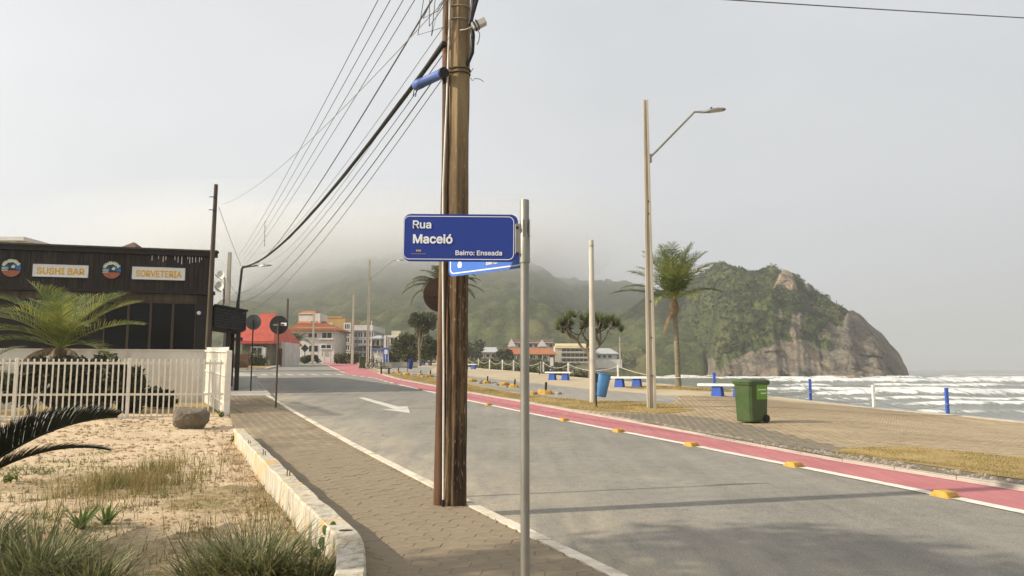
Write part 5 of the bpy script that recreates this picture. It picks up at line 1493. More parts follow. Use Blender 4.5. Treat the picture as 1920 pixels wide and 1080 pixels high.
# awning over the pavement: dark louvres in a sloping frame, on two posts
aw = empty('awning', (0, 0, 0)); aw.parent = rs
aL, aR = 0.1, loc(at(462, 600, 33.6)).x
zA = loc(at(400, 570, 33)).z; zB = loc(at(461, 582, 33.5)).z; zC = loc(at(430, 613, 33)).z
bpy.data.objects.remove(aw)
aw = MB().hexa([(aL, .2, zC + .05), (aR, .2, zC - .12), (aR - .8, 4.5, zC - .12), (aL - .8, 4.5, zC + .05), (aL, .2, zA - .05), (aR, .2, zB - .05), (aR - .8, 4.5, zB - .05), (aL - .8, 4.5, zA - .05)]).build('awning', M['darkwood'], rs)
for k_ in range(8):
    f = k_ / 7; za = zC + .08 + (zA - zC - .12) * f; zb_ = zC - .10 + (zB - zC + .06) * f
    MB().hexa([(aL, .10, za - .05), (aR - .02, .10, zb_ - .05), (aR - .02, .18, zb_ - .05), (aL, .18, za - .05), (aL, .13, za + .04), (aR - .02, .13, zb_ + .04), (aR - .02, .18, zb_ + .04), (aL, .18, za + .04)]).build('slat', M['dark_metal'], aw)
MB().hexa([(aL, .05, zA - .04), (aR + .08, .05, zB - .04), (aR - .74, 4.6, zB - .04), (aL - .8, 4.6, zA - .04), (aL, .05, zA + .02), (aR + .08, .05, zB + .02), (aR - .74, 4.6, zB + .02), (aL - .8, 4.6, zA + .02)]).build('awning_roof', M['dark_metal'], rs)
for xx, yy in ((aR - .32, .3), (aR - .95, 4.2), (aR - .75, .35)):
    MB().bb(xx - .09, xx + .09, yy - .09, yy + .09, -.3, zC - .05).build('post', M['darkwood'], rs)

def sign_board(u0, v0, u1, v1, txt, label):
    a, b = fac(u0, v1), fac(u1, v0); c = (a + b) / 2
    w = math.hypot(b.x - a.x, b.y - a.y); h = b.z - a.z - abs(u1 - u0) * .03 * c.y / F
    t = empty('shop_sign', c - Vector((-sr, cr, 0)) * .06, RZ_R, label, 'shop sign', 'light signs on the restaurant parapet')
    MB().box((0, .02, 0), (w, .10, h), bev=.01).build('panel', M['lightbox'], t)
    m = MB(); ring_plate(m, [(-w / 2, -h / 2), (w / 2, -h / 2), (w / 2, h / 2), (-w / 2, h / 2)], [(-w / 2 + .03, -h / 2 + .03), (w / 2 - .03, -h / 2 + .03), (w / 2 - .03, h / 2 - .03), (-w / 2 + .03, h / 2 - .03)], -.045, -.025)
    m.build('frame', M['sign_white'], t)
    lt = lettering(txt, .4, M['letter_orange'], t, (-w * .435, -.032, -h * .27), width=w * .87, height=h * .56, offset=.011, extrude=.006)
    return t
sign_board(62, 497, 167, 520, 'SUSHI BAR', 'white sign board reading SUSHI BAR in orange letters')
sign_board(248, 502, 348, 525, 'SORVETERIA', 'white sign board reading SORVETERIA in orange letters')
M['l_blue'] = pm('logo_blue', (.035, .17, .36), (.03, .13, .30), 5, .5, 0)
M['l_navy'] = pm('logo_navy', (.02, .04, .07), (.015, .03, .055), 5, .5, 0)
M['l_cream'] = pm('logo_cream', (.66, .68, .50), (.58, .60, .45), 5, .5, 0)
M['l_red'] = pm('logo_terracotta', (.42, .13, .065), (.35, .10, .05), 5, .5, 0)
def logo(u, v, rpx, label):
    c = fac(u, v); r = rpx * c.y / F
    t = empty('round_emblem', c - Vector((-sr, cr, 0)) * .05, RZ_R, label, 'emblem', 'round emblems on the restaurant parapet')
    circ = lambda k_, n=40: [(r * k_ * math.cos(2 * math.pi * i / n), r * k_ * math.sin(2 * math.pi * i / n)) for i in range(n)]
    MB().plate(circ(1), .0, .05).build('disc', M['l_navy'], t)
    arc = lambda a0, a1, k_: [(r * k_ * math.cos(R(a0 + (a1 - a0) * i / 12)), r * k_ * math.sin(R(a0 + (a1 - a0) * i / 12))) for i in range(13)]
    MB().plate(arc(195, 345, .96), -.008, 0).build('ground_band', M['l_red'], t)
    MB().plate(arc(-12, 62, .95) + arc(62, -12, .45), -.008, 0).build('wave', M['l_blue'], t)
    MB().plate([(-r * .95, -r * .12), (-r * .5, -r * .2), (-r * .15, r * .0), (-r * .35, r * .28), (-r * .7, r * .22)], -.010, 0).build('crest_foam', M['l_blue'], t)
    for k_ in range(3): MB().plate([(-r * .92, r * (.1 - .16 * k_)), (-r * .3, r * (.04 - .13 * k_)), (-r * .35, r * (-.02 - .13 * k_)), (-r * .92, r * (.02 - .16 * k_))], -.014, -.006).build('foam_line', M['l_cream'], t)
    MB().plate([(r * .0, r * .05), (r * .3, r * .0), (r * .38, r * .25), (r * .2, r * .4), (r * .02, r * .25)], -.014, -.004).build('figure', M['l_cream'], t)
    for i in range(11):
        a = R(158 - i * 12.5); cx, cz_ = r * .84 * math.cos(a), r * .84 * math.sin(a); d = .05 * r / .4
        q = Matrix.Rotation(a - math.pi / 2, 2); w, h = d * .75, d * (1.5 if i % 3 else 1.1)
        MB().plate([(cx + (q @ Vector(p_)).x, cz_ + (q @ Vector(p_)).y) for p_ in ((-w, -h), (w, -h), (w * .8, h), (-w * .8, h))], -.012, -.002).build('letter', M['l_cream'], t)
logo(22, 503, 17, 'round wave emblem at the left end of the parapet')
logo(210, 507, 16.5, 'round wave emblem between the two sign boards')

# ------------------------------------------------------------------ houses
M['win'] = pm('window_dark', (.035, .038, .04), (.022, .024, .026), 1, .15, 0, spec=.5)
M['win_frame'] = pm('window_frame_white', (.66, .65, .61), (.58, .57, .53), 3, .6, 0)
M['h_white'] = pm('house_white_wall', (.66, .63, .57), (.57, .54, .49), .8, .9, .1, dirt=(.42, .38, .32), dscale=.5, damt=.5)
M['h_grey'] = pm('house_grey_wall', (.36, .34, .31), (.29, .27, .25), .8, .9, .1)
M['h_dark'] = pm('house_shaded_porch', (.10, .09, .075), (.07, .062, .05), .8, .9, .1)  # porch and veranda shade put into the wall colour
M['h_ochre'] = pm('ochre_wall', (.50, .33, .14), (.43, .28, .12), .8, .9, .1, dirt=(.34, .23, .11), dscale=.5, damt=.5)
M['h_cream'] = pm('cream_wall', (.56, .52, .37), (.48, .44, .31), .8, .9, .1)
M['h_beige'] = pm('beige_roof_panel', (.58, .46, .26), (.50, .39, .22), .8, .9, .1)
M['h_slate'] = pm('grey_sheet_roof', (.40, .41, .41), (.33, .34, .34), .8, .7, .1)
M['stone'] = pm('mossy_stone_wall', (.20, .19, .14), (.12, .115, .08), 1.5, .95, .4, 6)
M['brownfence'] = pm('brown_picket', (.16, .085, .05), (.11, .06, .035), 2, .85, .2, per=.3)

class House:
    """a building laid out in front view: u,v are photograph places at the front's distance Y"""
    def __init__(s, name, Y, u0, u1, vb, label, cat='house'):
        s.Y = Y; s.o = at((u0 + u1) / 2, vb, Y); s.k = Y / F
        s.root = empty(name, s.o, 0, label, cat)
    def x(s, u): return at(u, 640, s.Y).x - s.o.x
    def z(s, v): return at(960, v, s.Y).z - s.o.z
    def block(s, name, u0, u1, v0, v1, d0, d1, mat, parent=None, vb_extra=0):
        return MB().bb(s.x(u0), s.x(u1), d0, d1, s.z(v1) - vb_extra, s.z(v0)).build(name, mat, parent or s.root)
    def window(s, u0, u1, v0, v1, d=0., panes=1, frame=True, mat=None, name='window'):
        w = MB().bb(s.x(u0), s.x(u1), d - .06, d - .003, s.z(v1), s.z(v0)).build(name, mat or M['win'], s.root)
        if frame:
            f = .12 + .0006 * s.Y; m = MB()
            ring_plate(m, [(s.x(u0) - f, s.z(v1) - f), (s.x(u1) + f, s.z(v1) - f), (s.x(u1) + f, s.z(v0) + f), (s.x(u0) - f, s.z(v0) + f)], [(s.x(u0), s.z(v1)), (s.x(u1), s.z(v1)), (s.x(u1), s.z(v0)), (s.x(u0), s.z(v0))], d - .12, d - .002)
            m.build('frame', M['win_frame'], w)
            for i in range(1, panes):
                xx = s.x(u0) + (s.x(u1) - s.x(u0)) * i / panes
                MB().bb(xx - .05, xx + .05, d - .10, d - .062, s.z(v1), s.z(v0)).build('mullion', M['win_frame'], w)
        return w
    def hip(s, ul, ur, ve, rl, rr, vr, d0, d1, mat, th=.18, ribs=0):
        """hip or gable roof: eave line ul..ur at ve, ridge rl..rr at vr"""
        e0, e1, ze = s.x(ul), s.x(ur), s.z(ve); r0, r1, zr = s.x(rl), s.x(rr), s.z(vr); dm = (d0 + d1) / 2
        P = [(e0, d0, ze), (e1, d0, ze), (e1, d1, ze), (e0, d1, ze), (r0, dm, zr), (r1, dm, zr)]
        b = [(x, y, z - th) for x, y, z in P[:4]]
        r = MB().add(P + b, [(0, 1, 5, 4), (1, 2, 5), (2, 3, 4, 5), (3, 0, 4), (1, 0, 6, 7), (2, 1, 7, 8), (3, 2, 8, 9), (0, 3, 9, 6), (9, 8, 7, 6)]).build('roof', mat, s.root)
        if ribs:
            m = MB()
            for i in range(ribs + 1):
                f = i / ribs; xe = e0 + (e1 - e0) * f
                if r0 <= xe <= r1: top = (xe, dm, zr)
                elif xe < r0: q = (xe - e0) / max(r0 - e0, .01); top = (xe, d0 + (dm - d0) * q, ze + (zr - ze) * q)
                else: q = (e1 - xe) / max(e1 - r1, .01); top = (xe, d0 + (dm - d0) * q, ze + (zr - ze) * q)
                if q if not (r0 <= xe <= r1) else 1: m.bar((xe, d0 - .02, ze + .03), (top[0], top[1], top[2] + .03), .12, .1)
            tag(m.build('tile_row', mat, r), kind='stuff')
            MB().bar((r0, dm, zr + .05), (r1, dm, zr + .05), .28, .2).build('ridge', mat, r)
        return r

h = House('house', 88, 455, 512, 690, 'red tile roofed house on the far corner of the side street')
h.block('wall', 450, 504, 636, 692, .8, 9, M['stone'], vb_extra=1); h.hip(432, 513, 641, 455, 486, 583, 0, 12, M['tile_red'], ribs=26)
h.block('dark_porch_panel', 466, 492, 648, 668, .7, .8 - .003, M['h_dark']); h.block('garden_wall', 450, 500, 668, 690, -1.2, -.9, M['stone'], vb_extra=1)  # the porch is a solid dark panel, its shade held in the colour
h.block('gate_pillar', 500, 504, 652, 690, -1.2, -.8, M['h_white'], vb_extra=1); h.window(470, 488, 652, 663, .69, 2)
h.block('side_wing', 504, 521, 640, 690, 3, 9, M['h_white'], vb_extra=1); h.block('side_door', 509, 515, 652, 688, 2.9, 2.997, M['brownfence'])

h = House('house', 125, 540, 635, 684, 'two storey white house with orange tile roof and small tower')
h.block('wall', 556, 627, 614, 684, 0, 9, M['h_white'], vb_extra=1); h.hip(539, 636, 618, 556, 597, 601, -.9, 10, M['tile_orange'], ribs=30)
h.block('tower', 549, 590, 585, 606, 3, 8, M['h_white']); h.hip(547, 594, 604, 560, 562, 591, 2.6, 5.5, M['tile_orange'])
h.block('tower_top', 552, 577, 584, 596, 4, 7, M['h_cream']); h.hip(546, 580, 587, 550, 575, 579, 3, 8, M['tile_orange'])
for w in ((578, 594, 625, 633, 2), (604, 622, 624, 635, 2), (603, 621, 647, 653, 2), (572, 580, 600, 603, 1)): h.window(*w[:4], 0 if w[2] > 610 else 2.99, w[4])
h.block('balcony_rail', 598, 626, 634, 637, -.5, -.1, M['h_white']); h.block('garage_opening', 604, 620, 654, 668, -.05, -.004, M['h_grey'])
h.block('dark_porch_panel', 580, 596, 648, 659, -.06, -.004, M['win'])
for u in (594, 606, 618, 629): h.block('gate_post', u, u + 2, 661, 682, -4, -3.7, M['h_white'], vb_extra=1)
h.block('fence_rail', 594, 640, 675, 676.5, -3.95, -3.8, M['h_white']); h.block('front_wall', 538, 594, 670, 684, -4, -3.7, M['h_grey'], vb_extra=1)

h = House('apartment_block', 140, 590, 700, 684, 'ochre apartment block with glazed balcony bays behind the white house', 'building')
h.block('wall', 588, 646, 596, 684, 0, 14, M['h_ochre'], vb_extra=1); h.block('parapet', 600, 640, 593, 596, -.1, 14, M['h_ochre'])
h.block('bay', 646, 658, 605, 684, -.6, 12, M['h_grey'], vb_extra=1)
for v0, v1 in ((608, 617), (622, 631), (634, 642), (648, 656), (662, 672)):
    h.window(647.5, 656.5, v0, v1, -.6, 3)
h.block('ground_band', 634, 660, 645, 648, -.75, -.6, M['h_cream'])
for u0 in (592, 612): h.window(u0, u0 + 9, 608, 616, 0, 2)

h = House('apartment_block', 133, 658, 702, 684, 'grey building with a white box top storey', 'building')
h.block('wall', 659, 700, 620, 684, 0, 12, M['h_grey'], vb_extra=1); h.block('top_storey', 661, 700, 610, 620, -.8, 12, M['h_white'])
for v0, v1 in ((623, 632), (637, 644), (650, 658), (662, 670)):
    for u0 in (662, 672, 683, 692): h.window(u0, u0 + 7, v0, v1, 0, 2)
h.block('balcony_slab', 674, 700, 646, 648.5, -1.2, 0, M['h_white'])

h = House('house', 128, 694, 716, 684, 'small dark grey house with pale hipped roof behind the bicycles')
h.block('wall', 695, 713, 633, 684, 0, 8, M['h_grey'], vb_extra=1); h.hip(692, 716, 634, 698, 708, 627, -.6, 9, M['h_slate'])
h.window(698, 703, 638, 648, 0, 1); h.window(706, 711, 638, 648, 0, 1); h.block('awning', 694, 720, 649, 651, -2, 0, M['dark_metal'])
h.block('shopfront', 697, 716, 653, 668, -.05, -.003, M['h_white'])

h = House('house', 120, 718, 765, 684, 'modern white house with cubic upper storey and white columns')
h.block('wall', 728, 760, 632, 684, 1, 9, M['h_grey'], vb_extra=1); h.block('roof_slab', 726, 764, 629, 633, -.5, 9, M['h_white']); h.block('upper_storey', 730, 747, 619, 629, 2, 7, M['h_cream'])
h.block('column', 721, 725, 629, 684, -.6, -.2, M['h_white'], vb_extra=1); h.block('column', 727, 729, 633, 660, -.5, -.2, M['h_white']); h.block('column', 746, 749, 633, 660, -.5, -.2, M['h_white'])
h.window(731, 745, 634, 645, 1, 2); h.window(751, 759, 636, 645, 1, 2); h.block('hedge_wall', 726, 764, 655, 684, -.4, -.1, M['stone'], vb_extra=1)
b = at(723, 688, 95)
t = empty('blue_kiosk', b, 0, 'narrow blue booth with pale panel beside the modern white house', 'kiosk')
kk = 95 / F
MB().bb(-4.5 * kk, 4.5 * kk, 0, .6, -.3, 36 * kk).build('body', M['bench_blue'], t); MB().bb(-2.5 * kk, 3 * kk, -.03, -.003, 24 * kk, 32 * kk).build('panel', M['lightbox'], t)
b = at(710, 688, 97)
t = empty('white_stall', b, 0, 'low white stall counter behind the bicycles', 'stall')
MB().bb(-.6, .8, 0, .8, -.3, 2.0).build('counter', M['h_white'], t); MB().bb(-1.0, 1.4, -.3, 1.0, 2.05, 2.25).build('roof', M['bench_blue'], t)
b = at(748, 693.5, 78)
t = empty('low_block_wall', b, 0, 'long low grey concrete wall beside the parked bicycles', 'wall')
MB().bb(-2.0, 1.9, 0, .3, -.6, .72).build('wall_body', M['concrete'], t); MB().bb(-2.05, 1.95, -.03, .33, .723, .80).build('coping', M['concrete'], t)

# row of houses along the beach road
h = House('beach_house', 235, 876, 936, 682, 'low white beach house with pale sheet roof, leftmost of the beach row')
h.block('wall', 884, 932, 660, 684, 0, 12, M['h_grey'], vb_extra=2); h.hip(880, 934, 660, 886, 930, 650, -1, 12, M['h_slate'], .2)
for u0 in (888, 900, 912, 922): h.window(u0, u0 + 6, 664, 670, 0, 1)
h.block('gable_end', 884, 888, 652, 672, -.3, 0, M['h_white'])
h = House('beach_house', 225, 935, 1042, 684, 'long beach house with orange tile roof and timber veranda')
h.block('wall', 940, 1040, 662, 686, 0, 12, M['h_dark'], vb_extra=2); h.hip(934, 1044, 664, 942, 1034, 652, -1.5, 13, M['tile_orange'], .2, ribs=34)
for u0 in range(944, 1036, 12): h.block('veranda_post', u0, u0 + 1.2, 664, 684, -1.3, -1.0, M['h_white'], vb_extra=1)
for u0 in (950, 966, 1000, 1018): h.window(u0, u0 + 7, 668, 676, 0, 1)
h = House('beach_house', 262, 950, 1042, 684, 'white gabled house rising behind the orange roof')
h.block('wall', 954, 1038, 642, 690, 0, 12, M['h_white'], vb_extra=2); h.hip(946, 1042, 644, 960, 1030, 635, -1, 13, M['tile_brown'], .2)
m = MB(); m.plate([(h.x(951), h.z(650)), (h.x(967), h.z(650)), (h.x(959), h.z(635))], -1.4, -.9); m.build('gable', M['h_white'], h.root)
m = MB(); m.plate([(h.x(1006), h.z(650)), (h.x(1026), h.z(650)), (h.x(1016), h.z(637))], -1.4, -.9); m.build('gable', M['h_white'], h.root)
for u0 in (972, 992, 1002, 1018, 1030): h.window(u0, u0 + 6, 645, 651, 0, 1)
h = House('beach_house', 240, 1038, 1106, 684, 'cream beach building with three open balcony storeys')
h.block('wall', 1042, 1104, 648, 686, .6, 12, M['h_cream'], vb_extra=2)
m = MB(); m.hexa([(h.x(1040), -.8, h.z(653)), (h.x(1106), -.8, h.z(653)), (h.x(1102), 11, h.z(643)), (h.x(1044), 11, h.z(643)), (h.x(1040), -.8, h.z(651.8)), (h.x(1106), -.8, h.z(651.8)), (h.x(1102), 11, h.z(641.8)), (h.x(1044), 11, h.z(641.8))]); m.build('roof', M['h_beige'], h.root)
for v0, v1 in ((654, 659), (663, 669), (673, 678)):
    h.window(1054, 1102, v0, v1, .6, 6); h.block('balcony', 1052, 1104, v1, v1 + 2.4, -.6, .6 - .003, M['h_cream'])
h.block('side_wall', 1040, 1052, 652, 686, -.5, .55, M['h_cream'], vb_extra=2)
h = House('beach_house', 250, 1108, 1162, 684, 'white hip roofed house at the right end of the beach row')
h.block('wall', 1116, 1156, 662, 686, 0, 10, M['h_white'], vb_extra=2); h.hip(1110, 1160, 663, 1120, 1146, 652, -1.2, 11, M['h_slate'], .2)
for u0 in (1120, 1130, 1140): h.window(u0, u0 + 6, 666, 671, 0, 1)
h.block('deck_fence', 1112, 1164, 674, 684, -2, -1.8, M['h_white'], vb_extra=1)
h = House('house', 112, 826, 842, 686, 'white house glimpsed just left of the wooden utility pole')
h.block('wall', 818, 838, 650, 686, 0, 6, M['h_white'], vb_extra=1); h.hip(812, 842, 652, 822, 834, 640, -.8, 7, M['h_white'], .2); h.window(824, 830, 656, 664, 0, 1)
h = House('house', 62, 186, 246, 690, 'brown pyramid roof showing above the restaurant parapet')
h.block('wall', 190, 242, 470, 690, 1, 4, M['h_grey'], vb_extra=1); h.hip(182, 250, 476, 213, 216, 446, 0, 4.5, M['tile_brown'])
h = House('house', 70, -60, 36, 690, 'pale beige block top showing above the parapet at left edge')
h.block('wall', -60, 34, 452, 690, 0, 6, M['h_cream'], vb_extra=1); h.block('roof_slab', -62, 36, 445, 452, -.4, 6.4, M['h_white']); h.window(8, 16, 455, 462, 0, 1)

# brown picket fence across the side street
bf_ = empty('picket_fence', (0, 0, 0), 0, 'brown timber picket fence in front of the red roofed house', 'fence')
for i in range(17):
    u = 424 + i * 2.5; p = gh(u, 689.5, .12); hh_ = at(u, 664, p.y).z - p.z
    MB().box((0, 0, hh_ / 2), (.16, .04, hh_), bev=.01).build('picket', M['brownfence'], bf_, p)
a, b = gh(422, 689.5, .12), gh(466, 689.5, .12)
for z in (.3, .85): MB().bar(a + Vector((0, .05, z)), b + Vector((0, .05, z)), .05, .1).build('rail', M['brownfence'], bf_)
# antenna dishes and tank by the concrete pole
def dish(u, v, r, Y, label):
    c = at(u, v, Y)
    t = empty('satellite_dish', c, R(-20), label, 'satellite dish', 'satellite dishes behind the restaurant')
    m = MB(); vs_ = [(0, .12, 0)]
    for k_ in (.5, 1):
        for a in range(0, 360, 24): vs_.append((r * k_ * math.cos(R(a)), .12 - .16 * k_ * k_, r * k_ * math.sin(R(a))))
    fs = [(0, 1 + j, 1 + (j + 1) % 15) for j in range(15)] + [(1 + j, 16 + j, 16 + (j + 1) % 15, 1 + (j + 1) % 15) for j in range(15)]
    m.add(vs_, fs, True).build('reflector', M['post_white'], t)
    MB().tube([(0, .1, -r), (0, -.35, -.1), (0, -.42, 0)], .025, 6).build('feed_arm', M['galv'], t)
    MB().tube([(0, .15, 0), (0, .35, -.2), (0, .38, -1.6)], .04, 6).build('mount', M['galv'], t)
dish(414, 516, .27, 42, 'upper white satellite dish behind the restaurant corner'); dish(412, 537, .30, 42, 'lower white satellite dish behind the restaurant corner')

# parked bicycles beside the distant lamp post
def bicycle(u, v, rz, label):
    p = gh(u, v, .066)
    t = empty('bicycle', p, rz, label, 'bicycle', 'bicycles parked by the distant street lamp')
    for x in (-.52, .52):
        m = MB(); m.tube([(x + .33 * math.cos(R(a)), 0, .34 + .33 * math.sin(R(a))) for a in range(0, 361, 20)], .02, 6); w = m.build('wheel', M['black'], t)
        m = MB()
        for a in range(0, 180, 30): m.bar((x + .32 * math.cos(R(a)), 0, .34 + .32 * math.sin(R(a))), (x - .32 * math.cos(R(a)), 0, .34 - .32 * math.sin(R(a))), .008)
        m.build('spokes', M['galv'], w)
    m = MB()
    for a, b in (((-.52, 0, .34), (-.08, 0, .32)), ((-.08, 0, .32), (-.22, 0, .86)), ((-.2, 0, .78), (.36, 0, .80)), ((-.08, 0, .32), (.38, 0, .72)), ((-.52, 0, .34), (-.2, 0, .78)), ((.52, 0, .34), (.34, 0, .98))): m.tube([a, b], .022, 6)
    m.build('frame', M['dark_metal'], t)
    MB().box((-.23, 0, .9), (.26, .13, .06), bev=.02).build('saddle', M['black'], t)
    MB().tube([(.30, -.28, 1.02), (.36, -.12, 1.0), (.36, .12, 1.0), (.30, .28, 1.02)], .016, 6).build('handlebar', M['galv'], t)
    MB().tube([(-.08, -.06, .32), (-.08, .06, .32)], .09, 10).build('crank', M['galv'], t)
bicycle(698, 692, R(15), 'dark bicycle nearest the distant street lamp'); bicycle(704, 691, R(-20), 'dark bicycle right of another, in front of the white stall')
bk = gh(703, 690, .066)
t = empty('bicycle_rack', bk, 0, 'grey metal rack behind the parked bicycles', 'bicycle rack')
for i in range(6): MB().tube([(-1.1 + i * .42, .4, 0), (-1.1 + i * .42, .4, .9 + .9 * (i % 2)), (-.8 + i * .42, .4, 1.0 + .9 * (i % 2)), (-.8 + i * .42, .4, 0)], .04, 6).build('hoop', M['galv'] if i % 2 else M['dark_metal'], t)
MB().tube([(-1.2, .4, .12), (1.4, .4, .12)], .04, 6).build('base_rail', M['dark_metal'], t)
b = gh(722, 701, .066)
t = empty('low_bench', b, R(-8), 'small dark low bench on the far verge', 'bench')
MB().box((0, 0, .42), (.9, .3, .06)).build('seat', M['darkwood'], t)
for x in (-.3, .3): MB().box((x, 0, .2), (.07, .2, .42)).build('leg', M['darkwood'], t)

# ------------------------------------------------------------------ plants
def blades(root, azim, length, width, lean, droop, seg=4, twist=None):
    """curved tapering grass or strap blades, all at once"""
    n = len(root); root = np.asarray(root, float)
    azim, length, width, lean, droop = [np.broadcast_to(np.asarray(q, float), (n,)) for q in (azim, length, width, lean, droop)]
    d = np.stack([np.cos(azim), np.sin(azim)], -1); side = np.stack([-np.sin(azim), np.cos(azim), np.zeros(n)], -1)
    if twist is not None:
        side = side * np.cos(twist)[:, None] + np.stack([d[:, 0], d[:, 1], np.zeros(n)], -1) * np.sin(twist)[:, None]
    V = np.zeros((n, seg + 1, 2, 3)); p = root.copy()
    for i in range(seg + 1):
        t = i / seg
        w = width * (1 - t ** 1.6) * .5 + .0008
        V[:, i, 0] = p - side * w[:, None]; V[:, i, 1] = p + side * w[:, None]
        ang = lean + droop * (t + .5 / seg)
        st = (length / seg)
        p = p + np.concatenate([d * (np.sin(ang) * st)[:, None], (np.cos(ang) * st)[:, None]], -1)
    base = (np.arange(n) * (seg + 1) * 2)[:, None]
    fs = []
    for i in range(seg):
        a = i * 2
        fs.append(np.concatenate([base + a, base + a + 1, base + a + 3, base + a + 2], 1))
    return V.reshape(-1, 3), np.concatenate(fs)

def crown(center, radii, n, leaf, seed=0, hollow=.35, lumps=9):
    """leaf faces gathered in clumps through an uneven volume"""
    r = np.random.default_rng(seed)
    c = np.asarray(center, float); radii = np.asarray(radii, float)
    lc = r.normal(size=(lumps, 3)); lc /= np.linalg.norm(lc, axis=1)[:, None]; lc *= r.uniform(.35, .8, (lumps, 1))
    k = r.integers(0, lumps, n)
    d = r.normal(size=(n, 3)); d /= np.linalg.norm(d, axis=1)[:, None]
    p = lc[k] + d * (r.uniform(hollow, 1, (n, 1)) ** .6) * r.uniform(.34, .55, lumps)[k][:, None]
    p = c + p * radii
    a = r.normal(size=(n, 3)); a /= np.linalg.norm(a, axis=1)[:, None]; b = np.cross(a, r.normal(size=(n, 3))); b /= np.linalg.norm(b, axis=1)[:, None]
    s = leaf * r.uniform(.6, 1.4, (n, 1))
    V = np.stack([p - a * s, p + b * s * .45, p + a * s, p - b * s * .45], 1).reshape(-1, 3)
    return V, np.arange(n * 4).reshape(-1, 4)

def frond(L, e0, droop, lf, nleaf, wl=.045, vee=R(25), hang=R(55), seed=0, curl=0.0, thin=1.0, fwd=0.0):
    """pinnate leaf along +X: arching midrib, narrow drooping leaflets on both sides"""
    r = random.Random(seed); n = 22; P = []; x = z = y = 0.0
    for i in range(n + 1):
        t = i / n; P.append(Vector((x, y, z)))
        a = e0 - droop * t ** 1.4; x += L / n * math.cos(a); z += L / n * math.sin(a); y += curl * L / n * t
    m = MB(); m.tube(P, [.020 * thin * L / 2 * (1 - .85 * i / n) + .003 for i in range(n + 1)], 5)
    for k in range(nleaf):
        t = .14 + .85 * (k + r.random() * .5) / nleaf
        q = t * n; i = min(int(q), n - 1); p = P[i].lerp(P[i + 1], q - i); tg = (P[i + 1] - P[i]).normalized()
        lat = Vector((-tg.y, tg.x, 0)) if abs(tg.x) + abs(tg.y) > .1 else Vector((0, 1, 0)); lat = Vector((0, 1, 0)); up_ = lat.cross(tg) * -1
        if up_.z < 0: up_ = -up_
        ln = lf * (math.sin(math.pi * (t * .80 + .16)) ** .7) * r.uniform(.85, 1.1)
        fw = R(28) + R(34) * t + fwd
        for s in (-1, 1):
            d0 = (lat * s * math.cos(fw) + tg * math.sin(fw)); d0 = (d0 * math.cos(vee) + up_ * math.sin(vee)).normalized()
            pts = [p]; d = d0.copy()
            for j in range(3):
                pts.append(pts[-1] + d * ln / 3)
                d = (d + Vector((0, 0, -1)) * math.tan(hang) * .28 * r.uniform(.6, 1.3)).normalized()
            wd = tg * wl * .5; w = (.8, 1, .7, .06)
            vs_ = [q_ + wd * (sg * w[j]) for j, q_ in enumerate(pts) for sg in (-1, 1)]
            m.add(vs_, [(0, 1, 3, 2), (2, 3, 5, 4), (4, 5, 7, 6)])
    return m

M['palm'] = leafmat('coconut_frond', (.115, .155, .03), (.30, .31, .09), (.05, .08, .018), .18, .4, 1.1)
M['palm_lt'] = leafmat('yellow_green_young_frond', (.19, .23, .045), (.36, .36, .10), (.08, .12, .025), .3, .4, 1.6)  # lighter, yellower green for the young palm's leaves
M['palm_dk'] = leafmat('palm_frond_dull', (.10, .115, .045), (.145, .15, .06), (.055, .068, .03), .25, .5, 1.5)
M['palm_dead'] = leafmat('dead_frond', (.235, .165, .09), (.30, .22, .125), (.13, .088, .046), .2, .8, 2)
M['cycad'] = leafmat('cycad_frond', (.016, .020, .012), (.030, .034, .018), (.010, .012, .008), .06, .45, 3)  # blackish green: the backlit fronds' shade is put into the leaf colour
M['pandan'] = leafmat('screw_pine_leaf', (.13, .165, .045), (.24, .26, .085), (.06, .08, .025), .2, .45, .8)
M['grassblade'] = leafmat('clump_grass', (.11, .13, .045), (.37, .345, .17), (.075, .09, .032), .25, .6, 9)
M['drygrass'] = leafmat('dry_turf', (.42, .29, .09), (.50, .37, .15), (.25, .21, .06), .25, .8, 1.3)
M['weed'] = leafmat('weedy_turf', (.23, .18, .06), (.34, .24, .10), (.13, .14, .035), .25, .7, 2.0)
M['weedgreen'] = leafmat('green_weed', (.12, .16, .03), (.20, .23, .05), (.07, .10, .02), .3, .6, 3)
M['agave'] = leafmat('strap_leaf', (.10, .17, .025), (.17, .25, .045), (.05, .09, .015), .25, .4, 6)
M['shrub'] = leafmat('dark_shrub_leaf', (.030, .040, .016), (.055, .066, .025), (.016, .022, .009), .15, .5, 1.5)
M['tree'] = leafmat('tree_leaf', (.075, .085, .035), (.13, .135, .055), (.04, .048, .02), .2, .6, .6)
M['scrub2'] = leafmat('dune_scrub_leaf', (.12, .125, .055), (.19, .18, .085), (.065, .075, .03), .2, .7, .25)
M['trunk'] = pm('palm_trunk', (.25, .215, .155), (.135, .112, .078), 6, .92, .7, 18, dirt=(.16, .17, .06), dscale=2, damt=.7, stretch=(1, 1, 2.2))
M['bark'] = pm('grey_bark', (.20, .165, .12), (.12, .095, .065), 4, .92, .6, 18, stretch=(1, 1, .4))

def palm_trunk(P, r0, r1, rings=26):
    path = []; rad = []
    n = rings * 2
    for i in range(n + 1):
        t = i / n; k = t * (len(P) - 1); j = min(int(k), len(P) - 2); path.append(Vector(P[j]).lerp(Vector(P[j + 1]), k - j))
        rad.append((r0 + (r1 - r0) * t) * (1.06 if i % 2 else .95) * (1.35 - .35 * min(1, t * 9)))
    return MB().tube(path, rad, 12)

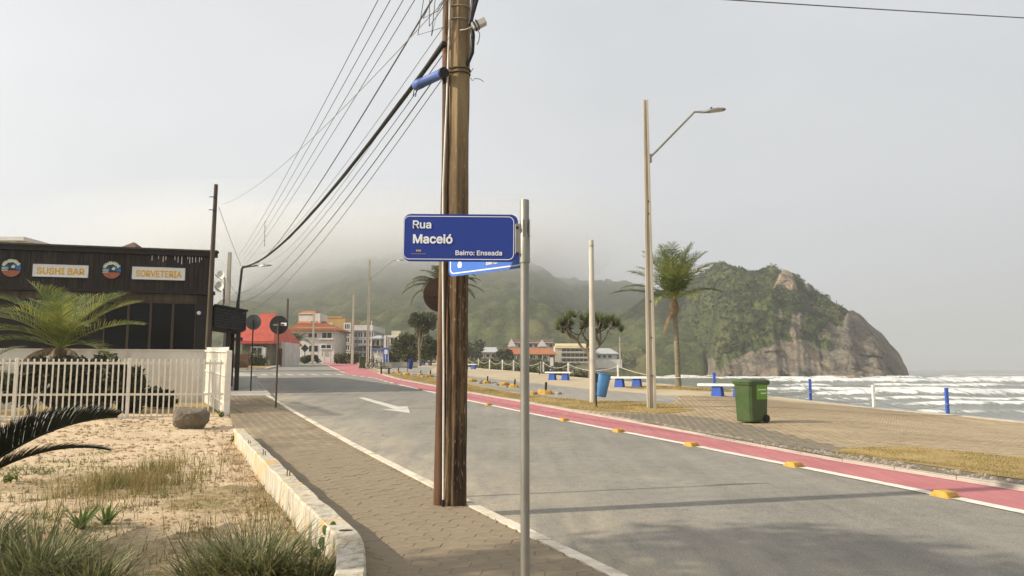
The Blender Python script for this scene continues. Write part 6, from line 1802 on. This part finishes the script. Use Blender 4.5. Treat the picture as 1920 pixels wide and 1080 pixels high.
# coconut palm by the tall lamp
p = gh(1272, 725, .06); k = p.y / F
cp = empty('coconut_palm', p, 0, 'coconut palm with slender trunk beside the tall street lamp', 'palm tree')
top = at(1264, 572, p.y) - p
palm_trunk([(0, 0, -.2), (-.02, 0, top.z * .35), (top.x * .5, 0, top.z * .7), top], .15, .115).build('trunk', M['trunk'], cp)
MB().tube([top - Vector((0, 0, .55)), top - Vector((0, 0, .2)), top + Vector((0, 0, .35))], [.16, .26, .14], 12).build('crownshaft', M['palm_dead'], cp)
FS = .80
FR = []
for i in range(20):
    ring = i % 3
    FR.append((i * 137.5 + random.uniform(-12, 12), (80, 66, 54)[ring] + random.uniform(-5, 5), (22, 34, 44)[ring] + random.uniform(-5, 8), random.uniform(3.5, 4.0)))
FR += [(187, 20, 38, 4.3), (175, 36, 55, 3.5), (-20, 30, 50, 3.0), (-75, 25, 75, 2.8), (230, 22, 80, 2.8)]
for i, (az, e, dr, L) in enumerate(FR):
    frond(L * FS, R(e), R(dr), .95, 28, .055, R(14), R(50), i, curl=random.uniform(-.08, .08)).build('frond', M['palm'], cp, top + Vector((0, 0, .25)), (0, 0, R(az)))
for i, (az, e, dr, L) in enumerate(((195, -52, 32, 1.6),)):
    frond(L, R(e), R(dr), .55, 26, .05, R(-20), R(75), 40 + i).build('dead_frond', M['palm_dead'], cp, top + Vector((0, 0, -.05)), (0, 0, R(az)))

# young coconut palm behind the white fence
pl = Vector((X(112, 23.6), 23.6, float(G(-14, 23.6)) + .05)); hz0 = at(112, 652, 23.6).z - pl.z
yp = empty('coconut_palm', pl, 0, 'short leafy coconut palm behind the white fence', 'palm tree')
palm_trunk([(0, 0, -.2), (0, 0, hz0 * .5), (0, 0, hz0)], .2, .17, 10).build('trunk', M['trunk'], yp)
for i, (az, e, dr, L) in enumerate(((80, 70, 40, 2.2), (20, 52, 45, 2.75), (-5, 30, 40, 2.9), (160, 60, 65, 2.7), (185, 42, 50, 2.6), (-60, 55, 60, 2.4), (-110, 55, 70, 2.4), (125, 70, 50, 2.5), (205, 20, 60, 2.6), (-25, 12, 55, 2.4), (55, 62, 40, 2.6), (170, 76, 45, 2.5), (-85, 75, 55, 2.3), (-150, 35, 70, 2.4), (100, 74, 45, 2.05), (35, 64, 45, 2.4), (145, 62, 55, 2.5), (-40, 40, 65, 2.4), (200, 62, 60, 2.6), (5, 62, 50, 2.6), (-170, 50, 60, 2.6))):
    frond(L, R(e), R(dr), .80, 26, .042, R(20), R(40), 60 + i, curl=random.uniform(-.1, .1)).build('frond', M['palm_lt'], yp, (0, 0, hz0), (0, 0, R(az)))
for i, (az, e, dr, L) in enumerate(((-70, 15, 110, 1.5), (-110, 10, 110, 1.5), (-30, 8, 105, 1.4), (-150, 5, 100, 1.5))):
    frond(L, R(e), R(dr), .5, 24, .045, R(-20), R(75), 90 + i).build('dead_frond', M['palm_dead'], yp, (0, 0, hz0 - .05), (0, 0, R(az)))
pl = Vector((X(-48, 22.8), 22.8, float(G(-14, 22.8)) + .05))
yp2 = empty('coconut_palm', pl, 0, 'second young palm cut by the left edge behind the fence', 'palm tree')
palm_trunk([(0, 0, -.2), (0, 0, .5), (0, 0, 1.0)], .18, .15, 8).build('trunk', M['trunk'], yp2)
for i, (az, e, dr, L) in enumerate(((10, 40, 70, 1.9), (-20, 25, 75, 1.8), (60, 60, 60, 1.8), (120, 55, 70, 1.8), (-70, 45, 80, 1.7), (170, 40, 80, 1.8), (-130, 40, 80, 1.7))):
    frond(L, R(e), R(dr), .5, 34, .045, R(18), R(48), 120 + i).build('frond', M['palm_dk'], yp2, (0, 0, 1.0), (0, 0, R(az)))

def bush(name, u, v, Y, rad, n, leaf, mat, label, seed, cat='shrub', zc=None):
    b = at(u, v, Y); g = float(G(b.x, Y)) + .04
    t = empty(name, (b.x, Y, g), 0, label, cat)
    c = (0, 0, zc if zc is not None else rad[2] * .85)
    V, Fq = crown(c, rad, n, leaf, seed)
    V[:, 2] = np.maximum(V[:, 2], .02)
    link_mesh('foliage', np_mesh('foliage', V, Fq), mat, t)
    m = MB()
    for i in range(4):
        a = R(90 * i + 30 * seed); m.tube([(0, 0, -.1), (.2 * rad[0] * math.cos(a), .2 * rad[1] * math.sin(a), c[2] * .5), (.5 * rad[0] * math.cos(a), .5 * rad[1] * math.sin(a), c[2])], [.035, .025, .012], 6)
    m.build('stem', M['bark'], t)
    return t
bush('shrub', 60, 760, 22.6, (1.0, .6, .95), 2600, .10, M['shrub'], 'dark shrub behind the fence at the left edge', 1)
bush('shrub', 130, 760, 22.9, (.95, .6, .95), 2600, .10, M['shrub'], 'dark shrub behind the fence under the young palm', 2)
bush('shrub', 195, 760, 23.0, (.95, .6, 1.0), 2600, .10, M['shrub'], 'dark shrub behind the middle of the fence', 3)
bush('shrub', 245, 760, 23.3, (.6, .5, .75), 1500, .10, M['shrub'], 'smaller dark shrub behind the fence beside the white wall', 4)
bush('shrub', 298, 735, 25.0, (.55, .45, .45), 900, .13, M['shrub'], 'low dark plant at the foot of the rendered wall', 5)

# cycad reaching in from the left
cb = Vector((X(-95, 6.4), 6.4, .05))
cy = empty('cycad', cb, 0, 'dark stiff cycad fronds reaching in from the left edge', 'cycad')
MB().tube([(0, 0, -.1), (0, 0, .2), (0, 0, .42)], [.17, .19, .14], 12).build('trunk', M['bark'], cy)
for i, (az, e, dr, L) in enumerate(((6, 46, 46, 1.62), (-3, 38, 50, 1.58), (24, 52, 40, 1.25), (70, 50, 55, 1.2), (-50, 45, 60, 1.1), (120, 50, 60, 1.2), (180, 50, 60, 1.2), (-110, 45, 60, 1.1), (-150, 55, 60, 1.1), (-20, 62, 40, .95))):
    frond(L, R(e), R(dr), .31, 74, .024, R(38) if i != 1 else R(12), R(22), 150 + i, thin=1.1, fwd=R(14)).build('frond', M['cycad'], cy, (0, 0, .42), (0, 0, R(az)))

# clumps of tall coarse grass in the foreground
def grass_clump(u, v, n, L, label, seed, spread=.22):
    p = gh(u, v, .05); r = np.random.default_rng(seed)
    rr = spread * np.sqrt(r.random(n)); a = r.uniform(0, 2 * math.pi, n)
    root = np.stack([rr * np.cos(a), rr * np.sin(a) * .8, np.full(n, -.02)], -1)
    V, Fq = blades(root, a + r.normal(0, .5, n), L * r.uniform(.55, 1.1, n), r.uniform(.007, .016, n), .12 + rr / spread * r.uniform(.2, .75, n), r.uniform(.25, 1.35, n), 5, r.uniform(-1, 1, n))
    o = link_mesh('grass_clump', np_mesh('grass_clump', V, Fq), M['grassblade'], None, (p.x, p.y, sandz(p.x, p.y)))
    return tag(o, label, 'grass clump', 'coarse grass clumps in the garden foreground')
grass_clump(60, 1092, 620, .60, 'tall grey green grass clump in the bottom left corner', 1, .32)
grass_clump(-40, 1040, 340, .55, 'grass clump cut by the left edge near the bottom', 5, .25)
grass_clump(165, 1110, 280, .42, 'low spreading grass clump right of the corner clump', 6, .22)
grass_clump(478, 1095, 560, .56, 'tall coarse grass clump beside the curved end of low wall', 2, .26)
grass_clump(400, 1100, 280, .46, 'spreading grass clump left of the tall clump by the wall', 3, .2)
grass_clump(575, 1098, 240, .40, 'thin grass clump against the curved end of low wall', 4, .16)
def strap_plant(u, v, n, L, w, label, seed):
    p = gh(u, v, .05); r = np.random.default_rng(seed)
    t = empty('strap_leaf_plant', (p.x, p.y, sandz(p.x, p.y)), 0, label, 'plant', 'green strap leaved plants')
    for i in range(n):
        a = 2 * math.pi * (i * .618) + r.normal(0, .2)
        V, Fq = blades([(0.02 * math.cos(a), .02 * math.sin(a), 0)], [a], [L * r.uniform(.6, 1.05)], [w * r.uniform(.8, 1.2)], [r.uniform(.15, 1.0)], [r.uniform(.1, .9)], 6)
        link_mesh('leaf', np_mesh('leaf', V, Fq), M['agave'], t)
strap_plant(152, 992, 20, .40, .040, 'bright green strap leaved plant with upright spikes near left foreground', 1)
strap_plant(200, 985, 18, .32, .032, 'smaller green strap leaved plant right of the spiky one', 2)
# prickly pear against the wall
p = gh(618, 1052, .05)
t = empty('prickly_pear', (p.x, p.y, .05), 0, 'small prickly pear cactus against the inner face of low wall', 'cactus')
M['cactus'] = pm('cactus_pad', (.075, .125, .035), (.05, .09, .025), 8, .6, .15, 40)
for (x, z, s, a, y) in ((0, .05, .055, 10, 0), (-.045, .10, .045, -25, .02), (.03, .13, .045, 20, .01), (.07, .08, .04, 50, -.02), (-.035, .19, .032, -10, .0), (.01, .21, .03, 5, .02), (.06, .17, .034, 35, 0), (-.08, .06, .036, -45, -.03)):
    MB().sphere((0, 0, 0), s * 1.25, 12, 8, (.75, .22, 1.1)).build('pad', M['cactus'], t, (x * 1.3, y * 1.3, z * 1.3), (0, R(a), random.uniform(-.6, .6)))

def scatter(name, n, region, mat, label, L, w, lean, droop, dens=None, seed=0, zfun=sandz, seg=3):
    r = np.random.default_rng(seed); pts = []
    xs_ = [q[0] for q in region]; ys_ = [q[1] for q in region]
    while len(pts) < n:
        c = np.stack([r.uniform(min(xs_), max(xs_), 4 * n), r.uniform(min(ys_), max(ys_), 4 * n)], -1)
        c = c[inside(c[:, 0], c[:, 1], region)]
        if dens is not None: c = c[r.random(len(c)) < dens(c[:, 0], c[:, 1])]
        pts += list(c)
        if len(c) == 0: break
    pts = np.array(pts[:n]); n = len(pts)
    z = zfun(pts[:, 0], pts[:, 1])
    V, Fq = blades(np.concatenate([pts, z[:, None]], 1), r.uniform(0, 6.28, n), r.uniform(*L, n), r.uniform(*w, n), r.uniform(*lean, n), r.uniform(*droop, n), seg)
    return tag(link_mesh(name, np_mesh(name, V, Fq), mat), label, None, None, 'stuff')
def sandz_v(x, y): return G(x, y) + .045 + (fbm(x * .8, y * .8, 4) - .5) * .10 + (fbm(x * 3.2, y * 3.2, 3) - .5) * .055 - .01
GA = [(-8.5, 5.2), (-1.35, 5.2), (-1.35, 6.2), (-5.4, 15.2), (-8.0, 20.5), (-13.5, 18.5), (-12, 12)]
pw_ = gh(265, 905, .05)
tuft = lambda x, y: smooth(.52, .72, fbm(x * 1.6 + 5, y * 1.6, 4)) * smooth(.4, .6, fbm(x * 6, y * 6, 2)) * (1 - smooth(8.5, 14.5, y)) + .02
patch = lambda x, y: np.exp(-((x - pw_.x) / .65) ** 2 - ((y - pw_.y + (x - pw_.x) * .8) / 1.3) ** 2) * smooth(.35, .65, fbm(x * 4 + 9, y * 4, 3)) + .25 * smooth(.45, .6, fbm(x * 5, y * 5, 2)) * np.exp(-((x + 2.6) / .8) ** 2 - ((y - 7.4) / .9) ** 2)
scatter('weeds', 7000, GA, M['weed'], 'thin brownish weeds and dry stalks growing over the garden sand', (.03, .11), (.003, .008), (0, .9), (0, 1.2), tuft, 3, sandz_v)
scatter('weeds', 3200, GA, M['weed'], 'taller wispy weeds in the middle of the garden', (.08, .30), (.003, .007), (0, .5), (0, .9), patch, 4, sandz_v)
scatter('weeds', 8000, GA, M['weedgreen'], 'scattered green weeds on the garden sand', (.03, .10), (.005, .012), (.2, 1.1), (0, .9), lambda x, y: smooth(.62, .74, fbm(x * 1.6 + 25, y * 1.6, 3)) * (1 - smooth(10, 17, y)) + .004, 5, sandz_v)
scatter('leaf_litter', 6500, GA, M['palm_dead'], 'dry leaves and twigs scattered over the garden sand', (.02, .09), (.004, .018), (1.2, 1.6), (-.2, .25), lambda x, y: .25 + .75 * smooth(.45, .65, fbm(x * 1.3 + 60, y * 1.3, 3)), 6, sandz_v, 2)
scatter('leaf_litter', 1500, side_poly, M['palm_dead'], 'small bits of dry grass lying on the pavement', (.012, .05), (.002, .006), (1.35, 1.57), (-.1, .1), lambda x, y: ((y > 3) & (y < 16)) * 1.0, 8, lambda x, y: G(x, y) + .127, 2)
clods = MB(); r_ = np.random.default_rng(15)
for i in range(2700):
    y = r_.uniform(5.6, 21); x = r_.uniform(max(-13.5, -.72 * y), -.46 * y + 1.6 if y > 6.5 else -1.5)
    if not inside(np.array([x]), np.array([y]), gpoly)[0]: continue
    s = r_.uniform(.008, .03) * (1 + .04 * y); z0 = sandz(x, y) - s * .3
    clods.hexa([(x + s * dx * r_.uniform(.7, 1.3), y + s * dy * r_.uniform(.7, 1.3), z0 + s * dz * r_.uniform(.5, 1.1)) for dx, dy, dz in ((-1, -1, 0), (1, -1, 0), (1, 1, 0), (-1, 1, 0), (-.6, -.6, 1), (.6, -.6, 1), (.6, .6, 1), (-.6, .6, 1))])
tag(clods.build('sand_clods', pm('dirty_sand_clod', (.47, .35, .22), (.29, .205, .12), 3, .95, .3)), 'small clods and crumbs littering the garden sand', None, None, 'stuff')
# dead grass heap along the inner foot of the low wall
scatter('dry_straw', 2600, [(-1.5, 6.2), (-1.36, 6.0), (-5.5, 15.2), (-5.9, 15.2), (-3.4, 9.5)], M['palm_dead'], 'dead straw gathered along the inner foot of low wall', (.05, .2), (.002, .005), (.6, 1.5), (0, .6), None, 9, sandz_v)
def small_plant(u, v, s, label, seed):
    p = gh(u, v, .05)
    t = empty('leafy_plant', (p.x, p.y, sandz(p.x, p.y)), 0, label, 'plant', 'small leafy garden plants')
    V, Fq = crown((0, 0, s * .7), (s, s, s * .8), 90, s * .24, seed, .2, 6); link_mesh('foliage', np_mesh('foliage', V, Fq), M['weedgreen'], t)
    MB().tube([(0, 0, -.02), (.01, 0, s * .7)], .008, 5).build('stem', M['bark'], t)
small_plant(446, 834, .17, 'small leafy plant at the far end of low wall', 1)
small_plant(415, 783, .16, 'small leafy plant at the foot of the fence corner post', 2)
small_plant(20, 902, .12, 'small green plant near the cycad', 3)

# dry turf on the verges
vz = lambda x, y: G(x, y) + .06
scatter('dry_grass', 26000, VERGE_NEAR, M['drygrass'], 'dry yellow turf beside the near cycle lane', (.02, .055), (.006, .014), (.5, 1.4), (0, .9), lambda x, y: .25 + .75 * smooth(.35, .6, fbm(x * 1.5, y * 1.5, 3)), 11, vz, 2)
scatter('dry_grass', 34000, VERGE_FAR, M['drygrass'], 'dry yellow turf round the lamp posts', (.03, .08), (.008, .02), (.4, 1.4), (0, .9), lambda x, y: (.25 + .75 * smooth(.35, .6, fbm(x * .9, y * .9, 3))) * np.clip(30 / y, 0, 1), 12, vz, 2)
gp = gh(1272, 728, .06)
scatter('dry_grass', 5000, [(gp.x + 2.6 * math.cos(R(a)), gp.y + 1.4 * math.sin(R(a))) for a in range(0, 360, 20)], M['drygrass'], 'ring of dry turf at the foot of the coconut palm', (.05, .14), (.01, .02), (.1, 1.2), (0, .9), None, 13, lambda x, y: G(x, y) + .055, 2)
# loose stones in the gravel strip
r_ = np.random.default_rng(5); stones = MB()
for i in range(420):
    y = r_.uniform(8.5, 19); x = lerp_line(CYC, y) + r_.uniform(.1, .55 if y < 14.5 else .26); s = r_.uniform(.012, .035)
    q = [(x + s * dx * r_.uniform(.7, 1.2), y + s * dy * r_.uniform(.7, 1.2), float(G(x, y)) + .055 + s * dz * r_.uniform(.6, 1)) for dx, dy, dz in ((-1, -1, 0), (1, -1, 0), (1, 1, 0), (-1, 1, 0), (-.6, -.6, 1), (.6, -.6, 1), (.6, .6, 1), (-.6, .6, 1))]
    stones.hexa(q)
tag(stones.build('loose_stones', M['rubble']), 'loose stones lying in the gravel strip', None, None, 'stuff')

# screw pine on the promenade
p = gh(1106, 707, .06); p.y = 52; p.x = X(1106, 52); p.z = float(G(p.x, 52)) + .05
sp_ = empty('screw_pine', p, 0, 'branching screw pine with spiky rosettes behind the slender concrete post', 'tree')
zz = lambda v: at(1106, v, 52).z - p.z; xx = lambda u: X(u, 52) - p.x
tips = []
def limb(a, b, r0, r1):
    mid = (Vector(a) + Vector(b)) / 2 + Vector((random.uniform(-.12, .12), random.uniform(-.12, .12), -.12))
    MB().tube([a, mid, b], [r0, (r0 + r1) / 2, r1], 8).build('branch', M['bark'], sp_)
MB().tube([(0, 0, -.2), (.03, 0, zz(680)), (-.05, 0, zz(662))], [.16, .13, .12], 10).build('trunk', M['bark'], sp_)
f0 = (-.05, 0, zz(664))
for (u1, v1, dy) in ((1082, 636, .2), (1124, 648, -.2), (1104, 640, .6)):
    q1 = (xx(u1), dy, zz(v1)); limb(f0, q1, .11, .08)
    for k_ in range(4):
        sg = -1 if u1 < 1100 else 1
        q2 = (q1[0] + random.uniform(-.75, .75) + sg * .35 * (k_ % 2), q1[1] + random.uniform(-.8, .8), zz(random.uniform(612, 628))); limb(q1, q2, .075, .055)
        for j in range(2):
            q3 = (q2[0] + random.uniform(-.5, .5) + sg * .2, q2[1] + random.uniform(-.5, .5), q2[2] + random.uniform(.15, .7)); limb(q2, q3, .05, .04); tips.append(q3)
for (u, v) in ((1048, 612), (1062, 600), (1078, 590), (1092, 594), (1140, 600), (1152, 606), (1165, 616), (1128, 598), (1058, 618), (1160, 606), (1105, 590), (1072, 604)): tips.append((xx(u), random.uniform(-.7, .7), zz(v + 6)))
for i, q in enumerate(tips):
    r = np.random.default_rng(i + 300); n = 60
    a = r.uniform(0, 6.28, n)
    V, Fq = blades(np.zeros((n, 3)), a, r.uniform(.55, .95, n), r.uniform(.05, .08, n), r.uniform(.05, 1.5, n), r.uniform(.1, 1.1, n), 4)
    link_mesh('leaf_rosette', np_mesh('leaf_rosette', V, Fq), M['pandan'], sp_, q)

# feathery palm behind the wooden pole and the tree next to it
p = Vector((X(828, 62), 62, float(G(X(828, 62), 62)) + .06)); zc = at(828, 540, 62).z - p.z
fp = empty('feather_palm', p, 0, 'tall feathery palm mostly hidden behind the wooden utility pole', 'palm tree')
palm_trunk([(0, 0, -.2), (0, 0, zc * .5), (0, 0, zc)], .2, .16, 20).build('trunk', M['trunk'], fp)
for i in range(22):
    frond(random.uniform(3.0, 3.8), R(random.uniform(0, 60)), R(random.uniform(60, 100)), .8, 26, .12, R(15), R(55), 400 + i).build('frond', M['palm_dk'], fp, (0, 0, zc), (0, 0, R(i * 137.5)))
def tree(name, u, vb, vc, Y, rad, n, leaf, mat, label, seed, trunk=.16, group=None, lumps=11):
    p = at(u, vb, Y); p.z = float(G(p.x, Y)) if Y < 140 else p.z
    t = empty(name, p, 0, label, 'tree', group); zc = at(u, vc, Y).z - p.z
    m = MB(); r = random.Random(seed)
    m.tube([(0, 0, -.4), (r.uniform(-.2, .2), 0, zc * .45), (0, 0, zc)], [trunk, trunk * .75, trunk * .4], 8)
    for i in range(6):
        a = 2 * math.pi * i / 6 + r.random(); z0 = zc * r.uniform(.35, .7)
        m.tube([(0, 0, z0), (rad[0] * .35 * math.cos(a), rad[1] * .35 * math.sin(a), z0 + (zc - z0) * .7), (rad[0] * .7 * math.cos(a), rad[1] * .7 * math.sin(a), zc + rad[2] * r.uniform(-.2, .4))], [trunk * .5, trunk * .3, trunk * .12], 6)
    m.build('trunk', M['bark'], t)
    V, Fq = crown((0, 0, zc), rad, n, leaf, seed, .2, lumps); link_mesh('crown', np_mesh('crown', V, Fq), mat, t)
    return t
tree('tree', 788, 686, 602, 90, (1.9, 1.9, 1.7), 2600, .2, M['tree'], 'round topped tree left of the wooden pole', 21, .2)
tree('tree', 768, 686, 650, 98, (2.6, 2.2, 2.3), 3200, .2, M['tree'], 'dense low tree in front of the modern white house', 22, .2)
tree('tree', 806, 686, 655, 94, (2.1, 2.0, 1.8), 2400, .2, M['tree'], 'bushy low tree under the round topped one', 23, .18)
p = at(558, 684, 116)
hp = empty('feather_palm', p, 0, 'small palm in front of the white house with orange roof', 'palm tree'); zc = at(558, 640, 116).z - p.z
palm_trunk([(0, 0, -.3), (.1, 0, zc * .5), (0, 0, zc)], .2, .15, 12).build('trunk', M['trunk'], hp)
for i in range(15): frond(random.uniform(2.2, 3.0), R(random.uniform(5, 75)), R(random.uniform(50, 100)), .6, 22, .08, R(15), R(45), 500 + i).build('frond', M['palm_dk'], hp, (0, 0, zc), (0, 0, R(i * 137.5)))
for i, (u, v, Y, rr, lab) in enumerate(((585, 684, 118, (1.4, 1.0, .8), 'green bush at the garden gate of the white house'), (573, 684, 117, (1.0, .8, .7), 'small bush left of the garden gate bush'), (648, 686, 112, (1.8, 1.2, .9), 'bush in front of the ochre block'), (632, 686, 114, (1.3, 1.0, .8), 'bush at the foot of the ochre block near the pink lane'),
                                        (664, 686, 111, (1.5, 1.0, 1.0), 'bush in front of the grey building'), (737, 686, 101, (1.6, 1.0, 1.1), 'bush beside the blue booth'), (484, 676, 86.5, (1.8, .8, 1.0), 'mossy bush in front of the red roofed house'), (530, 684, 100, (1.2, 1.0, .9), 'dark bush by the grey wooden pole'))):
    bush('shrub', u, v, Y, rr, 900, .16, M['tree'], lab, 30 + i)
for i, (u, vb, vc, Y, rr, lab) in enumerate(((893, 684, 655, 215, (3.5, 3, 3.4), 'dark tree in front of the leftmost beach house'), (878, 684, 660, 205, (3.0, 3, 3.0), 'small tree right of the wooden pole before the hill'), (868, 684, 662, 190, (3, 3, 2.6), 'low tree hugging the wooden pole behind the bench'), (945, 684, 668, 200, (3, 2, 2), 'bushy tree before the long orange roof'), (1110, 684, 660, 262, (3, 3, 3), 'tree between the cream building and last white house'))):
    tree('tree', u, vb, vc, Y, rr, 1300, .42, M['tree'], lab, 50 + i, .25)

# scrub on the dunes beyond the rope fence and at the foot of the hill
V_, F_ = [], []; off = 0; r_ = np.random.default_rng(77)
def add_scrub(x, y, z, rad, n, leaf, seed):
    global off
    V, Fq = crown((x, y, z), rad, n, leaf, seed, .1, 6); V_.append(V); F_.append(Fq + off); off += len(V)
for i in range(190):
    y = r_.uniform(52, 125); e = lerp_line(SEA, y); x = e + r_.uniform(.5, 5.5) * (1 if y > 58 else .4)
    add_scrub(x, y, float(G(e, y)) - .25 * (x - e) * .5 + r_.uniform(-.1, .3), (r_.uniform(.6, 1.3), .8, r_.uniform(.35, .7)), 150, .13, i)
for i in range(520):
    y = r_.uniform(130, 390); e = lerp_line(SEA, y); x = e - r_.uniform(-.1 * (y - 110), 70)
    if project(x, y, 3)[0] > 1240: continue
    add_scrub(x, y, float(np.interp(y, _gy, _gz)) + r_.uniform(-.3, .4), (r_.uniform(1.5, 4), 2, r_.uniform(.7, 1.6)), 130, .35, 1000 + i)
for i in range(420):
    y = r_.uniform(330, 420); x = r_.uniform(-.36, .16) * y
    add_scrub(x, y, 4 + (y - 330) * .05, (r_.uniform(2.5, 5), 3, r_.uniform(2, 4.2)), 130, .6, 3000 + i)
me = np_mesh('dune_scrub', np.concatenate(V_), np.concatenate(F_))
tag(link_mesh('dune_scrub', me, M['scrub2']), 'olive scrub covering the dunes beyond the rope fence and below the hill', None, None, 'stuff')

# tree in the garden just outside the left of the view, whose shade falls across the near road
tp = Vector((-5.9, 4.0, .05))
gt = empty('garden_tree', tp, 0, 'leafy garden tree standing just outside the left edge', 'tree')
m = MB(); m.tube([(0, 0, -.3), (.1, 0, 2.2), (.0, .1, 4.6)], [.16, .13, .06], 10)
for i in range(7):
    a = i * .9; m.tube([(.05, 0, 2.2 + .25 * i), (1.0 * math.cos(a), 1.0 * math.sin(a), 3.6 + .2 * i), (1.7 * math.cos(a), 1.7 * math.sin(a), 4.4 + .2 * i)], [.06, .04, .015], 6)
m.build('trunk', M['bark'], gt)
V, Fq = crown((0, 0, 5.0), (2.7, 1.9, 1.3), 2600, .14, 9, .2, 14); link_mesh('crown', np_mesh('crown', V, Fq), M['tree'], gt)
